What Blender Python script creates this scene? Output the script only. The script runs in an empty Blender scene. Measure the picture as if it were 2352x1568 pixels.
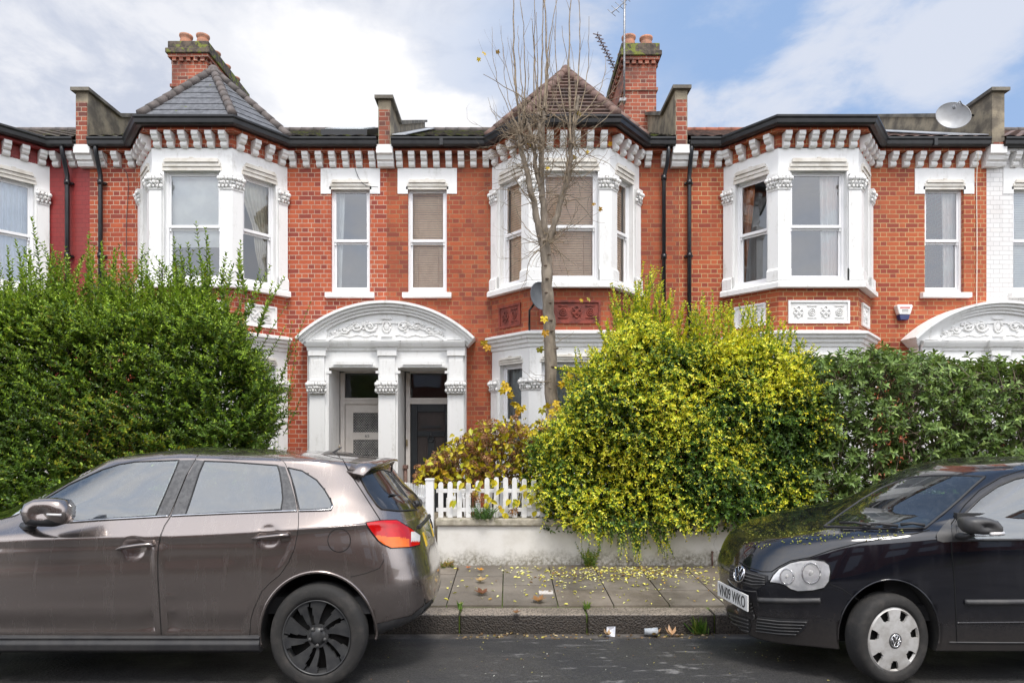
import bpy, bmesh, math, random
import numpy as np
from mathutils import Vector, Matrix, geometry
from mathutils.bvhtree import BVHTree
R = math.radians
rnd = random.Random(7)
scene = bpy.context.scene
C = scene.collection

# ---------------------------------------------------------------- camera
F = 1500.0            # focal length in px of a 2352 px wide picture
CZ = 1.84             # eye height
VX, VY = 1168.0, 985.0
cam_d = bpy.data.cameras.new('camera')
cam = bpy.data.objects.new('camera', cam_d); C.objects.link(cam)
cam.location = (0, 0, CZ); cam.rotation_euler = (R(90), 0, 0)
cam_d.sensor_width = 36.0; cam_d.lens = F/2352*36
cam_d.shift_x = (1176-VX)/2352; cam_d.shift_y = (VY-784)/2352
cam_d.clip_start = 0.1; cam_d.clip_end = 2000
scene.camera = cam
scene.render.resolution_x = 1024; scene.render.resolution_y = 682

def W3(X, Y, d):
    """the point at depth d seen at (X, Y) of the 2352 x 1568 picture"""
    return Vector(((X-VX)*d/F, d, CZ-(Y-VY)*d/F))

# ---------------------------------------------------------------- node helper
class NT:
    def __init__(s, tree):
        s.t = tree; s.n = tree.nodes; s.l = tree.links
    def put(s, sock, v):
        if isinstance(v, bpy.types.NodeSocket): s.l.new(v, sock)
        elif v is not None: sock.default_value = v
    def node(s, typ, **kw):
        n = s.n.new(typ)
        for k, v in kw.items(): setattr(n, k, v)
        return n
    def math(s, op, a, b=None, c=None, clamp=False):
        n = s.node('ShaderNodeMath', operation=op); n.use_clamp = clamp
        s.put(n.inputs[0], a)
        if b is not None: s.put(n.inputs[1], b)
        if c is not None: s.put(n.inputs[2], c)
        return n.outputs[0]
    def vmath(s, op, a, b=None):
        n = s.node('ShaderNodeVectorMath', operation=op)
        s.put(n.inputs[0], a)
        if b is not None: s.put(n.inputs[1], b)
        return n.outputs['Value'] if op in ('DOT_PRODUCT', 'LENGTH', 'DISTANCE') else n.outputs[0]
    def noise(s, vec=None, scale=5, detail=4, rough=.55, dist=0.0, out=0):
        n = s.node('ShaderNodeTexNoise'); n.inputs['Scale'].default_value = scale
        n.inputs['Detail'].default_value = detail; n.inputs['Roughness'].default_value = rough
        n.inputs['Distortion'].default_value = dist
        if vec is not None: s.l.new(vec, n.inputs['Vector'])
        return n.outputs[out]
    def ramp(s, fac, lo, hi, v0=0.0, v1=1.0):
        n = s.node('ShaderNodeMapRange'); n.interpolation_type = 'SMOOTHSTEP'
        s.put(n.inputs[0], fac); n.inputs[1].default_value = lo; n.inputs[2].default_value = hi
        n.inputs[3].default_value = v0; n.inputs[4].default_value = v1
        return n.outputs[0]
    def mix(s, fac, a, b, mode='MIX'):
        n = s.node('ShaderNodeMix', data_type='RGBA', blend_type=mode)
        s.put(n.inputs['Factor'], fac)
        for k, v in (('A', a), ('B', b)):
            sock = [i for i in n.inputs if i.name == k and i.type == 'RGBA'][0]
            if isinstance(v, (tuple, list)): v = (v[0], v[1], v[2], 1)
            s.put(sock, v)
        return [o for o in n.outputs if o.type == 'RGBA'][0]
    def comb3(s, x): return s.comb(x, x, x)
    def comb(s, x, y, z=0.0):
        n = s.node('ShaderNodeCombineXYZ'); s.put(n.inputs[0], x); s.put(n.inputs[1], y); s.put(n.inputs[2], z)
        return n.outputs[0]

# ---------------------------------------------------------------- world: daylight sky with broken cloud
SUN_EL, SUN_AZ = 62, 166     # degrees; azimuth measured from +Y clockwise (the sun stands high behind the camera)
world = bpy.data.worlds.new("World"); scene.world = world; world.use_nodes = True
w = NT(world.node_tree); w.n.clear()
geo = w.node('ShaderNodeTexCoord').outputs['Generated']
nrm = w.vmath('NORMALIZE', geo)
sky = w.node('ShaderNodeTexSky'); sky.sky_type = 'NISHITA'; sky.sun_disc = False
sky.sun_elevation = R(SUN_EL); sky.sun_rotation = R(SUN_AZ); sky.air_density = 1.0; sky.dust_density = 1.5; sky.ozone_density = 2.0
sep = w.node('ShaderNodeSeparateXYZ'); w.l.new(nrm, sep.inputs[0])
dx, dy, dz = sep.outputs
zz = w.math('MAXIMUM', dz, 0.03)
cv = w.comb(w.math('DIVIDE', dx, w.math('ADD', zz, .35)), w.math('DIVIDE', dy, w.math('ADD', zz, .35)), w.math('MULTIPLY', dz, 1.5))
cn = w.noise(cv, 2.2, 8, .58, .25)
cn2 = w.noise(cv, 6.0, 6, .6, .3)
cfine = w.math('ADD', w.math('MULTIPLY', cn, .7), w.math('MULTIPLY', cn2, .3))
def blob(X, Y, rin, rout, sx=1.0, ang=0.0):
    """soft patch of sky round a direction, in radians-like units"""
    v = Vector(((X-VX)/F, 1, (VY-Y)/F)).normalized()
    right = Vector((v.y, -v.x, 0)).normalized(); up = right.cross(v)
    a = (right*math.cos(ang)+up*math.sin(ang)); b = (-right*math.sin(ang)+up*math.cos(ang))
    da = w.math('MULTIPLY', w.vmath('DOT_PRODUCT', nrm, tuple(a)), 1/sx)
    db = w.vmath('DOT_PRODUCT', nrm, tuple(b))
    d = w.math('SQRT', w.math('ADD', w.math('MULTIPLY', da, da), w.math('MULTIPLY', db, db)))
    d = w.math('ADD', d, w.math('MULTIPLY', w.math('SUBTRACT', cfine, .5), .50))
    front = w.ramp(w.vmath('DOT_PRODUCT', nrm, tuple(v)), 0, .2)
    return w.math('MULTIPLY', w.ramp(d, rin, rout, 1, 0), front)
m = w.ramp(cfine, .58, .72)                                        # scattered cloud everywhere
b1 = blob(865, 245, .10, .155, 1.22)                                # bright cumulus between the roofs
b2 = blob(1790, 175, .0, .075, 3.6, R(27))                         # long streak up to the right
b3 = blob(1330, 190, .03, .11, 1.0)
b4 = blob(2180, 130, .0, .10, 1.2)
b5 = blob(150, 60, .28, .60, 1.3)                                  # grey layer upper left
hi = w.math('MAXIMUM', w.math('MAXIMUM', w.math('MULTIPLY', b2, .8), b3), w.math('MULTIPLY', b4, .8))
low = w.math('MULTIPLY', w.ramp(dz, .50, .10), w.math('ADD', .08, w.math('MULTIPLY', w.ramp(dy, .3, -.1), .6)))
allc = w.math('MAXIMUM', w.math('MULTIPLY', m, .45), w.math('MAXIMUM', hi, low))
allc = w.math('MAXIMUM', allc, w.math('MULTIPLY', w.ramp(dy, .10, -.15), w.math('ADD', .30, w.math('MULTIPLY', cn2, 1.15))))
GREY = (9.0, 9.4, 10.6); WHITE = (11.6, 11.6, 11.9)
shade = w.mix(w.ramp(cn2, .35, .65), (7.0, 7.5, 8.8), (10.2, 10.3, 10.8))
c0 = w.mix(1.0, sky.outputs[0], (1.75, 1.5, 1.38), 'MULTIPLY')
c0 = w.mix(.80, c0, (4.1, 6.2, 10.0))
c1 = w.mix(allc, c0, (9.0, 9.3, 10.2))
c2 = w.mix(w.math('MULTIPLY', b5, .95), c1, shade)
c3 = w.mix(b1, c2, WHITE)
rb = w.ramp(dy, .15, -.5, 0, 1)  # sky behind the camera brightened and warmed, added fill for the house fronts
c3 = w.mix(1.0, c3, w.comb(w.math('ADD', 1, w.math('MULTIPLY', rb, 1.75)), w.math('ADD', 1, w.math('MULTIPLY', rb, 1.66)), w.math('ADD', 1, w.math('MULTIPLY', rb, 1.50))), 'MULTIPLY')
gnd = w.mix(w.ramp(dz, -.05, .0), (1.2, 1.15, 1.1), c3)
bg = w.node('ShaderNodeBackground'); bg.inputs['Strength'].default_value = 0.047
w.l.new(gnd, bg.inputs['Color'])
wo = w.node('ShaderNodeOutputWorld'); w.l.new(bg.outputs[0], wo.inputs[0])

sun_d = bpy.data.lights.new('sun', 'SUN'); sun = bpy.data.objects.new('sun', sun_d); C.objects.link(sun)
sun_d.energy = 1.5; sun_d.angle = R(16); sun_d.color = (1, .95, .88)
sdir = Vector((math.sin(R(SUN_AZ))*math.cos(R(SUN_EL)), math.cos(R(SUN_AZ))*math.cos(R(SUN_EL)), math.sin(R(SUN_EL))))
sun.rotation_euler = (-sdir).to_track_quat('-Z', 'Y').to_euler()
sun.location = (0, -5, 20)
scene.view_settings.view_transform = 'Standard'; scene.view_settings.look = 'None'
scene.view_settings.gamma = 1.0; scene.view_settings.exposure = 0.92
try:
    scene.cycles.max_bounces = 8; scene.cycles.transparent_max_bounces = 12
except Exception: pass

# ---------------------------------------------------------------- materials
MATS = {}
def newmat(name):
    m = bpy.data.materials.new(name); m.use_nodes = True
    nt = NT(m.node_tree); nt.n.clear()
    out = nt.node('ShaderNodeOutputMaterial'); p = nt.node('ShaderNodeBsdfPrincipled')
    nt.l.new(p.outputs[0], out.inputs[0]); MATS[name] = m
    return m, nt, p, out
def setp(nt, p, **kw):
    for k, v in kw.items():
        s = p.inputs[k]
        if isinstance(v, (tuple, list)) and len(v) == 3 and s.type == 'RGBA': v = (*v, 1)
        nt.put(s, v)
def bump(nt, p, h, strength=.3, dist=.01):
    b = nt.node('ShaderNodeBump'); b.inputs['Strength'].default_value = strength; b.inputs['Distance'].default_value = dist
    nt.l.new(h, b.inputs['Height']); nt.l.new(b.outputs[0], p.inputs['Normal'])
def simple(name, c1, c2=None, scale=4, rough=.6, metal=0.0, bmp=0.0, bscale=60, coat=0.0, lo=.35, hi=.65, spec=None, rvar=0.0, stretch=None):
    m, nt, p, out = newmat(name)
    pos = nt.node('ShaderNodeNewGeometry').outputs['Position']
    if stretch:
        mp = nt.node('ShaderNodeMapping'); mp.inputs['Scale'].default_value = stretch; nt.l.new(pos, mp.inputs['Vector']); pos = mp.outputs[0]
    f = nt.noise(pos, scale, 6, .6)
    c2 = c2 or tuple(x*.8 for x in c1)
    setp(nt, p, **{'Base Color': nt.mix(nt.ramp(f, lo, hi), c1, c2), 'Metallic': metal})
    if rvar: nt.put(p.inputs['Roughness'], nt.math('ADD', rough-rvar/2, nt.math('MULTIPLY', nt.noise(pos, scale*2.3, 5), rvar)))
    else: p.inputs['Roughness'].default_value = rough
    if coat: p.inputs['Coat Weight'].default_value = coat; p.inputs['Coat Roughness'].default_value = .05
    if spec is not None: p.inputs['Specular IOR Level'].default_value = spec
    if bmp: bump(nt, p, nt.noise(pos, bscale, 5), bmp, .01)
    return m

HROW = .0833
def brick(name, ca, cb, cc, mortar, flemish=False, soot=.0, mvar=.35, painted=False):
    m, nt, p, out = newmat(name)
    uv = nt.node('ShaderNodeUVMap').outputs[0]; s = nt.node('ShaderNodeSeparateXYZ'); nt.l.new(uv, s.inputs[0])
    u, v = s.outputs[0], s.outputs[1]
    pos = nt.node('ShaderNodeNewGeometry').outputs['Position']
    wob = nt.math('MULTIPLY', nt.math('SUBTRACT', nt.noise(pos, 9, 2), .5), .008)
    v2 = nt.math('ADD', v, wob)
    vr = nt.math('DIVIDE', v2, HROW); row = nt.math('FLOOR', vr); vf = nt.math('FRACT', vr)
    par = nt.math('MODULO', row, 2.0)
    if flemish:
        per = .343; uu = nt.math('DIVIDE', nt.math('ADD', nt.math('ADD', u, wob), nt.math('MULTIPLY', par, per/2)), per)
        f = nt.math('FRACT', uu); big = nt.math('GREATER_THAN', f, .667)
        j1 = nt.math('LESS_THAN', f, .034); j2 = nt.math('LESS_THAN', nt.math('ABSOLUTE', nt.math('SUBTRACT', f, .685)), .017)
        j = nt.math('MAXIMUM', j1, j2); idn = nt.math('ADD', nt.math('MULTIPLY', nt.math('FLOOR', uu), 2), big)
    else:
        per = nt.math('SUBTRACT', .229, nt.math('MULTIPLY', par, .1145))
        uu = nt.math('DIVIDE', nt.math('ADD', nt.math('ADD', u, wob), nt.math('MULTIPLY', par, .057)), per)
        f = nt.math('FRACT', uu); idn = nt.math('FLOOR', uu)
        j = nt.math('LESS_THAN', nt.math('MULTIPLY', f, per), .0115)
    mort = nt.math('MAXIMUM', j, nt.math('LESS_THAN', vf, .15))
    wn = nt.node('ShaderNodeTexWhiteNoise'); wn.noise_dimensions = '2D'; nt.l.new(nt.comb(idn, row), wn.inputs['Vector'])
    rv = wn.outputs['Value']
    n1 = nt.noise(pos, 30, 5, .6); n2 = nt.noise(pos, 1.3, 5, .6)
    col = nt.mix(nt.ramp(nt.math('ADD', nt.math('MULTIPLY', rv, .75), nt.math('MULTIPLY', n1, .25)), .15, .8), ca, cb)
    col = nt.mix(nt.math('MULTIPLY', nt.math('GREATER_THAN', rv, .84), .55), col, cc)
    mc = nt.mix(nt.math('MULTIPLY', n1, mvar), mortar, tuple(x*.55 for x in mortar))
    mc = nt.mix(nt.ramp(n2, .40, .62, 0, .7), mc, tuple(x*.45+y*.3 for x, y in zip(mortar, ca)))
    col = nt.mix(mort, col, mc)
    col = nt.mix(nt.ramp(nt.noise(pos, .55, 6, .6), .42, .70, 0, .30), col, nt.mix(.5, col, (.22, .10, .06)))
    mps = nt.node('ShaderNodeMapping'); mps.inputs['Scale'].default_value = (4, 4, .5); nt.l.new(pos, mps.inputs['Vector'])
    col = nt.mix(nt.ramp(nt.noise(mps.outputs[0], 1.3, 6, .65), .52, .78, 0, .38 if not painted else .1), col, (.09, .055, .045))
    if soot: col = nt.mix(nt.ramp(n2, .42, .72, 0, soot), col, (.05, .035, .03))
    setp(nt, p, **{'Base Color': col, 'Roughness': .85 if not painted else .55})
    h = nt.math('ADD', nt.math('MULTIPLY', nt.math('SUBTRACT', 1, mort), .8), nt.math('MULTIPLY', n1, .5))
    bump(nt, p, h, .5 if not painted else .35, .008)
    return m
brick('brick_left', (.45, .096, .038), (.33, .060, .029), (.19, .035, .03), (.58, .42, .31))
brick('brick_mid', (.40, .090, .033), (.29, .058, .027), (.20, .045, .03), (.36, .20, .10), soot=.25)
brick('brick_right', (.45, .103, .037), (.34, .064, .028), (.22, .04, .03), (.56, .38, .19), soot=.12, flemish=True)
brick('brick_chimney', (.36, .09, .045), (.22, .05, .03), (.08, .04, .035), (.45, .36, .27), flemish=True, soot=.65)
brick('brick_painted_red', (.26, .022, .020), (.23, .018, .018), (.25, .025, .022), (.20, .016, .016), painted=True)
brick('brick_painted_white', (.74, .73, .72), (.70, .69, .68), (.72, .70, .68), (.60, .59, .58), painted=True, flemish=True)

def weathered_white(name, c=(.80, .80, .79), dirt=(.42, .40, .35), lo=.52, hi=.80, amount=.55, rough=.5):
    m, nt, p, out = newmat(name)
    pos = nt.node('ShaderNodeNewGeometry').outputs['Position']
    mp = nt.node('ShaderNodeMapping'); mp.inputs['Scale'].default_value = (5, 5, 1.2); nt.l.new(pos, mp.inputs['Vector'])
    a = nt.noise(mp.outputs[0], 1.6, 7, .65); b = nt.noise(pos, 22, 5, .6)
    f = nt.math('MULTIPLY', nt.ramp(nt.math('ADD', nt.math('MULTIPLY', a, .75), nt.math('MULTIPLY', b, .25)), lo, hi), amount)
    setp(nt, p, **{'Base Color': nt.mix(f, c, dirt), 'Roughness': rough})
    bump(nt, p, b, .12, .006)
    return m
weathered_white('white_stone', amount=.75, lo=.50, hi=.78)
weathered_white('white_trim', (.78, .775, .76), (.50, .47, .42), .48, .75, .5)
weathered_white('grey_white', (.66, .64, .60), (.40, .36, .30), .45, .7, .6)
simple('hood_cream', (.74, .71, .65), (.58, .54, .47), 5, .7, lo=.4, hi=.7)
weathered_white('upvc', (.82, .82, .83), (.6, .6, .6), .6, .9, .3, .3)
simple('cement', (.32, .27, .19), (.13, .11, .085), 3.5, .9, bmp=.5, bscale=40)
simple('cement_dark', (.20, .18, .145), (.09, .082, .07), 3, .9, bmp=.4, bscale=40)
simple('terracotta', (.27, .055, .035), (.13, .03, .022), 7, .7, bmp=.3)
simple('gutter_black', (.006, .006, .007), (.014, .014, .015), 6, .35)
simple('pipe_black', (.006, .007, .010), (.014, .015, .018), 6, .3)
simple('slate', (.16, .165, .18), (.10, .105, .115), 6, .55, bmp=.3, bscale=30)
simple('hip_tile', (.15, .125, .115), (.085, .075, .07), 5, .8, bmp=.4)
simple('hip_tile_brown', (.19, .115, .09), (.11, .07, .06), 5, .8, bmp=.4)
simple('tile_brown', (.19, .12, .095), (.085, .062, .055), 4, .75, bmp=.4)
simple('ridge_red', (.36, .12, .07), (.2, .08, .05), 4, .8, bmp=.4)
simple('lead', (.42, .44, .46), (.25, .26, .28), 4, .5, bmp=.2)
simple('pot_clay', (.50, .22, .13), (.30, .16, .11), 6, .8, bmp=.3)
def mossy(name, c1, c2, moss=(.11, .13, .025), lo=.50, hi=.60, sc=7):
    m, nt, p, out = newmat(name)
    pos = nt.node('ShaderNodeNewGeometry').outputs['Position']
    col = nt.mix(nt.ramp(nt.noise(pos, 12, 5), .35, .65), c1, c2)
    k = nt.ramp(nt.noise(pos, sc, 6, .65), lo, hi)
    col = nt.mix(k, col, moss)
    setp(nt, p, **{'Base Color': col, 'Roughness': .9})
    bump(nt, p, nt.noise(pos, 45, 5), .6, .012)
    return m
mossy('tile_mossy', (.10, .085, .07), (.045, .04, .037))
mossy('tile_left', (.13, .105, .085), (.055, .047, .042), lo=.56, hi=.68)
mossy('slate_mossy', (.15, .155, .17), (.095, .10, .11), lo=.66, hi=.70, sc=9)
mossy('chimney_cap', (.13, .10, .075), (.05, .042, .036), (.17, .19, .035), lo=.50, hi=.58, sc=5)

def glass(name, refl=.42, tint=(.80, .85, .92), rough=.0):
    m, nt, p, out = newmat(name)
    pos = nt.node('ShaderNodeNewGeometry').outputs['Position']
    g = nt.node('ShaderNodeBsdfGlossy'); g.inputs['Roughness'].default_value = rough; g.inputs['Color'].default_value = (*tint, 1)
    b = nt.node('ShaderNodeBump'); b.inputs['Strength'].default_value = .12; b.inputs['Distance'].default_value = .02
    nt.l.new(nt.noise(pos, .9, 2), b.inputs['Height']); nt.l.new(b.outputs[0], g.inputs['Normal'])
    t = nt.node('ShaderNodeBsdfTransparent'); t.inputs['Color'].default_value = (.88, .92, .90, 1)
    lw = nt.node('ShaderNodeLayerWeight'); lw.inputs['Blend'].default_value = .35
    f = nt.math('MINIMUM', nt.math('ADD', refl, nt.math('MULTIPLY', lw.outputs['Fresnel'], .9)), 1.0)
    mx = nt.node('ShaderNodeMixShader'); nt.l.new(f, mx.inputs[0]); nt.l.new(t.outputs[0], mx.inputs[1]); nt.l.new(g.outputs[0], mx.inputs[2])
    nt.l.new(mx.outputs[0], out.inputs[0]); nt.n.remove(p)
    return m
glass('window_glass', .12, (.9, .92, .95))
glass('window_glass_clear', .0, (.9, .92, .95))
glass('fanlight_glass', .03)
simple('room_grey', (.50, .50, .51), (.40, .40, .41), 1, .9)
simple('room_dark', (.05, .05, .055), (.03, .03, .03), 1, .9)
simple('curtain_white', (.93, .92, .91), (.82, .81, .81), 3, .9)
simple('curtain_cream', (.88, .80, .70), (.7, .62, .52), 3, .9)
simple('curtain_pink', (.92, .78, .74), (.92, .90, .88), 2, .9)
simple('curtain_orange', (.75, .32, .16), (.5, .2, .1), 5, .9)
simple('curtain_net', (.72, .78, .90), (.62, .68, .80), 3, .9)
simple('blind_wood', (.92, .66, .50), (.82, .56, .42), 5, .55)
simple('blind_pale', (.66, .60, .58), (.58, .52, .50), 5, .6)
simple('shutter_white', (.90, .92, .95), (.82, .85, .9), 5, .5)
simple('door_white', (.72, .68, .64), (.62, .58, .54), 3, .45)
simple('door_black', (.018, .022, .026), (.03, .034, .038), 3, .35)
simple('door_panel_brown', (.06, .048, .045), (.04, .034, .032), 3, .3)
simple('mesh_metal', (.48, .48, .46), (.3, .3, .3), 8, .5)
simple('brass', (.45, .36, .2), (.3, .24, .14), 20, .35, .8)
simple('fence_white', (.80, .80, .80), (.62, .61, .58), 7, .5, bmp=.2, lo=.5, hi=.75)
simple('plastic_grey', (.30, .31, .33), (.22, .23, .25), 6, .45)
simple('dish_grey', (.15, .16, .18), (.10, .11, .12), 3, .45)
simple('dish_light', (.40, .41, .42), (.33, .33, .33), 3, .4)
simple('aerial_metal', (.35, .35, .36), (.2, .2, .2), 30, .4, .6)
simple('aerial_rust', (.12, .07, .05), (.2, .12, .1), 30, .7)
simple('alarm_white', (.80, .79, .76), (.74, .73, .7), 5, .4)
simple('alarm_blue', (.02, .028, .11), (.03, .04, .13), 5, .4)
simple('sign_red', (.55, .05, .04), (.5, .05, .04), 5, .5)
simple('ink_dark', (.03, .03, .035), (.04, .04, .04), 5, .5)
simple('wire_dark', (.05, .05, .055), (.09, .085, .08), 9, .6)
# ---------------------------------------------------------------- object helpers
def link(o): C.objects.link(o); return o
def tagd(o, label=None, cat=None, group=None, kind=None):
    if label: o['label'] = label
    if cat: o['category'] = cat
    if group: o['group'] = group
    if kind: o['kind'] = kind
    return o
def thing(name, label, cat, loc=(0, 0, 0), group=None):
    o = bpy.data.objects.new(name, None); o.empty_display_size = .2; link(o); o.location = loc
    return tagd(o, label, cat, group)
class MB:
    def __init__(s): s.v = []; s.f = []; s.mi = []; s.sm = []
    def add(s, vs, fs, mi=0, sm=False):
        b = len(s.v); s.v.extend([tuple(v) for v in vs])
        for f in fs: s.f.append(tuple(b+i for i in f)); s.mi.append(mi); s.sm.append(sm)
    def box(s, x0, x1, y0, y1, z0, z1, mi=0):
        s.add([(x0, y0, z0), (x1, y0, z0), (x1, y1, z0), (x0, y1, z0), (x0, y0, z1), (x1, y0, z1), (x1, y1, z1), (x0, y1, z1)],
              [(0, 3, 2, 1), (4, 5, 6, 7), (0, 1, 5, 4), (1, 2, 6, 5), (2, 3, 7, 6), (3, 0, 4, 7)], mi)
    def lbox(s, fr, u0, u1, n0, n1, z0, z1, mi=0):
        """box in a wall frame fr=(origin2, dir2): u along the wall, n outwards"""
        o, d = fr; nn = (d[1], -d[0])
        def q(u, n, z): return (o[0]+d[0]*u+nn[0]*n, o[1]+d[1]*u+nn[1]*n, z)
        s.add([q(u0, n1, z0), q(u1, n1, z0), q(u1, n0, z0), q(u0, n0, z0), q(u0, n1, z1), q(u1, n1, z1), q(u1, n0, z1), q(u0, n0, z1)],
              [(0, 3, 2, 1), (4, 5, 6, 7), (0, 1, 5, 4), (1, 2, 6, 5), (2, 3, 7, 6), (3, 0, 4, 7)], mi)
    def tube(s, pts, rad, n=8, mi=0, cap=True, sm=True, sq=1.0):
        pts = [Vector(p) for p in pts]
        if not isinstance(rad, (list, tuple)): rad = [rad]*len(pts)
        vs = []; fs = []; up = Vector((0, 0, 1)); prev = None
        for i, p in enumerate(pts):
            t = (pts[min(i+1, len(pts)-1)]-pts[max(i-1, 0)])
            if t.length < 1e-9: t = Vector((0, 0, 1))
            t.normalize()
            if prev is None:
                a = t.cross(up)
                if a.length < .05: a = t.cross(Vector((0, 1, 0)))
            else: a = prev-t*prev.dot(t)
            if a.length < 1e-6: a = t.orthogonal()
            a.normalize(); prev = a; b = t.cross(a)
            for k in range(n):
                th = 2*math.pi*k/n
                vs.append(p+(a*math.cos(th)+b*math.sin(th)*sq)*rad[i])
        for i in range(len(pts)-1):
            for k in range(n):
                k2 = (k+1) % n
                fs.append((i*n+k, i*n+k2, (i+1)*n+k2, (i+1)*n+k))
        if cap: fs.append(tuple(range(n-1, -1, -1))); fs.append(tuple((len(pts)-1)*n+k for k in range(n)))
        s.add(vs, fs, mi, sm)
    def ball(s, c, r, n=8, m=5, mi=0, sc=(1, 1, 1)):
        c = Vector(c); vs = [c+Vector((0, 0, r*sc[2]))]; fs = []
        for j in range(1, m):
            ph = math.pi*j/m
            for k in range(n):
                th = 2*math.pi*k/n
                vs.append(c+Vector((r*sc[0]*math.sin(ph)*math.cos(th), r*sc[1]*math.sin(ph)*math.sin(th), r*sc[2]*math.cos(ph))))
        vs.append(c-Vector((0, 0, r*sc[2])))
        for k in range(n): fs.append((0, 1+k, 1+(k+1) % n))
        for j in range(m-2):
            for k in range(n):
                a = 1+j*n+k; b = 1+j*n+(k+1) % n; fs.append((a, a+n, b+n, b))
        L = len(vs)-1
        for k in range(n): fs.append((L, 1+(m-2)*n+(k+1) % n, 1+(m-2)*n+k))
        s.add(vs, fs, mi, True)
    def lathe(s, prof, c=(0, 0, 0), axis='z', n=32, mi=0, sm=True, scx=1.0):
        """profile [(r, h)...] round an axis through c"""
        vs = []; fs = []
        for r, h in prof:
            for k in range(n):
                th = 2*math.pi*k/n; a, b = r*math.cos(th), r*math.sin(th)
                if axis == 'z': vs.append((c[0]+a, c[1]+b, c[2]+h))
                elif axis == 'y': vs.append((c[0]+a*scx, c[1]+h, c[2]+b))
                else: vs.append((c[0]+h, c[1]+a, c[2]+b))
        for i in range(len(prof)-1):
            for k in range(n):
                k2 = (k+1) % n; fs.append((i*n+k, i*n+k2, (i+1)*n+k2, (i+1)*n+k))
        s.add(vs, fs, mi, sm)
    def moulding(s, path, prof, mi=0, cap=True, sm=False):
        """closed profile [(out, z)...] swept along a 2-D wall path with mitred corners"""
        rings = [offset_path(path, o) for o, z in prof]; n = len(prof); m = len(path)
        vs = [(rings[j][i][0], rings[j][i][1], prof[j][1]) for i in range(m) for j in range(n)]; fs = []
        for i in range(m-1):
            for j in range(n):
                j2 = (j+1) % n; fs.append((i*n+j, (i+1)*n+j, (i+1)*n+j2, i*n+j2))
        if cap: fs.append(tuple(range(n-1, -1, -1))); fs.append(tuple((m-1)*n+j for j in range(n)))
        s.add(vs, fs, mi, sm)
    def prism(s, poly, axis, a0, a1, mi=0, sm=False):
        """poly of 2-D points extruded along an axis ('x': (y,z) points, 'y': (x,z), 'z': (x,y))"""
        def q(p, a):
            return (a, p[0], p[1]) if axis == 'x' else ((p[0], a, p[1]) if axis == 'y' else (p[0], p[1], a))
        n = len(poly); vs = [q(p, a0) for p in poly]+[q(p, a1) for p in poly]
        fs = [tuple(range(n)), tuple(range(2*n-1, n-1, -1))]+[(i, i+n, (i+1) % n+n, (i+1) % n) for i in range(n)]
        s.add(vs, fs, mi, sm)
    def build(s, name, mats, parent=None, label=None, recalc=True, bevel=0.0, seg=2, world=True):
        me = bpy.data.meshes.new(name); me.from_pydata(s.v, [], s.f)
        if isinstance(mats, str): mats = [mats]
        for m_ in mats: me.materials.append(MATS[m_])
        if s.f:
            me.polygons.foreach_set('material_index', s.mi); me.polygons.foreach_set('use_smooth', s.sm)
        if recalc or bevel:
            bm = bmesh.new(); bm.from_mesh(me)
            if recalc: bmesh.ops.recalc_face_normals(bm, faces=bm.faces)
            if bevel:
                es = [e for e in bm.edges if len(e.link_faces) == 2 and e.calc_face_angle(0) > .6]
                bmesh.ops.bevel(bm, geom=es, offset=bevel, segments=seg, affect='EDGES', profile=.5, clamp_overlap=True)
            bm.to_mesh(me); bm.free()
        auto_uv(me)
        o = bpy.data.objects.new(name, me); link(o)
        if parent is not None:
            o.parent = parent
            if world and parent.type == 'EMPTY': o.location = -parent.location
        if label: o['label'] = label
        return o
def auto_uv(me):
    n = len(me.loops)
    if not n: return
    uvl = me.uv_layers.new(name='UVMap')
    co = np.empty(len(me.vertices)*3); me.vertices.foreach_get('co', co); co = co.reshape(-1, 3)
    li = np.empty(n, int); me.loops.foreach_get('vertex_index', li)
    pn = np.empty(len(me.polygons)*3); me.polygons.foreach_get('normal', pn); pn = pn.reshape(-1, 3)
    lt = np.empty(len(me.polygons), int); me.polygons.foreach_get('loop_total', lt)
    nn = np.repeat(pn, lt, axis=0); P = co[li]
    t = np.stack([-nn[:, 1], nn[:, 0]], 1); L = np.linalg.norm(t, axis=1); flat = L < .3
    L[flat] = 1; t = t/L[:, None]
    u = -(P[:, 0]*t[:, 0]+P[:, 1]*t[:, 1]); v = P[:, 2].copy()
    u[flat] = P[flat, 0]; v[flat] = P[flat, 1]
    uvl.data.foreach_set('uv', np.stack([u+50, v+8.33], 1).ravel().astype(np.float32))
def offset_path(path, out):
    ns = []
    for i in range(len(path)-1):
        dx, dy = path[i+1][0]-path[i][0], path[i+1][1]-path[i][1]; L = math.hypot(dx, dy); ns.append((dy/L, -dx/L))
    res = []
    for i, p in enumerate(path):
        if i == 0: m = ns[0]
        elif i == len(path)-1: m = ns[-1]
        else:
            a, b = ns[i-1], ns[i]; k = 1+a[0]*b[0]+a[1]*b[1]; m = ((a[0]+b[0])/k, (a[1]+b[1])/k)
        res.append((p[0]+m[0]*out, p[1]+m[1]*out))
    return res
def frame(p0, p1):
    dx, dy = p1[0]-p0[0], p1[1]-p0[1]; L = math.hypot(dx, dy)
    return (p0, (dx/L, dy/L)), L
def FQ(fr, u, n, z):
    o, d = fr; return Vector((o[0]+d[0]*u+d[1]*n, o[1]+d[1]*u-d[0]*n, z))
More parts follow.
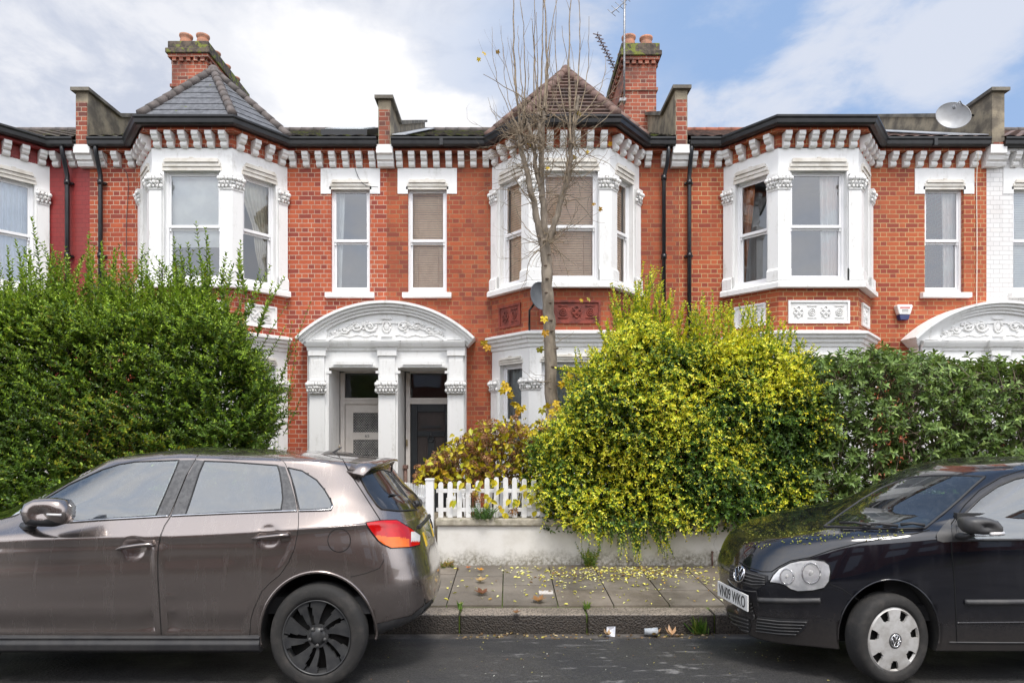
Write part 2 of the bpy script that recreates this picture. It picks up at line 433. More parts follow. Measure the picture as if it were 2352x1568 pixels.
def wall_panel(mb, p0, p1, z0, z1, holes=(), reveal=.12, mi=0, rmi=None):
    fr, L = frame(p0, p1); rmi = mi if rmi is None else rmi
    us = sorted({0, L, *[h[0] for h in holes], *[h[1] for h in holes]}); zs = sorted({z0, z1, *[h[2] for h in holes], *[h[3] for h in holes]})
    for i in range(len(us)-1):
        for j in range(len(zs)-1):
            cu, cz = (us[i]+us[i+1])/2, (zs[j]+zs[j+1])/2
            if any(h[0] < cu < h[1] and h[2] < cz < h[3] for h in holes): continue
            mb.add([FQ(fr, us[i], 0, zs[j]), FQ(fr, us[i+1], 0, zs[j]), FQ(fr, us[i+1], 0, zs[j+1]), FQ(fr, us[i], 0, zs[j+1])], [(0, 1, 2, 3)], mi)
    for h in holes:
        a, b, c, d = h[:4]; r = -reveal
        q = lambda u, n, z: FQ(fr, u, n, z)
        mb.add([q(a, 0, c), q(a, 0, d), q(a, r, d), q(a, r, c)], [(0, 1, 2, 3)], rmi)
        mb.add([q(b, 0, c), q(b, r, c), q(b, r, d), q(b, 0, d)], [(0, 1, 2, 3)], rmi)
        mb.add([q(a, 0, d), q(b, 0, d), q(b, r, d), q(a, r, d)], [(0, 1, 2, 3)], rmi)
        mb.add([q(a, 0, c), q(a, r, c), q(b, r, c), q(b, 0, c)], [(0, 1, 2, 3)], rmi)
def text_mesh(txt, h, wscale, mb, place, mi=0, thick=.002, bold=0.0):
    cu = bpy.data.curves.new('lettering', 'FONT'); cu.body = txt; cu.size = 1.0; cu.extrude = 0.0; cu.offset = bold
    cu.align_x = 'CENTER'; cu.align_y = 'CENTER'
    o = bpy.data.objects.new('lettering', cu); link(o)
    dg = bpy.context.evaluated_depsgraph_get(); me = bpy.data.meshes.new_from_object(o.evaluated_get(dg))
    ys = [v.co.y for v in me.vertices]; k = h/(max(ys)-min(ys)); ym = (max(ys)+min(ys))/2
    mb.add([place(v.co.x*k*wscale, (v.co.y-ym)*k) for v in me.vertices], [tuple(p.vertices) for p in me.polygons], mi)
    bpy.data.objects.remove(o); bpy.data.curves.remove(cu); bpy.data.meshes.remove(me)

# ---------------------------------------------------------------- the terrace
YW = 11.9; YB = 11.08; BH = .68; BO = 1.34      # wall plane, bay front plane, half width of bay front, of bay at the wall
EAVE = 7.05; RIDGE_Y = 16.5; RIDGE_Z = 9.35; SL = (RIDGE_Z-EAVE)/(RIDGE_Y-11.75)
def bay_path(bx): return [(bx-BO, YW), (bx-BH, YB), (bx+BH, YB), (bx+BO, YW)]

def corbel_mesh():
    mb = MB(); w = .056
    prof = [(0, .0), (.05, .0), (.075, .02), (.085, .055), (.07, .085), (.068, .095), (.11, .10), (.135, .12), (.145, .155), (.17, .175), (.17, .24), (0, .24)]
    mb.prism([(-a, b) for a, b in prof], 'x', -w, w)
    me = MB.build(mb, 'corbel', 'white_trim', None, recalc=True, bevel=.004, seg=1)
    m = me.data; bpy.data.objects.remove(me); return m
CORB = corbel_mesh()
def corbels(root, path, z, sp=.226, skip=()):
    k = 0
    for a, b in zip(path[:-1], path[1:]):
        fr, L = frame(a, b); n = max(1, int(round((L-.06)/sp))); off = (L-(n-1)*L/n)/2
        for i in range(n):
            u = off+i*L/n; p = FQ(fr, u, 0, z)
            if any(s0 < p.x < s1 for s0, s1 in skip): continue
            o = bpy.data.objects.new('corbel', CORB); link(o); o.parent = root
            o.location = p-root.location; o.rotation_euler = (0, 0, math.atan2(fr[1][1], fr[1][0]))

def capital(mb, path, z0, z1, rng):
    """acanthus capital: flared bell, abacus, necking ring and carved leaves along the path"""
    h = z1-z0
    mb.moulding(path, [(0, z0), (.055, z0), (.062, z0+.02), (.05, z0+.035), (.048, z0+h*.45), (.07, z0+h*.78), (.085, z0+h*.82), (.085, z1), (0, z1)])
    for a, b in zip(path[:-1], path[1:]):
        fr, L = frame(a, b); n = max(2, int(L/.05))
        for i in range(n+1):
            u = L*i/n
            for (zz, o, r) in ((.22, .055, .030), (.48, .06, .030), (.70, .078, .032)):
                p = FQ(fr, u+rng.uniform(-.01, .01), o, z0+h*zz); mb.ball(p, r*rng.uniform(.75, 1.1), 6, 4, sc=(1, 1, 1.25))
        for u in (0.0, L): mb.ball(FQ(fr, u, .085, z0+h*.68), .04, 7, 5)
        for i in range(n): mb.tube([FQ(fr, L*(i+.5)/n, .065, z0+h*.15), FQ(fr, L*(i+.5)/n, .085, z0+h*.4), FQ(fr, L*(i+.5)/n, .10, z0+h*.5)], .012, 5)

def hood(mb, fr, u0, u1, z0, z1):
    h = z1-z0
    mb.lbox(fr, u0-.03, u1+.03, -.005, .012, z0, z0+h*.30)
    mb.lbox(fr, u0-.01, u1+.01, -.005, .030, z0+h*.33, z0+h*.62)
    mb.lbox(fr, u0+.02, u1-.02, -.005, .052, z0+h*.66, z0+h*.86)
    mb.lbox(fr, u0+.035, u1-.035, -.005, .038, z0+h*.88, z1)
    um = (u0+u1)/2; mb.lbox(fr, um-.03, um+.03, -.005, .04, z1, z1+.018)

def sash(parent, fr, u0, u1, z0, z1, mid=.5, rc=.09, glassm=None, fmat='upvc'):
    glassm = glassm or ('window_glass_clear' if parent.name == 'terraced_house.002' else 'window_glass')
    t = .042; zm = z0+(z1-z0)*mid
    mb = MB(); B = -rc-.09
    mb.lbox(fr, u0, u0+t, B, -rc, z0, z1); mb.lbox(fr, u1-t, u1, B, -rc, z0, z1)
    mb.lbox(fr, u0+t, u1-t, B, -rc, z1-t, z1); mb.lbox(fr, u0+t, u1-t, B, -rc+.01, z0, z0+t*1.3)
    s = .034; a, b = u0+t, u1-t; zt = z1-t; zb = z0+t*1.3; n1, n0 = -rc-.015, -rc-.045
    mb.lbox(fr, a, a+s, n0, n1, zm, zt); mb.lbox(fr, b-s, b, n0, n1, zm, zt); mb.lbox(fr, a+s, b-s, n0, n1, zt-s, zt); mb.lbox(fr, a, b, n0, n1+.008, zm-.02, zm+.028)
    for u in (a, b-s): mb.lbox(fr, u+.004, u+s-.004, n0, n1-.003, zm-.075, zm-.02)
    m1, m0 = n0-.002, n0-.034
    mb.lbox(fr, a, a+s, m0, m1, zb, zm-.02); mb.lbox(fr, b-s, b, m0, m1, zb, zm-.02); mb.lbox(fr, a+s, b-s, m0, m1, zb, zb+.055); mb.lbox(fr, a, b, m0, m1-.004, zm-.055, zm-.02)
    w_ = mb.build('sash_window', fmat, parent)
    g = MB()
    for (zz0, zz1, n) in ((zm+.02, zt-.02, (n0+n1)/2), (zb+.03, zm-.04, (m0+m1)/2)):
        g.add([FQ(fr, a+.02, n, zz0), FQ(fr, b-.02, n, zz0), FQ(fr, b-.02, n, zz1), FQ(fr, a+.02, n, zz1)], [(0, 1, 2, 3)])
    p = g.build('pane', glassm, w_, recalc=False)
    return w_
def curtain(parent, fr, top, bot, z0, z1, mat, rc=.22, folds=9, name='curtain', amp=.022, tie=None):
    """wavy cloth; top/bot = (u0,u1) at the top and bottom edge; tie = list of (t, u0, u1) in between"""
    rows = [(0, *top)]+(tie or [])+[(1, *bot)]; mb = MB(); n = folds*6; vs = []; fs = []
    R_ = 14
    for j in range(R_+1):
        t = j/R_
        for a, b in zip(rows[:-1], rows[1:]):
            if a[0] <= t <= b[0]:
                k = (t-a[0])/(b[0]-a[0]+1e-9); k = k*k*(3-2*k); U0 = a[1]+(b[1]-a[1])*k; U1 = a[2]+(b[2]-a[2])*k; break
        for i in range(n+1):
            q = i/n; vs.append(FQ(fr, U0+(U1-U0)*q, -rc+amp*math.sin(q*folds*2*math.pi+.5*math.sin(t*3)), z1+(z0-z1)*t))
    for j in range(R_):
        for i in range(n): a = j*(n+1)+i; fs.append((a, a+1, a+n+2, a+n+1))
    mb.add(vs, fs, 0, True); return mb.build(name, mat, parent, recalc=False)
def blind(parent, fr, u0, u1, z0, z1, mat, rc=.20, pitch=.042, name='blind'):
    mb = MB(); z = z0
    while z < z1-.02:
        mb.add([FQ(fr, u0, -rc, z), FQ(fr, u1, -rc, z), FQ(fr, u1, -rc-.010, z+.037), FQ(fr, u0, -rc-.010, z+.037),
                FQ(fr, u0, -rc, z-.003), FQ(fr, u1, -rc, z-.003), FQ(fr, u1, -rc-.010, z+.034), FQ(fr, u0, -rc-.010, z+.034)],
               [(0, 1, 2, 3), (4, 7, 6, 5), (0, 4, 5, 1), (2, 6, 7, 3)]); z += pitch
    mb.lbox(fr, u0, u1, -rc-.02, -rc+.01, z1-.04, z1)
    for u in (u0+(u1-u0)*.2, u0+(u1-u0)*.8): mb.tube([FQ(fr, u, -rc+.004, z0), FQ(fr, u, -rc+.004, z1)], .003, 4)
    return mb.build(name, mat, parent)

def bay(root, bx, brickm, panel, seed, winfill):
    rng = random.Random(seed); path = bay_path(bx); segs = list(zip(path[:-1], path[1:]))
    white = MB(); bk = MB(); bk2 = MB()
    Z0g, Z1g = .2, 3.30
    for k, (a, b) in enumerate(segs):
        fr, L = frame(a, b)
        if k == 1: u0, u1 = .20, L-.20
        elif k == 0: u0, u1 = L-.82, L-.20
        else: u0, u1 = .20, .82
        wall_panel(white, a, b, 4.24, 6.62, [(u0, u1, 4.36, 6.24)], .10)
        wall_panel(white, a, b, .2, 3.30, [(u0, u1, 1.0, 2.98)], .10)
        wall_panel(bk, a, b, 3.28, 4.28); wall_panel(bk2, a, b, 6.60, 6.97)
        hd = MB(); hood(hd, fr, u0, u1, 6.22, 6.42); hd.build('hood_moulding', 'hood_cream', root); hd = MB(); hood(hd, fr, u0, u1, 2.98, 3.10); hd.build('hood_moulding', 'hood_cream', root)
        for z0_, z1_, mid in ((4.36, 6.24, .50), (1.0, 2.98, .5)):
            s = sash(root, fr, u0, u1, z0_, z1_, mid)
            winfill(s, k, fr, u0, u1, z0_, z1_)
        # panel in the apron
        pu0, pu1 = (L/2-.52, L/2+.52) if k == 1 else (L/2-.30, L/2+.30)
        panel(root, fr, pu0, pu1, 3.63, 4.02, rng)
    # sills, cornice, frieze lines
    white.moulding(path, [(0, 4.225), (.12, 4.225), (.12, 4.30), (.09, 4.335), (0, 4.345)])
    white.moulding(path, [(0, 3.24), (.02, 3.24), (.03, 3.30), (.06, 3.31), (.07, 3.36), (.11, 3.38), (.12, 3.42), (.16, 3.44), (.16, 3.48), (0, 3.52)])
    white.moulding(path, [(0, .90), (.12, .90), (.12, .97), (0, 1.0)])
    wp = white.build('bay', 'white_stone', root)
    bk.build('bay_apron', brickm, root, recalc=False); bk2.build('bay_parapet', brickm, root, recalc=False)
    # pilasters at the two front corners and against the wall
    fl, Ll = frame(path[0], path[1]); fc, Lc = frame(path[1], path[2]); frr, Lr = frame(path[2], path[3])
    pts = [[FQ(fl, Ll-.17, 0, 0).xy, path[1], FQ(fc, .185, 0, 0).xy], [FQ(fc, Lc-.185, 0, 0).xy, path[2], FQ(frr, .17, 0, 0).xy],
           [FQ(fl, .02, 0, 0).xy, FQ(fl, .20, 0, 0).xy], [FQ(frr, Lr-.20, 0, 0).xy, FQ(frr, Lr-.02, 0, 0).xy]]
    for pp in pts:
        pp = [tuple(p) for p in pp]
        for (zb, zc0, zc1, base) in ((4.345, 5.88, 6.15, 4.56), (.2, 2.50, 2.72, .9)):
            m_ = MB(); m_.moulding(pp, [(0, zb), (.045, zb), (.045, zc0), (0, zc0)])
            m_.moulding(pp, [(0, zb), (.085, zb), (.085, base-.04), (.05, base), (0, base)])
            po = m_.build('pilaster', 'white_stone', root)
            c_ = MB(); capital(c_, pp, zc0, zc1, rng); c_.build('capital', 'white_trim', po)

def knot_panel(mat_frame, mat_in):
    def f(root, fr, u0, u1, z0, z1, rng):
        mb = MB(); q = lambda u, n, z: FQ(fr, u, n, z)
        for a in ((u0, u1, z0, z0+.035), (u0, u1, z1-.035, z1), (u0, u0+.035, z0+.035, z1-.035), (u1-.035, u1, z0+.035, z1-.035)):
            mb.lbox(fr, a[0], a[1], 0, .03, a[2], a[3])
        p = mb.build('carved_panel', mat_frame, root)
        g = MB(); g.lbox(fr, u0+.035, u1-.035, 0, .008, z0+.035, z1-.035)
        n = max(1, int(round((u1-u0-.1)/.24))); cz = (z0+z1)/2; w_ = (u1-u0-.12)/n
        for k in range(n):
            cu = u0+.06+w_*(k+.5)
            if k % 2 == 0:
                for (du, dz) in ((.05, 0), (-.05, 0), (0, .06), (0, -.06)):
                    g.tube([q(cu+du+.032*math.cos(t), .016, cz+dz+.036*math.sin(t)) for t in [i*math.pi/5 for i in range(11)]], .009, 5, cap=False)
                for s_ in (1, -1): g.tube([q(cu-.07, .02, cz-.075*s_), q(cu+.07, .02, cz+.075*s_)], .008, 5)
            else:
                for r_ in (.055, .03): g.tube([q(cu+r_*math.cos(t), .016, cz+r_*1.1*math.sin(t)) for t in [i*math.pi/6 for i in range(13)]], .010, 5, cap=False)
                g.ball(q(cu, .015, cz), .015, 6, 4)
                for dz in (-.10, .10): g.tube([q(cu-.08, .014, cz+dz), q(cu+.08, .014, cz+dz)], .009, 5)
        g.build('relief', mat_in, p)
    return f

def tiled_slope(mb, x0, x1, y0, z0, y1, z1, wave=.26, amp=.028, rows=15):
    nx = max(4, int((x1-x0)/(wave/5))); vs = []; fs = []; L = math.hypot(y1-y0, z1-z0); ny, nz = -(z1-z0)/L, (y1-y0)/L
    R_ = rows*2
    for j in range(rows):
        for e in (0, 1):
            t = (j+e)/rows; lift = .030 if e == 0 else .004
            for i in range(nx+1):
                x = x0+(x1-x0)*i/nx; a = amp*(abs(math.sin(math.pi*x/wave))-.5)+lift
                vs.append((x, y0+(y1-y0)*t+ny*a, z0+(z1-z0)*t+nz*a))
    for r in range(2*rows-1):
        for i in range(nx): a = r*(nx+1)+i; fs.append((a, a+1, a+nx+2, a+nx+1))
    mb.add(vs, fs, 0, False)

def course_face(mb, A, B, Cc, n, lift=.03):
    """triangular roof face clad in stepped courses from eave AB to apex C"""
    A, B, Cc = Vector(A), Vector(B), Vector(Cc); N = (B-A).cross(Cc-A).normalized()
    if N.z < 0: N = -N
    for k in range(n):
        t0, t1 = k/n, (k+1)/n
        a0, b0 = A.lerp(Cc, t0)+N*lift, B.lerp(Cc, t0)+N*lift; a1, b1 = A.lerp(Cc, t1)+N*.003, B.lerp(Cc, t1)+N*.003
        mb.add([a0, b0, b1, a1, a0-N*(lift+.01), b0-N*(lift+.01)], [(0, 1, 2, 3), (4, 5, 1, 0)])

def turret(root, bx, tilem, hipm, n, lift, apex_z=8.33):
    pp = offset_path([(bx-BO-.6, YW)]+bay_path(bx)+[(bx+BO+.6, YW)], .20)[1:-1]
    P = [Vector((p[0], p[1], EAVE)) for p in pp]; ap = Vector((bx, YW-.02, apex_z)); bk = Vector((bx, 14.6, apex_z))
    mb = MB()
    for a, b in zip(P[:-1], P[1:]): course_face(mb, a, b, ap, n, lift)
    for s_, p in ((-1, P[0]), (1, P[-1])):
        mb.add([p, ap, bk, Vector((p.x, YW, EAVE+.05))], [(0, 1, 2), (0, 2, 3)])
    t = mb.build('bay_roof', tilem, root, recalc=False)
    h = MB()
    for p in P:
        d = (ap-p); m_ = 9
        for i in range(m_):
            a = p+d*(i/m_); b = p+d*((i+1.04)/m_); h.tube([a+Vector((0, 0, .03)), b+Vector((0, 0, .025))], [.076, .070], 10)
    for i in range(7): a = ap.lerp(bk, i/7); b = ap.lerp(bk, (i+1.04)/7); h.tube([a, b], [.078, .072], 8)
    h.ball(ap+Vector((0, 0, .02)), .10, 8, 6)
    h.build('hip_tiles', hipm, t)

def gutter(root, path, z=7.02):
    mb = MB()
    pf = [(.16, z-.115), (.185, z-.135), (.25, z-.135), (.285, z-.11), (.295, z-.05), (.31, z-.02), (.31, z+.01), (.295, z+.01), (.285, z-.04), (.17, z-.04), (.16, z+.0)]
    mb.moulding(path, pf); g = mb.build('gutter', 'gutter_black', root)
    b = MB(); b.moulding(path, [(.15, z-.13), (.163, z-.13), (.163, z+.01), (.15, z+.01)])
    for a, c in zip(path[:-1], path[1:]):                       # union clips
        fr, L = frame(a, c)
        for i in range(1, int(L/1.7)+1):
            u = L*i/(int(L/1.7)+1); b.lbox(fr, u-.03, u+.03, .25, .312, z-.138, z+.012)
    b.build('gutter_bracket', 'gutter_black', g)
def drainpipe(root, x, ztop=6.92, zbot=.25, y=YW-.09, kink=.14, mat='pipe_black'):
    mb = MB(); r = .038
    mb.tube([(x, YW-.23, ztop), (x, YW-.23, ztop-.10), (x, YW-.16, ztop-.30), (x, y, ztop-.50), (x, y, ztop-.6), (x, y, zbot)], r, 10)
    z = ztop-.58
    while z > zbot: mb.tube([(x, y, z), (x, y, z-.09)], r*1.32, 10); mb.box(x-.075, x+.075, y+.03, y+.085, z-.06, z-.03); z -= 1.32
    return mb.build('drainpipe', mat, root)

def parapet(root, px, zf=7.86, w_=.25, extra=.34, endy=16.5, brickm='brick_chimney', render_front=False):
    """raised party wall: brick pier on a white corbel, cement sides, flat run then up the roof slope"""
    y0 = YW-.22; zr = EAVE+(12.6-11.75)*SL+extra
    poly = [(y0, 6.88), (y0, zf), (12.6, zf), (12.6+max(0, (zf-zr))/SL*0+.02, zf), (endy, zf+(endy-12.6)*SL), (endy, 8.2), (12.4, 6.9)]
    mb = MB(); mb.prism(poly, 'x', px-w_/2+.015, px+w_/2-.015)
    p = mb.build('parapet', 'cement' , root)
    b = MB(); b.box(px-w_/2+.03, px+w_/2-.03, y0-.015, y0+.05, 6.88, zf-(.18 if not render_front else .9)); b.build('parapet_brick', brickm, p)
    c = MB(); h = .06
    c.prism([(y0-.07, zf), (12.62, zf), (endy+.05, zf+(endy-12.6)*SL), (endy+.05, zf+(endy-12.6)*SL+h), (12.58, zf+h), (y0-.07, zf+h)], 'x', px-w_/2-.04, px+w_/2+.04)
    c.build('coping', 'cement_dark', p)
    k = MB()
    k.prism([(-a+YW, z) for a, z in [(0, 6.58), (.10, 6.58), (.13, 6.63), (.13, 6.66), (.17, 6.68), (.19, 6.75), (.24, 6.77), (.24, 6.92), (0, 6.92)]], 'x', px-w_/2-.02, px+w_/2+.02)
    k.build('bracket', 'white_trim', p)

def chimney(root, x0, x1, y0, y1, z0, z1, pots, capm='chimney_cap'):
    mb = MB(); mb.box(x0, x1, y0, y1, z0, z1-.28)
    zb = z1-1.0; mb.box(x0-.03, x1+.03, y0-.03, y1+.03, zb, zb+.07)
    for i in range(5): u = x0+(x1-x0)*(i+.5)/5; mb.box(u-.045, u+.045, y0-.05, y0+.01, z1-.44, z1-.36)
    for i in range(9): u = y0+(y1-y0)*(i+.5)/9; mb.box(x0-.05, x1+.05, u-.045, u+.045, z1-.44, z1-.36)
    mb.box(x0-.06, x1+.06, y0-.06, y1+.06, z1-.36, z1-.28)
    ch = mb.build('chimney', 'brick_chimney', root, bevel=.006, seg=1)
    c = MB(); c.box(x0-.10, x1+.10, y0-.10, y1+.10, z1-.28, z1-.17); c.box(x0-.06, x1+.06, y0-.06, y1+.06, z1-.17, z1)
    c.build('chimney_top', capm, ch, bevel=.012, seg=1)
    for (px, py, r, h) in pots:
        p = MB(); p.lathe([(r*.9, -.02), (r, .0), (r*.98, h*.6), (r*.9, h*.75), (r*1.1, h*.86), (r*1.12, h), (r*.9, h), (r*.8, h*.5), (r*.8, .0)], (px, py, z1), n=16)
        p.build('chimney_pot', 'pot_clay', ch)

def upper_window(root, xc, brickholes, half=.355, z0=4.33, z1=6.24, lint=.54):
    brickholes.append((xc-half, xc+half, z0, z1))
    fr = ((xc, YW), (1, 0))
    l = MB(); l.lbox(fr, -lint, lint, -.02, .012, 6.30, 6.585)
    l.lbox(fr, -lint, -half, -.02, .012, 6.12, 6.30); l.lbox(fr, half, lint, -.02, .012, 6.12, 6.30)
    l.lbox(fr, -half-.012, half+.012, -.12, .008, z1-.005, 6.30)
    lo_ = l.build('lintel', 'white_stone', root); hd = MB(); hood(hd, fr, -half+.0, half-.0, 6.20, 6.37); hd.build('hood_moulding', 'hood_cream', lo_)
    s = MB(); s.prism([(YW+.10, z0-.11), (YW-.10, z0-.11), (YW-.10, z0-.02), (YW+.10, z0+.01)], 'x', xc-half-.09, xc+half+.09)
    s.build('window_sill', 'white_stone', root, bevel=.008, seg=1)
    return sash(root, fr, -half, half, z0, z1, .5, rc=.07), fr

def house(name, label, x0, x1, bx, wx, brickm, tilem, seed, panel, winfill, upfill, door_x=None, turr=None, roof=True, ridge='hip_tile', skipc=(), pipes=(), wave=.26):
    root = thing(name, label, 'house', ((x0+x1)/2, YW, .2), 'terraced houses of one Victorian row')
    holes = []
    if wx is not None:
        s, fr = upper_window(root, wx, holes); upfill(s, fr, -.355, .355, 4.33, 6.24)
    if door_x is not None: holes.append((door_x-.44, door_x+.44, .2, 2.96))
    w_ = MB(); path = ([(x0, YW), (x1, YW)])
    segs = [(x0, bx-BO), (bx+BO, x1)] if bx is not None else [(x0, x1)]
    for a, b in segs:
        if b-a < .01: continue
        hh = [(max(h[0], a)-a, min(h[1], b)-a, h[2], h[3]) for h in holes if a < (h[0]+h[1])/2 < b]
        door = [h for h in hh if h[2] < .5]
        wall_panel(w_, (a, YW), (b, YW), .0, 6.97, hh, .14)
    # rest of the shell: back and party walls
    w_.add([(x0+.02, YW+.2, 0), (x0+.02, 21, 0), (x0+.02, 21, 7.2), (x0+.02, YW+.2, 7.2)], [(0, 1, 2, 3)])
    w_.add([(x1-.02, YW+.2, 0), (x1-.02, 21, 0), (x1-.02, 21, 7.2), (x1-.02, YW+.2, 7.2)], [(0, 1, 2, 3)])
    w_.add([(x0+.02, 21, 0), (x1-.02, 21, 0), (x1-.02, 21, 7.2), (x0+.02, 21, 7.2)], [(0, 1, 2, 3)])
    w_.build('brick_wall', brickm, root, recalc=False)
    rm = MB()
    rm.box(x0+.05, x1-.05, 13.6, 13.7, .2, 7.0); rm.box(x0+.04, x1-.04, YW+.32, 13.6, 3.45, 3.6); rm.box(x0+.05, x1-.05, YW+.32, 13.6, 6.75, 6.85)
    rm.build('interior', 'room_grey', root)
    if bx is not None:
        bay(root, bx, brickm, panel, seed, winfill)
        full = [(x0, YW)]+bay_path(bx)+[(x1, YW)] if x1-bx-BO > .02 else [(x0, YW)]+bay_path(bx)
    else: full = [(x0, YW), (x1, YW)]
    inner = [(x0+.13, YW)]+full[1:-1]+[(x1-.13, YW)]
    b2 = MB(); b2.moulding(inner, [(0, 6.84), (.15, 6.84), (.15, 6.93), (.13, 6.93), (.13, 6.99), (0, 6.99)]); b2.build('eaves_band', brickm, root)
    corbels(root, inner, 6.595, skip=skipc)
    gutter(root, inner)
    for px in pipes: drainpipe(root, px)
    # main roof
    r_ = MB(); tiled_slope(r_, x0+.1, x1-.1, YW-.22, EAVE-.0, RIDGE_Y, RIDGE_Z, wave=wave)
    r_.add([(x0, RIDGE_Y, RIDGE_Z), (x1, RIDGE_Y, RIDGE_Z), (x1, 21.2, 7.1), (x0, 21.2, 7.1)], [(0, 1, 2, 3)])
    ro = r_.build('roof', tilem, root, recalc=False)
    rt = MB(); n = int((x1-x0)/.3)
    for i in range(n): a = x0+(x1-x0)*i/n; rt.tube([(a, RIDGE_Y, RIDGE_Z+.03), (a+(x1-x0)/n*1.03, RIDGE_Y, RIDGE_Z+.03)], [.078, .072], 8)
    rt.build('ridge_tiles', ridge, ro)
    if turr: turret(root, bx, *turr)
    elif bx is not None:
        pp = offset_path([(bx-BO-.6, YW)]+bay_path(bx)+[(bx+BO+.6, YW)], .16)[1:-1]
        m_ = MB(); m_.prism([tuple(p) for p in pp]+[(pp[-1][0], YW+.6), (pp[0][0], YW+.6)], 'z', 6.94, 7.0); m_.build('flat_roof', 'lead', root)
    return root

# what shows behind each pane
def fill_h1(s, k, fr, u0, u1, z0, z1): curtain(s, fr, (u0, u1), (u0, u1), z0, z1, 'curtain_net', folds=8)
def fill_h2(s, k, fr, u0, u1, z0, z1):
    if z0 < 3: curtain(s, fr, (u0, u1), (u0, u1), z0, z1, 'curtain_white', folds=6); return
    if k == 1: curtain(s, fr, (u0, u1), (u0, u1), z0+.62, z1, 'curtain_white', folds=2, amp=.012)
    elif k == 2: curtain(s, fr, (u0+.02, u1), (u1-.14, u1), z0, z1, 'curtain_cream', folds=7, tie=[(.55, u0+.32, u1)])
    else: curtain(s, fr, (u0, u1), (u0, u0+.2), z0, z1, 'curtain_cream', folds=7)
def fill_h3(s, k, fr, u0, u1, z0, z1):
    if z0 < 3: curtain(s, fr, (u0, u1), (u0, u1), z0, z1, 'plastic_grey', folds=6); return
    blind(s, fr, u0+.05, u1-.05, z0+.05, z1-.04, 'blind_wood')
def fill_h4(s, k, fr, u0, u1, z0, z1):
    if z0 < 3: return
    if k == 1: curtain(s, fr, (u1-.36, u1), (u1-.34, u1), z0, z1, 'curtain_pink', folds=4)
    elif k == 0: curtain(s, fr, (u0, u0+.26), (u0, u0+.07), z0, z1, 'curtain_orange', folds=3)
def fill_none(s, k, fr, u0, u1, z0, z1): pass
pan_w = knot_panel('white_stone', 'white_trim'); pan_t = knot_panel('terracotta', 'terracotta')

H1 = house('terraced_house', 'house at the left edge with crimson painted brick front and net curtained bay', -13.0, -7.63, -9.70, None, 'brick_painted_red', 'tile_left', 1, pan_w, fill_h1, None, pipes=(-7.98,))
H2 = house('terraced_house', 'red brick house with grey slate turret roof, behind the tall green hedge', -7.63, -2.22, -5.37, -2.88, 'brick_left', 'tile_mossy', 2, pan_w,
           fill_h2, lambda s, fr, u0, u1, z0, z1: curtain(s, fr, (u0, u0+.2), (u0, u0+.14), z0, z1, 'curtain_white', folds=2), door_x=-2.78,
           turr=('slate_mossy', 'hip_tile', 8, .014), pipes=(-7.38,))
H3 = house('terraced_house', 'brick house with brown tiled turret and wooden blinds, behind the bare tree', -2.22, 3.11, 1.04, -1.48, 'brick_mid', 'tile_mossy', 3, pan_t,
           fill_h3, lambda s, fr, u0, u1, z0, z1: blind(s, fr, u0+.05, u1-.05, z0+.05, z1-.04, 'blind_wood'), door_x=-1.55,
           turr=('tile_brown', 'hip_tile_brown', 13, .045), pipes=())
H4 = house('terraced_house', 'orange brick house with flat topped white bay and a satellite dish on its roof', 3.11, 8.71, 5.26, 7.94, 'brick_right', 'tile_brown', 4, pan_w,
           fill_h4, lambda s, fr, u0, u1, z0, z1: curtain(s, fr, (u1-.26, u1), (u1-.24, u1), z0, z1, 'curtain_pink', folds=3), door_x=8.15, pipes=(3.27,), ridge='ridge_red')
H5 = house('terraced_house', 'white painted brick house with louvred shutters at the right edge', 8.71, 14.1, None, 9.55, 'brick_painted_white', 'tile_brown', 5, pan_w,
           fill_none, lambda s, fr, u0, u1, z0, z1: blind(s, fr, u0+.05, u1-.05, z0+.05, z1-.04, 'shutter_white', name='shutter'), door_x=9.38)
dp = MB(); x = 2.86
dp.tube([(x, YW-.23, 6.9), (x, YW-.23, 6.8), (x-.01, YW-.17, 6.6), (x-.05, YW-.09, 6.38), (x-.05, YW-.09, .25)], .036, 10)
for z in (6.42, 5.0, 3.7, 2.4): dp.tube([(x-.05, YW-.09, z), (x-.05, YW-.09, z-.09)], .05, 10)
dp.build('drainpipe', 'pipe_black', H3)
parapet(H1, -7.63, 7.86); parapet(H2, -2.22, 7.72, extra=.5); parapet(H3, 3.09, 7.90); parapet(H4, 8.76, 7.86, render_front=True)
chimney(H1, -7.48, -6.70, 14.5, 16.7, 7.5, 10.42, [(-7.28, 14.75, .13, .29), (-6.90, 14.75, .13, .29), (-6.88, 15.3, .12, .22), (-6.88, 15.85, .12, .22), (-6.88, 16.4, .12, .22)])
chimney(H3, 2.47, 3.17, 14.0, 16.0, 7.3, 10.08, [(2.62, 14.25, .14, .30), (3.0, 14.25, .13, .28), (2.62, 14.9, .12, .3), (2.62, 15.6, .12, .3)])
# roof light on the left brick house
sk = MB(); ya, za = 12.25, EAVE+.5*SL
def RZ(y): return EAVE+(y-11.68)*SL
sk.prism([(12.0, RZ(12.0)-.02), (13.1, RZ(13.1)-.02), (13.1, RZ(13.1)+.14), (12.0, RZ(12.0)+.14)], 'x', -3.45, -2.6)
so = sk.build('roof_light', 'gutter_black', H2)
sg = MB(); sg.prism([(12.04, RZ(12.04)+.142), (13.06, RZ(13.06)+.142), (13.06, RZ(13.06)+.16), (12.04, RZ(12.04)+.16)], 'x', -3.38, -2.67); sg.build('roof_light_pane', 'window_glass', so)
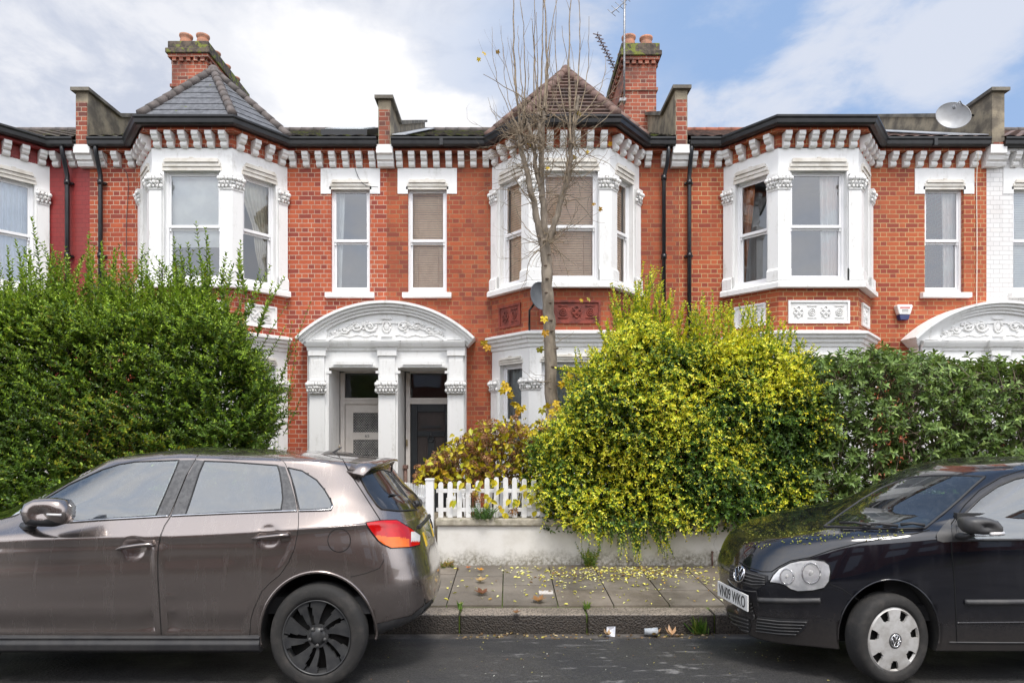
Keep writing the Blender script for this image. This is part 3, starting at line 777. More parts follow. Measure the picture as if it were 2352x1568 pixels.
# lead flashing beside the right parapet and the middle one
fl = MB(); fl.prism([(11.75, RZ(11.75)+.045), (16.4, RZ(16.4)+.045), (16.4, RZ(16.4)+.06), (11.75, RZ(11.75)+.06)], 'x', 7.9, 8.64); fl.build('flashing', 'lead', H4)
fl = MB(); fl.prism([(11.75, RZ(11.75)+.045), (16.4, RZ(16.4)+.045), (16.4, RZ(16.4)+.06), (11.75, RZ(11.75)+.06)], 'x', -2.1, -1.85); fl.build('flashing', 'lead', H3)
# ---------------------------------------------------------------- double porches
def porch(cx, label, seed):
    rng = random.Random(seed)
    root = thing('porch', label, 'porch', (cx, 11.6, .2), 'arched white porches of the terrace')
    yf = 11.63; fr = ((cx, yf), (1, 0)); m = MB()
    # openings measured from the centre: two doors either side of the middle pier
    ops = [(-1.03, -.15, .2, 2.93), (.20, 1.08, .2, 2.93)]
    hw = 1.40
    wall_panel(m, (cx-hw, yf), (cx+hw, yf), .2, 3.42, [(a+hw, b+hw, .2, d) for a, b, c, d in ops], .75)
    for s in (-1, 1): m.lbox(fr, s*hw-.01, s*hw+.01, -.27, 0, .2, 3.42)
    # hood over each opening
    for a, b, c, d in ops:
        m.lbox(fr, a+.05, b-.05, 0, .02, d+.01, d+.05); m.lbox(fr, a+.09, b-.09, 0, .045, d+.05, d+.11); m.lbox(fr, a+.15, b-.15, 0, .03, d+.11, d+.13)
        for u in (a, b): m.lbox(fr, u-.045, u+.045, -.01, .012, d-.10, d-.055)
    # cornice with breaks
    pth = []
    for u0, u1, o in ((-hw, -1.07, .05), (-1.07, -.15, .0), (-.15, .17, .05), (.17, 1.09, .0), (1.09, hw, .05)): pth += [(cx+u0, yf-o), (cx+u1, yf-o)]
    m.moulding(pth, [(0, 3.23), (.02, 3.23), (.03, 3.28), (.06, 3.30), (.09, 3.36), (.10, 3.39), (0, 3.41)])
    # segmental pediment: tympanum, archivolt rings
    def arc(rx, zt, n=28, z0=3.41): return [(rx*math.cos(math.pi-math.pi*i/n*1.0), z0) for i in range(n+1)]
    Rr = (1.50**2+.60**2)/(2*.60); zc = 3.42+.60-Rr; A = math.asin(1.50/Rr)
    def apt(off, t): r = Rr+off; return (r*math.sin(t), zc+r*math.cos(t))
    n = 40
    tym = [(u, z) for u, z in [apt(-.06, -A+2*A*i/n) for i in range(n+1)]]
    tym = [(u, max(z, 3.41)) for u, z in tym]
    m.prism([(cx+u, z) for u, z in tym]+[(cx+1.44, 3.39), (cx-1.44, 3.39)], 'y', yf-.0, yf+.27)
    for (r0, r1, out) in ((-.30, -.26, .02), (-.12, -.07, .05), (-.07, -.02, .09), (-.02, .03, .14), (.03, .075, .19)):
        vs = []; fs = []
        for i in range(n+1):
            t = -A*1.02+2*A*1.02*i/n if r0 > -.2 else -A*.80+2*A*.80*i/n
            for rr, y in ((r0, yf-out), (r1, yf-out), (r1, yf+.26), (r0, yf+.26)):
                u, z = apt(rr, t); vs.append((cx+u, y, z))
        for i in range(n):
            for k in range(4): fs.append((i*4+k, i*4+(k+1) % 4, (i+1)*4+(k+1) % 4, (i+1)*4+k))
        fs += [(0, 1, 2, 3), (n*4+3, n*4+2, n*4+1, n*4)]
        m.add(vs, fs, 0, False)
    for s in (-1, 1): m.prism([(cx+s*1.40, 3.42), (cx+s*1.06, 3.42), (cx+s*1.06, 3.70), (cx+s*1.40, 3.50)], 'y', yf-.045, yf+.01)
    body = m.build('surround', 'white_stone', root)
    # carved scrolls in the tympanum
    g = MB()
    def spiral(u, z, r, turns, sgn, th=.018, a0=0.0):
        pts = []; N_ = int(14*turns)
        for i in range(N_+1):
            q = i/N_; a = a0+sgn*q*turns*2*math.pi; rr = r*(1-q*.85); pts.append((cx+u+rr*math.cos(a), yf-.012, z+rr*.85*math.sin(a)))
        g.tube(pts, [th*(1-.5*i/N_) for i in range(N_+1)], 6)
        g.ball((cx+u, yf-.015, z), th*1.5, 7, 5)
    zb = 3.56
    for s in (-1, 1):
        for (u, z, r) in ((.30, 3.66, .115), (.54, 3.66, .095), (.75, 3.60, .075), (.92, 3.56, .05)):
            spiral(s*u, z, r, 1.5, s, .02); spiral(s*(u+r*1.0), z+(.03 if r > .09 else .0), r*.45, 1.2, -s, .012)
            for k in range(7):
                a = rng.uniform(0, 6.28); g.ball((cx+s*(u+math.cos(a)*r*1.05), yf-.01, z+math.sin(a)*r*.8), rng.uniform(.014, .026), 6, 4, sc=(1.5, .8, .8))
        g.tube([(cx+s*(.16+.86*i/12), yf-.01, 3.50+.02*math.sin(i*1.6)) for i in range(13)], .012, 5)
    g.tube([(cx+.07*math.cos(t), yf-.012, 3.66+.10*math.sin(t)) for t in [i*math.pi/8 for i in range(17)]], .016, 6)
    g.ball((cx, yf, 3.66), .055, 10, 6, sc=(1, .4, 1.4))
    g.lbox(fr, -.09, .09, 0, .03, 3.79, 3.82); g.lbox(fr, -.10, .10, 0, .025, 3.48, 3.51)
    g.build('scroll_carving', 'white_trim', body)
    for (u0, u1) in ((-1.355, -1.09), (-.135, .165), (1.10, 1.375)):
        p = MB(); p.lbox(fr, u0, u1, -.01, .05, .2, 2.47); p.lbox(fr, u0-.03, u1+.03, -.01, .09, .2, .62); p.lbox(fr, u0-.015, u1+.015, -.01, .07, .62, .68)
        p.lbox(fr, u0+.01, u1-.01, -.01, .045, 2.7, 3.14); p.lbox(fr, u0-.02, u1+.02, -.01, .07, 3.14, 3.23)
        for k in range(5): a = u0+.04+(u1-u0-.08)*k/4; p.lbox(fr, a-.012, a+.012, .04, .053, 2.76, 3.06)
        po = p.build('pilaster', 'white_stone', root)
        c = MB(); capital(c, [tuple(FQ(fr, u0-.02, .05, 0).xy), tuple(FQ(fr, u1+.02, .05, 0).xy)], 2.47, 2.70, rng); c.build('capital', 'white_trim', po)
    # step and tiled floor of the recess
    s = MB(); s.box(cx-1.05, cx-.13, yf-.35, yf+1.0, .1, .27); s.box(cx+.18, cx+1.1, yf-.35, yf+1.0, .1, .27); s.build('doorstep', 'cement', root)
    return root
porch(-2.17, 'arched white porch over the two front doors, one white and one black', 11)
porch(8.71, 'arched white porch at the right edge, rising behind the glossy hedge', 12)
MATS['white_stone']

def door(house_root, x0, x1, kind, y=12.40):
    """front door with its fanlight, seen inside the porch"""
    fr = ((x0, y), (1, 0)); L = x1-x0
    f = MB(); f.lbox(fr, -.085, -.005, -.06, .03, .27, 2.95); f.lbox(fr, L+.005, L+.085, -.06, .03, .27, 2.95)
    f.lbox(fr, -.085, L+.085, -.06, .03, 2.90, 2.95); f.lbox(fr, -.005, L+.005, -.06, .035, 2.315, 2.43)
    n = int(L/.035)
    for i in range(n): u = (i+.5)*L/n; f.lbox(fr, u-.009, u+.009, .03, .045, 2.345, 2.385)
    f.lbox(fr, 0, L, .03, .05, 2.395, 2.425)
    fo = f.build('door_frame', 'door_white', house_root)
    g = MB(); g.add([FQ(fr, 0, -.02, 2.43), FQ(fr, L, -.02, 2.43), FQ(fr, L, -.02, 2.90), FQ(fr, 0, -.02, 2.90)], [(0, 1, 2, 3)]); g.build('fanlight', 'fanlight_glass', fo, recalc=False)
    d = MB()
    if kind == 'white':
        bars = [(0, .15, .28, 2.315), (L-.15, L, .28, 2.315), (.15, L-.15, 2.15, 2.315), (.15, L-.15, 1.64, 1.78), (.15, L-.15, .28, .95)]
        for a, b, c, e in bars: d.lbox(fr, a, b, -.045, 0, c, e)
        do = d.build('front_door', 'door_white', house_root, bevel=.004, seg=1)
        b = MB(); b.lbox(fr, .15, L-.15, -.04, -.035, .95, 2.15); b.build('door_glass', 'room_dark', do)
        for (c, e) in ((1.78, 2.15), (.95, 1.64)):
            ms = MB()
            nn = 11; w_ = (L-.3)/nn
            for i in range(nn):
                m_ = int((e-c)/.05)
                for j in range(m_):
                    u = .15+w_*(i+.5); z = c+(e-c)*(j+.5)/m_; h = (e-c)/m_/2
                    for s in (-1, 1):
                        ms.tube([FQ(fr, u, -.01, z-h), FQ(fr, u+s*w_/2, -.01, z), FQ(fr, u, -.01, z+h)], .0065, 4, sm=False)
            ms.build('door_grille', 'mesh_metal', do)
        t = MB(); text_mesh('65', .052, 1.25, t, lambda a, b_: (x0+L*.52+a, y-.002, 1.71+b_)); t.build('house_number', 'ink_dark', do, recalc=False)
        h = MB(); h.lbox(fr, .03, .11, 0, .03, 1.12, 1.34); h.tube([FQ(fr, .07, .02, 1.24), FQ(fr, .07, .07, 1.24), FQ(fr, .0, .08, 1.26)], .012, 6); h.build('door_handle', 'plastic_grey', do)
    else:
        bars = [(0, .13, .28, 2.315), (L-.13, L, .28, 2.315), (.13, L-.13, 2.16, 2.315), (.13, L-.13, 1.70, 1.80), (.13, L-.13, .28, .88), (L/2-.06, L/2+.06, .88, 1.70)]
        for a, b, c, e in bars: d.lbox(fr, a, b, -.045, 0, c, e)
        do = d.build('front_door', 'door_black', house_root, bevel=.006, seg=1)
        b = MB(); b.lbox(fr, .13, L-.13, -.03, -.022, .88, 2.16)
        for (a, c, e, z) in ((.16, L-.16, 1.83, 2.13), (.16, L/2-.09, .92, 1.67), (L/2+.09, L-.16, .92, 1.67)): b.lbox(fr, a, c, -.022, -.012, e, z)
        b.build('door_panel', 'door_panel_brown', do, bevel=.004, seg=1)
        h = MB(); h.tube([FQ(fr, L/2+.055*math.cos(t), .02+.01*math.sin(t), 1.66+.06*math.sin(t)) for t in [i*math.pi/6 for i in range(13)]], .011, 6); h.ball(FQ(fr, L/2, .015, 1.74), .028, 8, 6); h.build('door_knocker', 'door_black', do)
        h = MB(); h.lbox(fr, .20, L-.20, 0, .012, 1.86, 1.90); h.build('letter_slot', 'door_black', do)
    return do
door(H2, -3.10, -2.30, 'white'); door(H3, -1.86, -1.08, 'black'); door(H4, 7.75, 8.50, 'black'); door(H5, 8.98, 9.78, 'white')
# bell push and intercom on the frame of the white door, letter box below it
m = MB(); m.box(-3.205, -3.165, 12.30, 12.345, 1.33, 1.55); bo = m.build('entry_phone', 'door_white', H2, bevel=.005)
m = MB(); m.box(-3.195, -3.175, 12.29, 12.31, 1.45, 1.52); m.box(-3.195, -3.175, 12.29, 12.31, 1.37, 1.42); m.build('bell_push', 'brass', bo)
m = MB(); m.box(-3.34, -3.14, 11.95, 12.05, 1.02, 1.20); o = m.build('mail_box', 'aerial_rust', None, bevel=.006); tagd(o, 'small brown mail box in the recess left of the white front door', 'mail box')
m = MB(); m.tube([(-1.925, 12.2, .25), (-1.925, 12.2, 1.12)], .035, 8); m.box(-1.97, -1.88, 12.15, 12.25, 1.1, 1.17); m.build('waste_pipe', 'aerial_rust', H3)
m = MB(); m.box(-1.935, -1.905, 12.33, 12.345, 1.52, 1.64); m.build('bell_push', 'brass', H3)

# ---------------------------------------------------------------- things fixed to the houses
def dish(label, c, normal, ru, rv, matd, arm_to, mount, group='satellite dishes', roll=0.0):
    root = thing('satellite_dish', label, 'satellite dish', mount[-1], group)
    nrm_ = Vector(normal).normalized(); a = nrm_.cross(Vector((0, 0, 1))).normalized(); b = a.cross(nrm_)*-1; a, b = a*math.cos(roll)+b*math.sin(roll), b*math.cos(roll)-a*math.sin(roll)
    m = MB(); vs = [Vector(c)-nrm_*.0]; fs = []; K = 28; J = 5
    for j in range(1, J+1):
        for k in range(K):
            t = 2*math.pi*k/K; r = j/J; vs.append(Vector(c)+a*(ru*r*math.cos(t))+b*(rv*r*math.sin(t))+nrm_*(.07*r*r))
    for k in range(K): fs.append((0, 1+k, 1+(k+1) % K))
    for j in range(J-1):
        for k in range(K): p = 1+j*K+k; q = 1+j*K+(k+1) % K; fs.append((p, p+K, q+K, q))
    m.add(vs, fs, 0, True)
    vs2 = [v-nrm_*.008 for v in vs]; m.add(vs2, [tuple(reversed(f)) for f in fs], 0, True)
    m.tube([vs[1+(J-1)*K+k] for k in list(range(K))+[0]], .007, 5, cap=False)
    m.build('reflector', matd, root, recalc=False)
    l = MB(); tip = Vector(c)+nrm_*.34-b*rv*.15; l.tube([Vector(c)-b*rv*.95+nrm_*.06, Vector(c)-b*rv*.75+nrm_*.3, tip], .010, 6); l.tube([tip, tip-nrm_*.07], [.03, .022], 10); l.build('feed_arm', 'plastic_grey', root)
    k = MB(); k.tube(mount, .018, 8); k.tube([Vector(c)-nrm_*.01, Vector(c)-nrm_*.08], .05, 8); k.tube([Vector(c)-nrm_*.06, mount[0]], .02, 6); k.build('mount', 'gutter_black', root)
    return root
dish('dark grey satellite dish beside the tree trunk, on a pole above the bay cornice', W3(1238, 682, 10.8), (.55, -1, .15), .20, .235, 'dish_grey', None, [W3(1222, 705, 10.98), W3(1216, 712, 11.0), W3(1216, 762, 11.0)])
dish('pale oval satellite dish on the roof by the right parapet', W3(2190, 269, 11.9), (-.75, -1, .10), .30, .215, 'dish_light', None, [W3(2212, 262, 12.1), W3(2240, 266, 12.15), W3(2262, 290, 12.15)], roll=R(-42))
m = MB(); bx_, bz = (2070-VX)/126, CZ+(985-718)/126
m.prism([(bx_-.13, bz+.13), (bx_-.145, bz+.10), (bx_-.10, bz-.05), (bx_+.10, bz-.05), (bx_+.145, bz+.10), (bx_+.13, bz+.13)], 'y', YW-.11, YW+.0)
al = thing('alarm_box', 'white burglar alarm box with dark blue base on the orange brick wall', 'alarm box', (bx_, YW, bz-.15))
ab = m.build('cover', 'alarm_white', al, bevel=.012)
m = MB(); m.prism([(bx_-.10, bz-.05), (bx_-.075, bz-.145), (bx_+.075, bz-.145), (bx_+.10, bz-.05)], 'y', YW-.10, YW); m.build('base', 'alarm_blue', al, bevel=.01)
m = MB()
for i in range(9): m.box(bx_-.085+.02*i, bx_-.072+.02*i, YW-.1125, YW-.11, bz+.055, bz+.085)
m.build('lettering', 'sign_red', ab)
m = MB()
for j in range(2):
    for i in range(7): m.box(bx_-.055+.017*i, bx_-.044+.017*i, YW-.1125, YW-.11, bz+.025-.028*j, bz+.037-.028*j)
m.build('lettering', 'ink_dark', ab)

# aerials
def aerial():
    root = thing('tv_aerial', 'tall aerial pole strapped to the right chimney, its head above the pots', 'aerial', W3(1434, 235, 13.9))
    m = MB(); m.tube([W3(1434, 240, 13.9), W3(1434, 100, 13.9), W3(1435, -60, 13.9)], .022, 8); m.box(2.36, 2.5, 13.85, 13.95, 8.8, 8.86); mo = m.build('mast', 'aerial_metal', root)
    m = MB(); a, b = W3(1405, 30, 13.7), W3(1436, 4, 13.9); m.tube([a, b], .012, 6); c = W3(1455, -20, 14.1); m.tube([b, c], .012, 6)
    d = (b-a).normalized(); side = d.cross(Vector((0, 1, 0))).normalized()
    for i in range(7): p = a.lerp(c, i/6); m.tube([p-side*.11, p+side*.11], .006, 5)
    m.build('aerial_head', 'aerial_metal', root)
    r2 = thing('tv_aerial', 'slanting rusty aerial with short rods, left of the right chimney against the cloud', 'aerial', W3(1425, 235, 14.8), 'television aerials')
    m = MB(); m.tube([W3(1425, 240, 14.8), W3(1423, 150, 14.8)], .016, 6); m.build('mast', 'aerial_metal', r2)
    m = MB(); a, b = W3(1372, 80, 14.2), W3(1424, 182, 14.8); m.tube([a, b], .011, 6)
    for i in range(13): p = a.lerp(b, i/12); m.tube([p-Vector((.095, 0, -.02)), p+Vector((.095, 0, -.02))], .010, 5); m.tube([p-Vector((0, .1, 0)), p+Vector((0, .1, 0))], .008, 5)
    m.build('aerial_head', 'aerial_rust', r2)
    root['group'] = 'television aerials'
aerial()
# loose cables on the facade
def cable(pts, r, name, label, mat='wire_dark'):
    m = MB(); P = [W3(*p) for p in pts]; out = []
    for i in range(len(P)-1):
        for k in range(6):
            t = k/6; p0 = P[max(i-1, 0)]; p1 = P[i]; p2 = P[i+1]; p3 = P[min(i+2, len(P)-1)]
            out.append(.5*((2*p1)+(p2-p0)*t+(2*p0-5*p1+4*p2-p3)*t*t+(3*p1-p0-3*p2+p3)*t**3))
    out.append(P[-1]); m.tube(out, r, 5); o = m.build(name, mat, None); return tagd(o, label, 'cable')
cable([(810, 355, 11.55), (818, 395, 11.86), (836, 424, 11.84), (868, 430, 11.84)], .006, 'cable', 'thin dark cable hanging across the lintel of the left narrow window')
cable([(2247, 350, 11.6), (2243, 420, 11.87), (2244, 560, 11.87), (2243, 700, 11.87)], .008, 'cable', 'thin pale cable running down the orange brick beside the white house', 'curtain_cream')
cable([(234, 345, 11.6), (250, 380, 11.7), (292, 400, 11.86), (290, 520, 11.87), (291, 640, 11.87)], .006, 'cable', 'thin dark cable down the brick between the pipe and the left bay')

# ---------------------------------------------------------------- ground, road, kerb, pavement
def sheet(name, rows, x0, x1, matn, kind='structure', nx=2):
    m = MB()
    for (y0, z0), (y1, z1) in zip(rows[:-1], rows[1:]): m.add([(x0, y0, z0), (x1, y0, z0), (x1, y1, z1), (x0, y1, z1)], [(0, 1, 2, 3)])
    o = m.build(name, matn, None, recalc=False); o['kind'] = kind; return o
m_, nt, p, out = newmat('asphalt')
pos = nt.node('ShaderNodeNewGeometry').outputs['Position']
s_ = nt.node('ShaderNodeSeparateXYZ'); nt.l.new(pos, s_.inputs[0])
n1 = nt.noise(pos, 110, 4, .7); n2 = nt.noise(pos, 1.1, 6, .6); n3 = nt.noise(pos, 5, 6, .65)
col = nt.mix(nt.ramp(n1, .38, .66), (.022, .021, .021), (.085, .082, .080))
col = nt.mix(nt.ramp(n2, .38, .68, 0, .6), col, (.022, .022, .024))
vs_ = nt.node('ShaderNodeTexVoronoi'); vs_.inputs['Scale'].default_value = 38; nt.l.new(pos, vs_.inputs['Vector'])
col = nt.mix(nt.math('MULTIPLY', nt.ramp(vs_.outputs['Distance'], .10, .22, 1, 0), .35), col, (.19, .18, .165))
mpx = nt.node('ShaderNodeMapping'); mpx.inputs['Scale'].default_value = (1.2, 3.2, 1); nt.l.new(pos, mpx.inputs['Vector'])
chalk = nt.ramp(nt.noise(mpx.outputs[0], 2.2, 8, .7), .555, .66, 0, .62)
dpt = nt.node('ShaderNodeVectorMath', operation='DISTANCE'); nt.l.new(pos, dpt.inputs[0]); dpt.inputs[1].default_value = (.75, 5.35, -.05)
chalk = nt.math('MULTIPLY', chalk, nt.ramp(dpt.outputs['Value'], .5, 1.5, 1, .15))
col = nt.mix(chalk, col, (.32, .31, .30))
edge = nt.math('MULTIPLY', nt.ramp(nt.math('ADD', s_.outputs[1], nt.math('MULTIPLY', n3, .08)), 6.13, 6.19), .8)
col = nt.mix(edge, col, nt.mix(nt.ramp(n3, .4, .6), (.075, .065, .055), (.17, .15, .13)))
setp(nt, p, **{'Base Color': col, 'Roughness': nt.ramp(n2, .3, .7, .42, .75)}); bump(nt, p, nt.math('ADD', n1, nt.math('MULTIPLY', vs_.outputs['Distance'], .8)), .9, .010)
m_, nt, p, out = newmat('paving')
pos = nt.node('ShaderNodeNewGeometry').outputs['Position']; at = nt.node('ShaderNodeAttribute'); at.attribute_name = 'tone'
n1 = nt.noise(pos, 2.2, 7, .65); n2 = nt.noise(pos, 60, 4)
col = nt.mix(nt.ramp(n1, .32, .68), (.110, .092, .073), (.215, .183, .147)); col = nt.mix(.55, col, at.outputs['Color'], 'MULTIPLY')
col = nt.mix(nt.ramp(n2, .5, .8, 0, .35), col, (.3, .27, .23))
setp(nt, p, **{'Base Color': col, 'Roughness': nt.ramp(n1, .3, .7, .35, .75)}); bump(nt, p, nt.math('ADD', n2, nt.noise(pos, 11, 5)), .35, .006)
m_, nt, p, out = newmat('granite')
pos = nt.node('ShaderNodeNewGeometry').outputs['Position']; nr = nt.node('ShaderNodeNewGeometry').outputs['Normal']
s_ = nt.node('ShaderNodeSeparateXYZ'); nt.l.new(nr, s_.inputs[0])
v_ = nt.node('ShaderNodeTexVoronoi'); v_.inputs['Scale'].default_value = 55; nt.l.new(pos, v_.inputs['Vector'])
n2 = nt.noise(pos, 3, 5)
spk = nt.ramp(v_.outputs['Distance'], .2, .6)
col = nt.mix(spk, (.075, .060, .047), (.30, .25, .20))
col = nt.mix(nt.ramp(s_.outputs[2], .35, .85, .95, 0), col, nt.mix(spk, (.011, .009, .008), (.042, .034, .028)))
col = nt.mix(nt.ramp(n2, .4, .7, 0, .4), col, (.04, .036, .03))
setp(nt, p, **{'Base Color': col, 'Roughness': .55}); bump(nt, p, v_.outputs['Distance'], .7, .01)
mossy('soil', (.07, .052, .038), (.04, .03, .024), (.05, .075, .02), .5, .62, 3)
mossy('moss_joint', (.05, .05, .03), (.03, .03, .02), (.10, .15, .02), .38, .5, 6)
simple('path_tile', (.22, .17, .14), (.15, .12, .1), 3, .7)

sheet('ground', [(-400, -.42), (600, -.42)], -500, 500, 'soil')
sheet('road', [(-1.4, -.14), (.4, -.03), (2.5, .03), (4.4, .012), (5.2, -.03), (6.0, -.112), (6.36, -.142)], -60, 60, 'asphalt')
sheet('garden_ground', [(8.35, .13), (13.5, .19)], -40, 40, 'soil')
PY = [6.57, 7.11, 7.72, 8.2]
def pz(y): return .066+(y-6.57)/(8.2-6.57)*.068
m = MB(); m.box(-60, 60, 6.5, 8.5, -.3, .045); o = m.build('pavement_bed', 'moss_joint', None); o['kind'] = 'structure'
pm = MB(); tones = []; rr = random.Random(5)
k = -28
while k < 30:
    x0 = -.063+.5625*k; x1 = x0+.5625; off = rr.uniform(-.12, .12) if k % 3 else .0; ys = [6.575, 7.11+off, 7.70+off*.6, 8.2]
    if k in (0, 4): ys = [6.575, 7.3, 8.2]
    for a, b in zip(ys[:-1], ys[1:]):
        g = .006; t = rr.uniform(-.003, .003); pm.add([(x0+g, a+g, pz(a)+t), (x1-g, a+g, pz(a)+t), (x1-g, b-g, pz(b)+t), (x0+g, b-g, pz(b)+t),
                (x0+g-.003, a+g-.003, 0), (x1-g+.003, a+g-.003, 0), (x1-g+.003, b-g+.003, 0), (x0+g-.003, b-g+.003, 0)], [(0, 1, 2, 3), (0, 4, 5, 1), (1, 5, 6, 2), (2, 6, 7, 3), (3, 7, 4, 0)])
        c = rr.uniform(.6, 1.15); w_ = rr.uniform(-.06, .06); tones += [(c+w_, c, c-w_, 1)]*5
    k += 1
po = pm.build('pavement', 'paving', None, recalc=False); po['kind'] = 'structure'
ca = po.data.color_attributes.new('tone', 'FLOAT_COLOR', 'CORNER'); arr = []
for pl, t in zip(po.data.polygons, tones): arr += list(t)*pl.loop_total
ca.data.foreach_set('color', arr)
# kerb stones: countable, each its own object
edges = [-.475-1.23*7, ]
xs_ = [-.475+1.235*i for i in range(-8, 13)]
for i, x0 in enumerate(xs_[:-1]):
    x1 = xs_[i+1]; j = rr.uniform(-.008, .008)
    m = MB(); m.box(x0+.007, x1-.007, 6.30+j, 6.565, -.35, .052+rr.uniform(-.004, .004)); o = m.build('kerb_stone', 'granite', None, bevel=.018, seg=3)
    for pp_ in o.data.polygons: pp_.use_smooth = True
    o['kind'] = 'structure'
m = MB(); m.box(-60, 60, 6.34, 6.56, -.4, .03); o = m.build('kerb_bed', 'moss_joint', None); o['kind'] = 'structure'
m = MB(); d_ = 7.08; cxg, cyg, czg = (1254*1-VX)*7.05/F, 7.0, pz(7.0)+.002
c_ = W3(1254, 1358, 7.0); m.box(c_.x-.075, c_.x+.075, 6.96, 7.08, pz(7.0)-.01, pz(7.0)+.006)
for i in range(9): m.box(c_.x-.068+.0165*i, c_.x-.060+.0165*i, 6.965, 7.075, pz(7.0)+.006, pz(7.0)+.012)
o = m.build('stopcock_cover', 'door_white', None); tagd(o, 'small cream ribbed access cover set in the paving', 'access cover')

# ---------------------------------------------------------------- front garden walls, fence and gate
m_, nt, p, out = newmat('wall_render')
pos = nt.node('ShaderNodeNewGeometry').outputs['Position']; s_ = nt.node('ShaderNodeSeparateXYZ'); nt.l.new(pos, s_.inputs[0])
n1 = nt.noise(pos, 3.2, 7, .65); n2 = nt.noise(pos, 25, 6, .7)
low_ = nt.ramp(nt.math('SUBTRACT', s_.outputs[2], nt.math('MULTIPLY', nt.math('SUBTRACT', n1, .5), .35)), .16, .36, 1, 0)
dirt = nt.math('MULTIPLY', low_, nt.ramp(n2, .35, .65, .25, .95))
vo = nt.node('ShaderNodeTexVoronoi'); vo.feature = 'DISTANCE_TO_EDGE'; vo.inputs['Scale'].default_value = 1.6
wv = nt.vmath('ADD', pos, nt.vmath('MULTIPLY', nt.noise(pos, 2.4, 4, out=1), (.6, .6, .6))); nt.l.new(wv, vo.inputs['Vector'])
crack = nt.math('MULTIPLY', nt.ramp(vo.outputs['Distance'], .0, .006, 1, 0), nt.ramp(nt.noise(pos, 1.7, 2), .5, .6, 0, .55))
col = nt.mix(nt.ramp(n1, .42, .72, 0, .55), (.74, .72, .68), (.58, .55, .49))
col = nt.mix(dirt, col, (.17, .15, .10)); col = nt.mix(crack, col, (.16, .14, .12))
setp(nt, p, **{'Base Color': col, 'Roughness': .8}); bump(nt, p, nt.math('ADD', n2, nt.math('MULTIPLY', crack, -1)), .3, .008)
mossy('coping_stone', (.46, .42, .34), (.30, .27, .21), (.13, .14, .05), .56, .68, 5)
def gwall(label, x0, x1):
    root = thing('garden_wall', label, 'wall', ((x0+x1)/2, 8.32, .13), 'low rendered front garden walls')
    m = MB(); m.box(x0, x1, 8.2, 8.42, .0, .63); m.build('render', 'wall_render', root, bevel=.006, seg=1)
    m = MB(); m.box(x0-.02, x1, 8.165, 8.455, .632, .715); m.build('coping', 'coping_stone', root, bevel=.012, seg=2)
gwall('low white rendered garden wall under the picket fence, cracked and stained at the foot', -.895, .92)
gwall('low white rendered garden wall under the yellow and green hedge', .925, 3.10)
gwall('low white garden wall partly hidden by the black car', 3.12, 7.6)
gwall('low white garden wall hidden behind the brown car', -6.6, -1.9)
m = MB(); m.box(1.35+.0, 1.37, 8.19, 8.2, .3, .31)
# rust stain pipe stub near the black car
c_ = W3(1636, 1290, 8.19)
m = MB(); m.tube([(c_.x, 8.19, .30), (c_.x, 8.185, .12)], .012, 6); m.tube([(c_.x, 8.2, .30), (c_.x, 8.17, .30)], .014, 6); o = m.build('pipe_stub', 'aerial_rust', None); tagd(o, 'rusty pipe stub at the foot of the white wall beside the black car', 'pipe')

def fence():
    root = thing('picket_fence', 'white picket fence with rounded tops standing on the low wall', 'fence', (-.2, 8.3, .72))
    rr2 = random.Random(3); y0 = 8.285
    for (z0, z1) in ((.79, .84), (1.03, 1.08)):
        m = MB(); m.box(-.92, 1.0, y0+.02, y0+.045, z0, z1); m.build('rail', 'fence_white', root, bevel=.003, seg=1)
    x = -.86; i = 0
    while x < 1.0:
        w_ = .062; zt = 1.17+rr2.uniform(-.012, .02)+.05*math.exp(-((x-(-.03))/.35)**2)
        pts = [(x-w_/2, .72), (x+w_/2, .72), (x+w_/2, zt-.03)]+[(x+w_/2*math.cos(a), zt-.03+.034*math.sin(a)) for a in [k*math.pi/6 for k in range(1, 6)]]+[(x-w_/2, zt-.03)]
        m = MB(); m.prism(pts, 'y', y0, y0+.02); m.build('picket', 'fence_white', root); x += .118+rr2.uniform(-.006, .006)
    p_ = thing('gate_post', 'square white gate post between the picket gate and the garden wall', 'post', (-.96, 8.25, .12))
    m = MB(); m.box(-1.035, -.935, 8.13, 8.23, .1, 1.20); m.build('post', 'fence_white', p_, bevel=.006)
    m = MB(); m.box(-1.042, -.928, 8.123, 8.237, 1.20, 1.222); m.build('cap', 'fence_white', p_, bevel=.006)
    g = thing('garden_gate', 'narrow white picket gate standing open behind the brown car', 'gate', (-1.05, 8.24, .15))
    a, b = Vector((-1.045, 8.25)), Vector((-1.50, 9.03)); fr, L = frame(tuple(a), tuple(b))
    for k in range(13):
        u = .03+(L-.06)*k/12; m = MB(); w_ = .045
        zt = 1.10-.02*k/12
        for (z0, z1, q) in ((.22, zt, 1.0), (zt, zt+.02, .7), (zt+.02, zt+.032, .35)): m.lbox(fr, u-w_/2*q, u+w_/2*q, 0, .018, z0, z1)
        m.build('picket', 'fence_white', g)
    for z in (.35, .92): m = MB(); m.lbox(fr, 0, L, -.03, -.002, z, z+.06); m.build('rail', 'fence_white', g)
fence()
# garden path
m = MB(); m.box(-2.7, -1.5, 8.2, 11.5, .05, .17); o = m.build('path', 'path_tile', None); o['kind'] = 'structure'

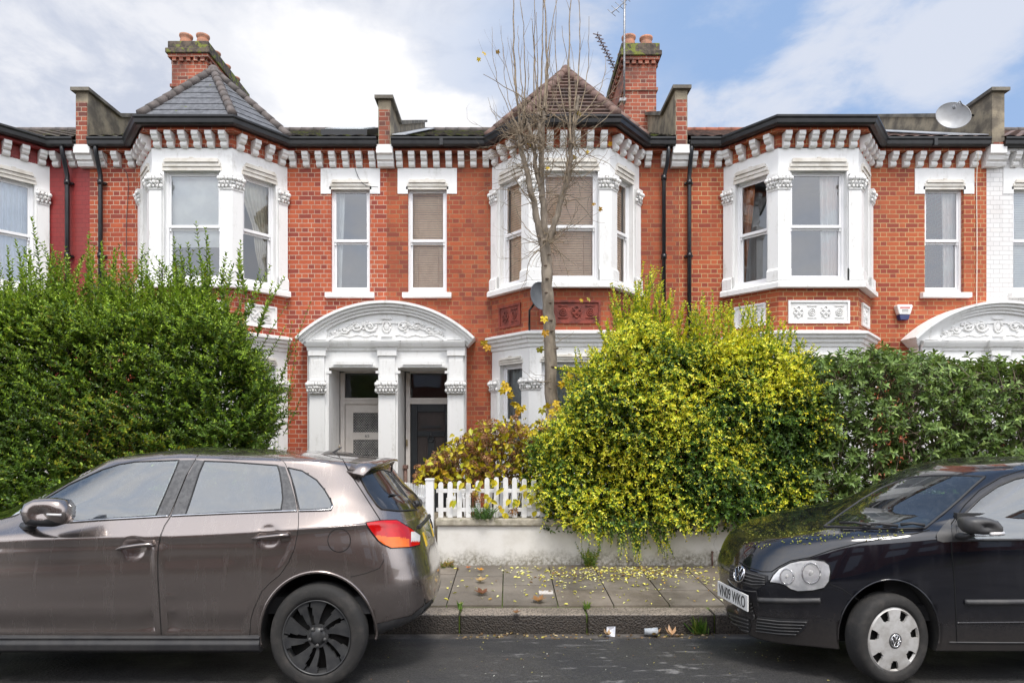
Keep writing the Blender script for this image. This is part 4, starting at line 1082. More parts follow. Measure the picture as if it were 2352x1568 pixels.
# opposite side of the street (only ever seen reflected)
for i in range(5):
    x0 = -15+i*6.2; r_ = thing('opposite_house', ['brick house across the street, far left of five', 'brick house across the street, second of five', 'brick house straight behind the viewer', 'brick house across the street, fourth of five', 'brick house across the street, far right of five'][i], 'house', (x0+3, -8.5, 0), 'houses across the street')
    m = MB(); m.box(x0, x0+6.15, -16, -8.6, 0, 6.6); m.box(x0+.7, x0+3.3, -8.7, -7.8, 0, 6.6); m.build('brick_wall', 'brick_mid', r_, recalc=True)
    m = MB(); m.prism([(-8.3, 6.6), (-12, 8.8), (-16.3, 6.6)], 'x', x0, x0+6.15); m.build('roof', 'tile_brown', r_)
    if i in ():
        m = MB(); m.box(x0-.1+(.5 if i % 2 else 0), x0+.5+(.5 if i % 2 else 0), -11.5, -10.0, 6.5, 10.9); m.box(x0-.17+(.5 if i % 2 else 0), x0+.57+(.5 if i % 2 else 0), -11.57, -9.93, 10.9, 11.15); m.build('chimney', 'brick_mid', r_)
    for (a, b) in ((1.2, 2.8), (4.0, 5.3)):
        for z in (1.0, 4.0): m = MB(); m.box(x0+a, x0+b, -8.62 if a > 3 else -7.82, -8.55 if a > 3 else -7.75, z, z+1.8); m.build('window', 'upvc', r_)
# ---------------------------------------------------------------- cars
def paint(name, base, metallic, rough, dirt=None, coat=1.0, flake=0.0, leafdust=False, dlo=.5, dhi=.75, damt=.35):
    m, nt, p, out = newmat(name)
    pos = nt.node('ShaderNodeNewGeometry').outputs['Position']
    mp = nt.node('ShaderNodeMapping'); mp.inputs['Scale'].default_value = (6, 2, .7); nt.l.new(pos, mp.inputs['Vector'])
    st = nt.noise(mp.outputs[0], 3.5, 6, .65); sp = nt.noise(pos, 45, 5, .65)
    s_ = nt.node('ShaderNodeSeparateXYZ'); nt.l.new(pos, s_.inputs[0])
    f = nt.math('MULTIPLY', nt.ramp(st, dlo, dhi), damt)
    col = nt.mix(f, base, dirt or tuple(min(1, x*2.2+.05) for x in base))
    lowf = nt.math('MULTIPLY', nt.ramp(nt.math('ADD', s_.outputs[2], nt.math('MULTIPLY', sp, .25)), .35, .75, 1, 0), .35)
    col = nt.mix(lowf, col, (.10, .085, .07))
    if leafdust:
        lf = nt.math('MULTIPLY', nt.ramp(nt.noise(pos, 60, 3, .7), .60, .66), nt.ramp(nt.noise(pos, 4, 4), .42, .6))
        nr = nt.node('ShaderNodeSeparateXYZ'); nt.l.new(nt.node('ShaderNodeNewGeometry').outputs['Normal'], nr.inputs[0])
        lf = nt.math('MULTIPLY', nt.math('MULTIPLY', lf, nt.ramp(nr.outputs[2], .75, .92)), nt.ramp(s_.outputs[0], 3.2, 2.9)); col = nt.mix(nt.math('MULTIPLY', lf, .65), col, (.16, .16, .03))
    setp(nt, p, **{'Base Color': col, 'Metallic': metallic, 'Roughness': nt.math('ADD', rough, nt.math('MULTIPLY', f, .5))})
    if leafdust: p.inputs['Specular IOR Level'].default_value = .08
    p.inputs['Coat Weight'].default_value = coat; p.inputs['Coat IOR'].default_value = 1.7
    nt.put(p.inputs['Coat Roughness'], nt.math('ADD', .04, nt.math('MULTIPLY', nt.math('ADD', f, lowf), .35)))
    bump(nt, p, nt.math('ADD', nt.noise(pos, 2.2, 2), nt.math('MULTIPLY', sp, .012)), .06, .02)
    return m
paint('paint_brown', (.268, .226, .207), .86, .25, (.40, .37, .345), damt=.15)
paint('paint_black', (.0055, .006, .010), .1, .3, (.03, .03, .034), leafdust=True, damt=.3)
simple('car_trim', (.022, .022, .024), (.035, .034, .034), 9, .55)
simple('car_trim_grey', (.045, .045, .047), (.07, .068, .066), 9, .5)
simple('pillar_black', (.05, .05, .052), (.10, .10, .10), 30, .25, coat=.6)
simple('gap_black', (.004, .004, .004), (.004, .004, .004), 5, .9)
simple('chrome', (.75, .75, .76), (.6, .6, .6), 12, .14, 1.0)
simple('tyre', (.024, .023, .022), (.055, .049, .044), 10, .85, bmp=.25, bscale=50, lo=.45, hi=.8)
simple('rim_black', (.028, .029, .031), (.05, .05, .05), 12, .38)
simple('hub_silver', (.66, .65, .63), (.50, .48, .45), 12, .42, .45)
simple('arch_dark', (.010, .010, .010), (.02, .018, .016), 9, .9)
simple('lamp_red', (.60, .004, .005), (.42, .003, .004), 9, .12, coat=.5)
simple('lamp_amber', (.85, .17, .004), (.7, .12, .004), 9, .15, coat=.5)
simple('lamp_white', (.75, .72, .70), (.6, .6, .6), 14, .12, coat=1)
simple('lamp_inner', (.95, .95, .95), (.62, .62, .64), 9, .15, .3)
simple('plate_yellow', (.80, .52, .02), (.8, .5, .02), 2, .4)
simple('plate_white', (.80, .80, .78), (.7, .7, .68), 6, .4)
simple('seat_dark', (.02, .02, .022), (.03, .03, .03), 5, .8)
def carglass(name, base, refl, rough=.01, streak=False):
    m, nt, p, out = newmat(name)
    pos = nt.node('ShaderNodeNewGeometry').outputs['Position']
    g = nt.node('ShaderNodeBsdfGlossy'); g.inputs['Roughness'].default_value = rough; g.inputs['Color'].default_value = (.92, .95, .97, 1)
    t = nt.node('ShaderNodeBsdfTransparent'); t.inputs['Color'].default_value = (*base, 1)
    d = nt.node('ShaderNodeBsdfDiffuse'); d.inputs['Color'].default_value = (.35, .36, .36, 1)
    m1 = nt.node('ShaderNodeMixShader'); nt.put(m1.inputs[0], nt.ramp(nt.noise(pos, 30, 6, .7), .45, .8, .03, .28 if streak else .14)); nt.l.new(t.outputs[0], m1.inputs[1]); nt.l.new(d.outputs[0], m1.inputs[2])
    lw = nt.node('ShaderNodeLayerWeight'); lw.inputs['Blend'].default_value = .4
    f = nt.math('MINIMUM', nt.math('ADD', refl, nt.math('MULTIPLY', lw.outputs['Fresnel'], .8)), .95)
    mx = nt.node('ShaderNodeMixShader'); nt.l.new(f, mx.inputs[0]); nt.l.new(m1.outputs[0], mx.inputs[1]); nt.l.new(g.outputs[0], mx.inputs[2])
    nt.l.new(mx.outputs[0], out.inputs[0]); nt.n.remove(p)
carglass('car_glass', (.66, .76, .70), .15)
carglass('car_glass_dark', (.22, .22, .23), .16)
carglass('windscreen_glass', (.40, .52, .44), .06)
simple('rear_glass', (.012, .012, .014), (.09, .085, .08), 5, .12, coat=1, lo=.5, hi=.8, stretch=(1, 5, 1))
m_, nt, p, out = newmat('headlight_glass'); p.inputs['Base Color'].default_value = (.9, .9, .9, 1); p.inputs['Transmission Weight'].default_value = 1; p.inputs['Roughness'].default_value = .02; p.inputs['IOR'].default_value = 1.25

def interp(tab, x):
    if x <= tab[0][0]: return tab[0][1]
    for a, b in zip(tab[:-1], tab[1:]):
        if x <= b[0]:
            t = (x-a[0])/(b[0]-a[0]); return a[1]+(b[1]-a[1])*(t*t*(3-2*t)*.4+t*.6)
    return tab[-1][1]
def superloop(xf, xr, W, nf, nr, Z, N=110):
    """half outline (rear centre round to front centre) resampled evenly; returns (x, y, z) with y<0 = near side"""
    a = (xr-xf)/2; xm = (xr+xf)/2; pts = []
    M_ = 700
    for i in range(M_+1):
        th = math.pi*i/M_; c, s = math.cos(th), math.sin(th); n = nr if c >= 0 else nf
        x = xm+a*math.copysign(abs(c)**(2/n), c); y = -(W(x) if callable(W) else W)*(abs(s)**(2/n)); pts.append((x, y))
    L = [0]
    for p, q in zip(pts[:-1], pts[1:]): L.append(L[-1]+math.hypot(q[0]-p[0], q[1]-p[1]))
    res = []; j = 0
    for i in range(N+1):
        t = L[-1]*i/N
        while j < M_-1 and L[j+1] < t: j += 1
        k = (t-L[j])/(L[j+1]-L[j]+1e-12); x = pts[j][0]+(pts[j+1][0]-pts[j][0])*k; y = pts[j][1]+(pts[j+1][1]-pts[j][1])*k
        res.append((x, y, Z(x) if callable(Z) else Z))
    return res
def body_mesh(loops, ycen, sub=7, N=110):
    """Catmull-Rom loft over the loops (bottom to top), mirrored, closed"""
    H = [superloop(*l, N=N) for l in loops]; rows = []
    A = np.array(H)
    for j in range(len(H)-1):
        p0, p1, p2, p3 = A[max(j-1, 0)], A[j], A[j+1], A[min(j+2, len(H)-1)]
        for k in range(sub):
            t = k/sub
            r = .5*((2*p1)+(p2-p0)*t*.9+(2*p0-5*p1+4*p2-p3)*t*t*.9+(3*p1-p0-3*p2+p3)*t**3*.9)
            lin = p1+(p2-p1)*t
            r = lin+(r-lin)*1.0 if True else r
            rows.append(r)
    rows.append(A[-1]); rows = np.array(rows)
    n = N+1; full = []
    for r in rows:
        near = r; far = r[1:-1][::-1].copy(); far[:, 1] *= -1; full.append(np.vstack([near, far]))
    full = np.array(full); K = full.shape[1]; V = full.reshape(-1, 3).copy(); V[:, 1] += ycen; fs = []
    for j in range(len(rows)-1):
        for k in range(K): k2 = (k+1) % K; fs.append((j*K+k, j*K+k2, (j+1)*K+k2, (j+1)*K+k))
    V = [tuple(v) for v in V]
    for j, rev in ((0, True), (len(rows)-1, False)):                # caps: strips between near and far halves
        b = j*K
        for k in range(N):
            a1, a2 = b+k, b+k+1; c1, c2 = b+(K-k) % K, b+(K-k-1) % K
            if k == 0: f = (a1, a2, c2)
            elif k == N-1: f = (a1, a2, c1)
            else: f = (a1, a2, c2, c1)
            fs.append(tuple(reversed(f)) if rev else f)
    return V, fs

class Car:
    def __init__(s, root, V, fs, ycen):
        s.root = root; s.V = V; s.fs = fs; s.yc = ycen; s.bvh = BVHTree.FromPolygons([Vector(v) for v in V], fs)
        s.n = None
        me = bpy.data.meshes.new('tmp'); me.from_pydata(V, [], fs); bm = bmesh.new(); bm.from_mesh(me); bmesh.ops.recalc_face_normals(bm, faces=bm.faces)
        bm.normal_update(); bm.to_mesh(me); bm.free(); s.vn = [v.normal.copy() for v in me.vertices]; s.fs = [tuple(p.vertices) for p in me.polygons]; bpy.data.meshes.remove(me)
        s.bvh = BVHTree.FromPolygons([Vector(v) for v in V], s.fs)
    def snorm(s, hit, idx):
        f = s.fs[idx]; w = Vector((0, 0, 0))
        for i in f: w += s.vn[i]/((Vector(s.V[i])-hit).length+1e-4)
        return w.normalized()
    def cast(s, X, Y, off=0.0):
        o = Vector((0, 0, CZ)); d = (W3(X, Y, 1.0)-o).normalized()
        h, nn, i, dist = s.bvh.ray_cast(o, d)
        if h is None:
            p = o+d*(s.yc-.3); h, nn, i, dist = s.bvh.find_nearest(o+d*((s.yc-.5)/d.y))
        n_ = s.snorm(h, i)
        return h+n_*off, n_
    def ycast(s, x, z, off=0.0, side=-1):
        h, nn, i, dist = s.bvh.ray_cast(Vector((x, s.yc+side*3, z)), Vector((0, -side, 0)))
        if h is None: h, nn, i, dist = s.bvh.find_nearest(Vector((x, s.yc+side*.8, z)))
        n_ = s.snorm(h, i); return h+n_*off, n_
    def smooth(s, poly, per=4):
        out = []; n = len(poly)
        for i in range(n):
            p0, p1, p2, p3 = [Vector(poly[(i+k) % n]) for k in (-1, 0, 1, 2)]
            for k in range(per):
                t = k/per; out.append(.5*((2*p1)+(p2-p0)*t+(2*p0-5*p1+4*p2-p3)*t*t+(3*p1-p0-3*p2+p3)*t**3))
        return [tuple(v) for v in out]
    def patch(s, name, poly, matn, off=.004, grid=7, mirror=True, parent=None, disp=None, label=None, sm=False, thick=.0, mats=None, mif=None):
        """skin piece cut to the outline poly (seen in the picture), wrapped on the body"""
        if sm: poly = s.smooth(poly)
        P = [Vector(p) for p in poly]; dens = []
        for i in range(len(P)):
            a, b = P[i], P[(i+1) % len(P)]; m_ = max(1, int((b-a).length/grid))
            for k in range(m_): dens.append(a.lerp(b, k/m_))
        x0 = min(p.x for p in dens); x1 = max(p.x for p in dens); y0 = min(p.y for p in dens); y1 = max(p.y for p in dens)
        def inside(x, y):
            c = False; j = len(dens)-1
            for i in range(len(dens)):
                if (dens[i].y > y) != (dens[j].y > y) and x < (dens[j].x-dens[i].x)*(y-dens[i].y)/(dens[j].y-dens[i].y)+dens[i].x: c = not c
                j = i
            return c
        pts = [p.copy() for p in dens]; X = x0+grid*.5
        while X < x1:
            Y = y0+grid*.5
            while Y < y1:
                if inside(X, Y) and min((Vector((X, Y))-p).length_squared for p in dens) > (grid*.45)**2: pts.append(Vector((X, Y)))
                Y += grid
            X += grid
        n = len(dens); r = geometry.delaunay_2d_cdt(pts, [(i, (i+1) % n) for i in range(n)], [], 0, 1e-5)
        vs = r[0]; F_ = [f for f in r[2] if inside(sum(vs[i].x for i in f)/3, sum(vs[i].y for i in f)/3)]
        out = []; bset = set(range(n))
        for v in vs:
            h, nn = s.cast(v.x, v.y); o_ = off
            if disp:
                dm = math.sqrt(min((p.x-v.x)**2+(p.y-v.y)**2 for p in dens)); k_ = max(0, min(1, (dm-7)/9)); o_ += disp(v.x, v.y)*k_*k_*(3-2*k_)
            out.append(h+nn*o_)
        mb = MB(); mi = [0]*len(F_)
        mb.add(out, F_, 0, True)
        if mif:
            for k, f in enumerate(F_): mb.mi[k] = mif(sum(vs[i].x for i in f)/3, sum(vs[i].y for i in f)/3)
        res = []
        for side in ((0, 1) if mirror else (0,)):
            m2 = MB(); m2.v = [(v[0], 2*s.yc-v[1], v[2]) if side else tuple(v) for v in mb.v]; m2.f = [tuple(reversed(f)) if side else f for f in mb.f]; m2.mi = list(mb.mi); m2.sm = list(mb.sm)
            # orient outwards
            f0 = m2.f[len(m2.f)//2]; a, b, c = [Vector(m2.v[i]) for i in f0[:3]]; cn_ = (b-a).cross(c-a); ctr = (a+b+c)/3
            if side == 0:
                if cn_.dot(Vector((0, 0, CZ))-ctr) < 0: m2.f = [tuple(reversed(f)) for f in m2.f]
            else:
                am = Vector((ctr.x, 2*s.yc-ctr.y, ctr.z)); cm = Vector((cn_.x, -cn_.y, cn_.z))
                if cm.dot(Vector((0, 0, CZ))-am) < 0: m2.f = [tuple(reversed(f)) for f in m2.f]
            res.append(m2.build(name, mats or matn, parent or s.root, recalc=False, label=label))
        return res[0]
    def line(s, name, pts, matn='gap_black', r=.0035, off=0.0, mirror=True, parent=None, per=5, flat=1.0, close=False):
        P = [Vector(p) for p in pts]; dd = []
        for a, b in zip(P[:-1], P[1:]):
            m_ = max(1, int((b-a).length/per)); dd += [a.lerp(b, k/m_) for k in range(m_)]
        dd.append(P[-1]); Q = [s.cast(p.x, p.y, off)[0] for p in dd]; o = None
        for side in ((0, 1) if mirror else (0,)):
            m = MB(); m.tube([(v[0], 2*s.yc-v[1], v[2]) if side else v for v in Q], r, 6, sq=flat); o = m.build(name, matn, parent or s.root)
        return o

def wheel(root, cx, ycen, side, cz, r_h, r_v, width, style, label=None, steer=0.0, yaw=0.0):
    """a whole wheel: tyre, rim (sub-part), hub badge; side=-1 faces the camera"""
    rt = r_v; kx = r_h/r_v
    m = MB(); w_ = width/2; Rr = rt*{'alloy': .715, 'cap': .725}[style]
    prof = [(Rr*.92, -w_*.6), (Rr, -w_*.82), (Rr*1.03, -w_*.97), (rt*.80, -w_*1.02), (rt*.90, -w_), (rt*.955, -w_*.90), (rt*.985, -w_*.74), (rt, -w_*.5)]
    full = prof+[(r, -h) for r, h in reversed(prof)]
    m.lathe(full, (0, 0, 0), 'y', 72)
    for g in (-.3, 0, .3): m.lathe([(rt*1.0005, w_*(g-.04)), (rt*.985, w_*(g-.02)), (rt*.985, w_*(g+.02)), (rt*1.0005, w_*(g+.04))], (0, 0, 0), 'y', 72, 1)
    T = Matrix.Translation((cx, ycen, cz)) @ Matrix.Rotation(steer, 4, 'Z') @ Matrix.Diagonal((kx, -side*1.0, 1, 1))
    def bake(mb): mb.v = [tuple(T @ Vector(v)) for v in mb.v]; return mb
    w0 = bake(m).build('wheel', ['tyre', 'gap_black'], root, label=label)
    if style == 'alloy':
        m = MB(); m.lathe([(Rr*1.0, -w_*.86), (Rr*1.0, -w_*.95), (Rr*.965, -w_*.93), (Rr*.95, -w_*.75), (Rr*.90, -w_*.1), (Rr*.88, w_*.5)], (0, 0, 0), 'y', 64)
        NA = 100; NR = 14; R0, R1 = Rr*.20, Rr*.965; vs = []; keep = []
        def ph(q): return .27*(1-q)**1.2            # turbine sweep
        for j in range(NR+1):
            q = j/NR; r = R0+(R1-R0)*q; dep = -w_*(.60+.27*q**1.3)
            for i in range(NA): th = 2*math.pi*i/NA; a = th+ph(q); vs.append((r*math.cos(a), dep, r*math.sin(a)))
        for j in range(NR):
            q = (j+.5)/NR
            for i in range(NA):
                a = ((i+.5)/NA*5) % 1.0
                # wide blade and slim blade in every fifth of the wheel
                on = q < .12 or q > .975 or a < .23+.18*q or (.50-.03*q < a < .65+.10*q)
                if on: keep.append((j*NA+i, j*NA+(i+1) % NA, (j+1)*NA+(i+1) % NA, (j+1)*NA+i))
        me = bpy.data.meshes.new('t'); me.from_pydata(vs, [], keep); bm = bmesh.new(); bm.from_mesh(me)
        bmesh.ops.recalc_face_normals(bm, faces=bm.faces)
        bmesh.ops.solidify(bm, geom=bm.faces[:], thickness=.022); bmesh.ops.delete(bm, geom=[v for v in bm.verts if not v.link_faces], context='VERTS')
        bm.to_mesh(me); bm.free(); m.add([v.co[:] for v in me.vertices], [tuple(p.vertices) for p in me.polygons], 0, False); bpy.data.meshes.remove(me)
        m.lathe([(0, -w_*.74), (Rr*.13, -w_*.74), (Rr*.16, -w_*.68), (Rr*.24, -w_*.62), (Rr*.24, -w_*.3)], (0, 0, 0), 'y', 40)
        ro = bake(m).build('rim', 'rim_black', w0)
        m = MB(); m.lathe([(0, -w_*.2), (Rr*.9, -w_*.2), (Rr*.9, -w_*.1)], (0, 0, 0), 'y', 40); bake(m).build('brake_disc', 'arch_dark', w0)
        for i in range(5):
            a = 2*math.pi*(i+.75)/5; m = MB(); m.tube([(Rr*.235*math.cos(a), -w_*.55, Rr*.235*math.sin(a)), (Rr*.235*math.cos(a), -w_*.78, Rr*.235*math.sin(a))], .0135, 8); bake(m).build('wheel_nut', 'car_trim_grey', ro)
    else:
        m = MB(); NA = 140; NR = 16; vs = []; keep = []; R0, R1 = .0, Rr*1.0
        for j in range(NR+1):
            q = j/NR; r = max(.0001, R1*q); dep = -w_*(.93+.10*math.cos(min(1, q*1.05)*math.pi/2)-(.10 if q > .97 else 0))
            for i in range(NA): th = 2*math.pi*i/NA; vs.append((r*math.cos(th), dep, r*math.sin(th)))
        for j in range(NR):
            q = (j+.5)/NR
            for i in range(NA):
                a = abs(((i+.5)/NA*7+.25) % 1.0-.5)
                if .60 < q < .935 and a < .15+.07*(q-.6)/.33: continue
                keep.append((j*NA+i, j*NA+(i+1) % NA, (j+1)*NA+(i+1) % NA, (j+1)*NA+i))
        me = bpy.data.meshes.new('t'); me.from_pydata(vs, [], keep); bm = bmesh.new(); bm.from_mesh(me); bmesh.ops.remove_doubles(bm, verts=bm.verts, dist=.0006)
        bmesh.ops.recalc_face_normals(bm, faces=bm.faces); bmesh.ops.solidify(bm, geom=bm.faces[:], thickness=.018); bmesh.ops.delete(bm, geom=[v for v in bm.verts if not v.link_faces], context='VERTS')
        bm.to_mesh(me); bm.free(); m.add([v.co[:] for v in me.vertices], [tuple(p.vertices) for p in me.polygons], 0, False); bpy.data.meshes.remove(me)
        ro = bake(m).build('wheel_cover', 'hub_silver', w0)
        m = MB(); m.lathe([(Rr*.90, -w_*.55), (Rr*.9, -w_*.5), (0.01, -w_*.5)], (0, 0, 0), 'y', 40); bake(m).build('rim', 'arch_dark', w0)
        m = MB(); m.lathe([(0.001, -w_*1.045), (Rr*.185, -w_*1.045), (Rr*.205, -w_*1.01)], (0, 0, 0), 'y', 32); m.lathe([(Rr*.21, -w_*1.0), (Rr*.215, -w_*1.06), (Rr*.235, -w_*1.06), (Rr*.24, -w_*1.0)], (0, 0, 0), 'y', 32)
        bo_ = bake(m).build('hub_badge', 'car_trim_grey', ro)
        m = MB(); roundel(m, lambda a, b: (a*Rr*.18, -w_*1.07, b*Rr*.18), .012*.5); bake(m).build('emblem', 'chrome', bo_)
    return w0
def roundel(m, pl, r):
    """the maker's round emblem: a V standing on a W inside a ring"""
    m.tube([pl(math.cos(t), math.sin(t)) for t in [i*math.pi/16 for i in range(33)]], r, 6)
    m.tube([pl(-.36, .88), pl(0, .12), pl(.36, .88)], r, 6)
    m.tube([pl(-.82, .5), pl(-.42, -.78), pl(0, .02), pl(.42, -.78), pl(.82, .5)], r, 6)

def boolean_arches(V, fs, cutters, matn, root, delete=None):
    me = bpy.data.meshes.new('body'); me.from_pydata(V, [], fs)
    for mm in matn: me.materials.append(MATS[mm])
    bm = bmesh.new(); bm.from_mesh(me); bmesh.ops.recalc_face_normals(bm, faces=bm.faces); bm.to_mesh(me); bm.free()
    me.polygons.foreach_set('use_smooth', [True]*len(me.polygons))
    o = bpy.data.objects.new('body', me); link(o); o.parent = root; o.location = -root.location
    tmp = []
    for (cx, cz, rx, rz, y0, y1) in cutters:
        c = MB(); n = 64; c.prism([(cx+rx*math.cos(2*math.pi*i/n), cz+rz*math.sin(2*math.pi*i/n)) for i in range(n)], 'y', y0, y1, 0)
        co = c.build('cutter', matn[1], None); co.data.materials.clear(); 
        for mm in matn: co.data.materials.append(MATS[mm])
        co.data.polygons.foreach_set('material_index', [1]*len(co.data.polygons)); tmp.append(co)
        md = o.modifiers.new('cut', 'BOOLEAN'); md.operation = 'DIFFERENCE'; md.object = co; md.solver = 'EXACT'
    bpy.context.view_layer.update()
    dg = bpy.context.evaluated_depsgraph_get(); me2 = bpy.data.meshes.new_from_object(o.evaluated_get(dg)); o.modifiers.clear(); o.data = me2; me2.name = 'body'
    for t in tmp: bpy.data.objects.remove(t)
    if delete:
        bm = bmesh.new(); bm.from_mesh(me2); kill = [f for f in bm.faces if delete(f.calc_center_median(), f.normal)]
        bmesh.ops.delete(bm, geom=kill, context='FACES'); bm.to_mesh(me2); bm.free()
    return o
def zcast(car, x, y, off=.006):
    h, nn, i, d = car.bvh.ray_cast(Vector((x, car.yc+y, 4)), Vector((0, 0, -1)))
    if h is None: h, nn, i, d = car.bvh.find_nearest(Vector((x, car.yc+y, 1.4)))
    return h+car.snorm(h, i)*off
def pip(poly, x, y):
    c = False; j = len(poly)-1
    for i in range(len(poly)):
        if (poly[i][1] > y) != (poly[j][1] > y) and x < (poly[j][0]-poly[i][0])*(y-poly[i][1])/(poly[j][1]-poly[i][1])+poly[i][0]: c = not c
        j = i
    return c
def shrink(poly, d):
    """move an outline inwards by d px (either winding)"""
    A = sum(poly[i][0]*poly[(i+1) % len(poly)][1]-poly[(i+1) % len(poly)][0]*poly[i][1] for i in range(len(poly)))
    s = 1 if A > 0 else -1; out = []; n = len(poly)
    for i in range(n):
        a, b, c = Vector(poly[i-1]), Vector(poly[i]), Vector(poly[(i+1) % n]); e1 = (b-a).normalized(); e2 = (c-b).normalized()
        n1 = Vector((-e1.y, e1.x))*s; n2 = Vector((-e2.y, e2.x))*s; k = n1+n2; L = max(.4, 1+n1.dot(n2)); out.append(tuple(b+k*(d/L)))
    return out
def proj(v): return (VX+v[0]*F/v[1], VY-(v[2]-CZ)*F/v[1])

# ---- the brown crossover, parked nose left; most of it in the picture
YC1 = 4.615+.87
root1 = thing('parked_car', 'metallic brown crossover with dented rear door and black alloy wheels', 'car', (-2.7, YC1, 0), 'cars parked along the kerb')
def T(*pts): return lambda x: interp(pts, x)
L1 = [
 (-4.72, -.76, T((-4.7, .70), (-4.2, .78), (-1.2, .80), (-.9, .76)), 5, 4, T((-4.7, .34), (-4.2, .27), (-1.3, .26), (-1.05, .29), (-.8, .335))),
 (-4.86, -.612, T((-4.8, .78), (-4.3, .835), (-1.4, .845), (-.9, .82)), 5, 4, T((-4.7, .42), (-4.2, .38), (-1.3, .38), (-.9, .40), (-.7, .43))),
 (-4.92, -.597, .862, 4.5, 4.2, T((-4.8, .60), (-1.2, .60), (-.6, .66))),
 (-4.93, -.625, .870, 4.2, 4.2, T((-4.8, .78), (-1.2, .80), (-.6, .80))),
 (-4.90, -.672, .868, 4.0, 4.2, T((-4.8, .92), (-2.4, .98), (-.6, .97))),
 (-4.85, -.705, .858, 3.7, 4.0, T((-4.8, .965), (-3.9, 1.00), (-2.46, 1.04), (-1.0, 1.105), (-.6, 1.08))),
 (-4.82, -.725, .866, 3.6, 4.0, T((-4.8, 1.00), (-3.9, 1.04), (-2.46, 1.080), (-1.0, 1.145), (-.6, 1.12))),
 (-4.76, -.738, .853, 3.4, 3.9, T((-4.7, 1.03), (-3.9, 1.07), (-2.46, 1.100), (-1.0, 1.165), (-.6, 1.14))),
 (-4.02, -.80, .790, 3.0, 3.6, T((-4.0, 1.19), (-3.2, 1.185), (-2.4, 1.222), (-1.25, 1.268), (-.7, 1.255))),
 (-3.72, -.90, .745, 3.0, 3.5, T((-3.8, 1.34), (-3.2, 1.345), (-2.4, 1.37), (-1.25, 1.385), (-.8, 1.35))),
 (-3.30, -1.03, .675, 3.2, 3.6, T((-3.3, 1.53), (-3.0, 1.57), (-2.4, 1.605), (-1.5, 1.58), (-1.0, 1.525))),
 (-3.20, -1.06, .625, 3.2, 3.6, T((-3.2, 1.575), (-3.0, 1.615), (-2.5, 1.645), (-1.5, 1.615), (-.9, 1.545))),
 (-3.05, -1.09, .50, 3.0, 3.6, T((-3.1, 1.625), (-2.6, 1.668), (-1.6, 1.640), (-1.0, 1.565))),
 (-2.9, -1.16, .25, 3.0, 3.0, T((-3.0, 1.648), (-2.6, 1.680), (-1.6, 1.652), (-1.0, 1.582))),
 (-2.7, -1.3, .02, 3.0, 3.0, T((-3.0, 1.652), (-2.6, 1.684), (-1.6, 1.656), (-1.0, 1.59))),
]
V1, F1 = body_mesh(L1, YC1)
car1 = Car(root1, V1, F1, YC1)
front_door = [(455, 1044), (432, 1082), (410, 1135), (392, 1184), (377, 1207), (368, 1230), (363, 1255), (361, 1281), (362, 1330), (365, 1380), (370, 1459), (200, 1460), (-160, 1461), (-175, 1380), (-168, 1300), (-120, 1235), (-40, 1203), (40, 1186), (75, 1150), (130, 1108), (190, 1077), (250, 1057), (310, 1047), (380, 1042)]
rear_door = [(457, 1044), (434, 1083), (412, 1136), (395, 1184), (380, 1208), (371, 1231), (366, 1256), (364, 1281), (365, 1330), (368, 1380), (373, 1459), (573, 1461), (576, 1420), (583, 1396), (601, 1357), (620, 1337), (642, 1320), (654, 1303), (664, 1287), (676, 1258), (682, 1230), (685, 1205), (685, 1179), (678, 1140), (668, 1098), (655, 1065), (648, 1057), (632, 1052), (560, 1047), (500, 1044)]
w_front = [(106, 1146), (164, 1112), (237, 1079), (275, 1067), (312, 1061), (412, 1057), (408, 1069), (384, 1126), (359, 1184), (250, 1191), (120, 1201), (100, 1192)]
w_rear = [(470, 1059), (530, 1061), (638, 1069), (643, 1085), (648, 1118), (650, 1145), (646, 1170), (540, 1176), (427, 1182), (441, 1140), (459, 1084)]
w_quart = [(662, 1074), (694, 1081), (727, 1102), (745, 1124), (758, 1146), (763, 1158), (759, 1168), (720, 1170), (688, 1171), (676, 1118)]
delpolys = [shrink(front_door, 7), shrink(rear_door, 7)]
winp = [w_front, w_rear, w_quart]
def kill1(c, n):
    p = c if c.y < YC1 else Vector((c.x, 2*YC1-c.y, c.z))
    if abs(c.y-YC1) < .45: return False
    q = proj(p)
    if any(pip(d, *q) for d in delpolys): return True
    return pip(shrink(w_quart, 2), *q)
arch = [(-1.372, .362, .395, .455), (-4.045, .362, .395, .455)]
cut = []
for a in arch: cut += [(*a, YC1-1.2, YC1-.55), (*a, YC1+.55, YC1+1.2)]
body1 = boolean_arches(V1, F1, cut, ['paint_brown', 'arch_dark'], root1, kill1)
HC = [(307, 1257, 27, 27), (618, 1231, 27, 27)]
def dent1(x, y):
    d = 0
    for (cx, cy, rx, ry) in HC:
        r = ((x-cx)/rx)**2+((y-cy)/ry)**2
        if r < 1: d -= .013*(1-r)**.6
    for (cx, cy, rx, ry, a) in ((352, 1420, 26, 30, -.012), (390, 1424, 26, 30, -.012), (398, 1402, 9, 6, .006), (372, 1380, 12, 14, -.009), (386, 1368, 22, 5, .006), (420, 1390, 60, 40, -.007), (560, 1330, 50, 60, -.006)):
        r = ((x-cx)/rx)**2+((y-cy)/ry)**2; d += a*math.exp(-r*1.6)
    # long character line and the soft hollow low on the doors
    lc = 1252-.034*x+max(0, (x-365))*.004
    d += .0045*math.exp(-((y-lc-2)/7)**2)-.008*math.exp(-((y-lc-40)/30)**2)
    d += .006*math.exp(-((y-1402)/16)**2)-.010*math.exp(-((y-1440)/20)**2)
    return d
doorsP = []
def ring_poly(outer, holes): return outer
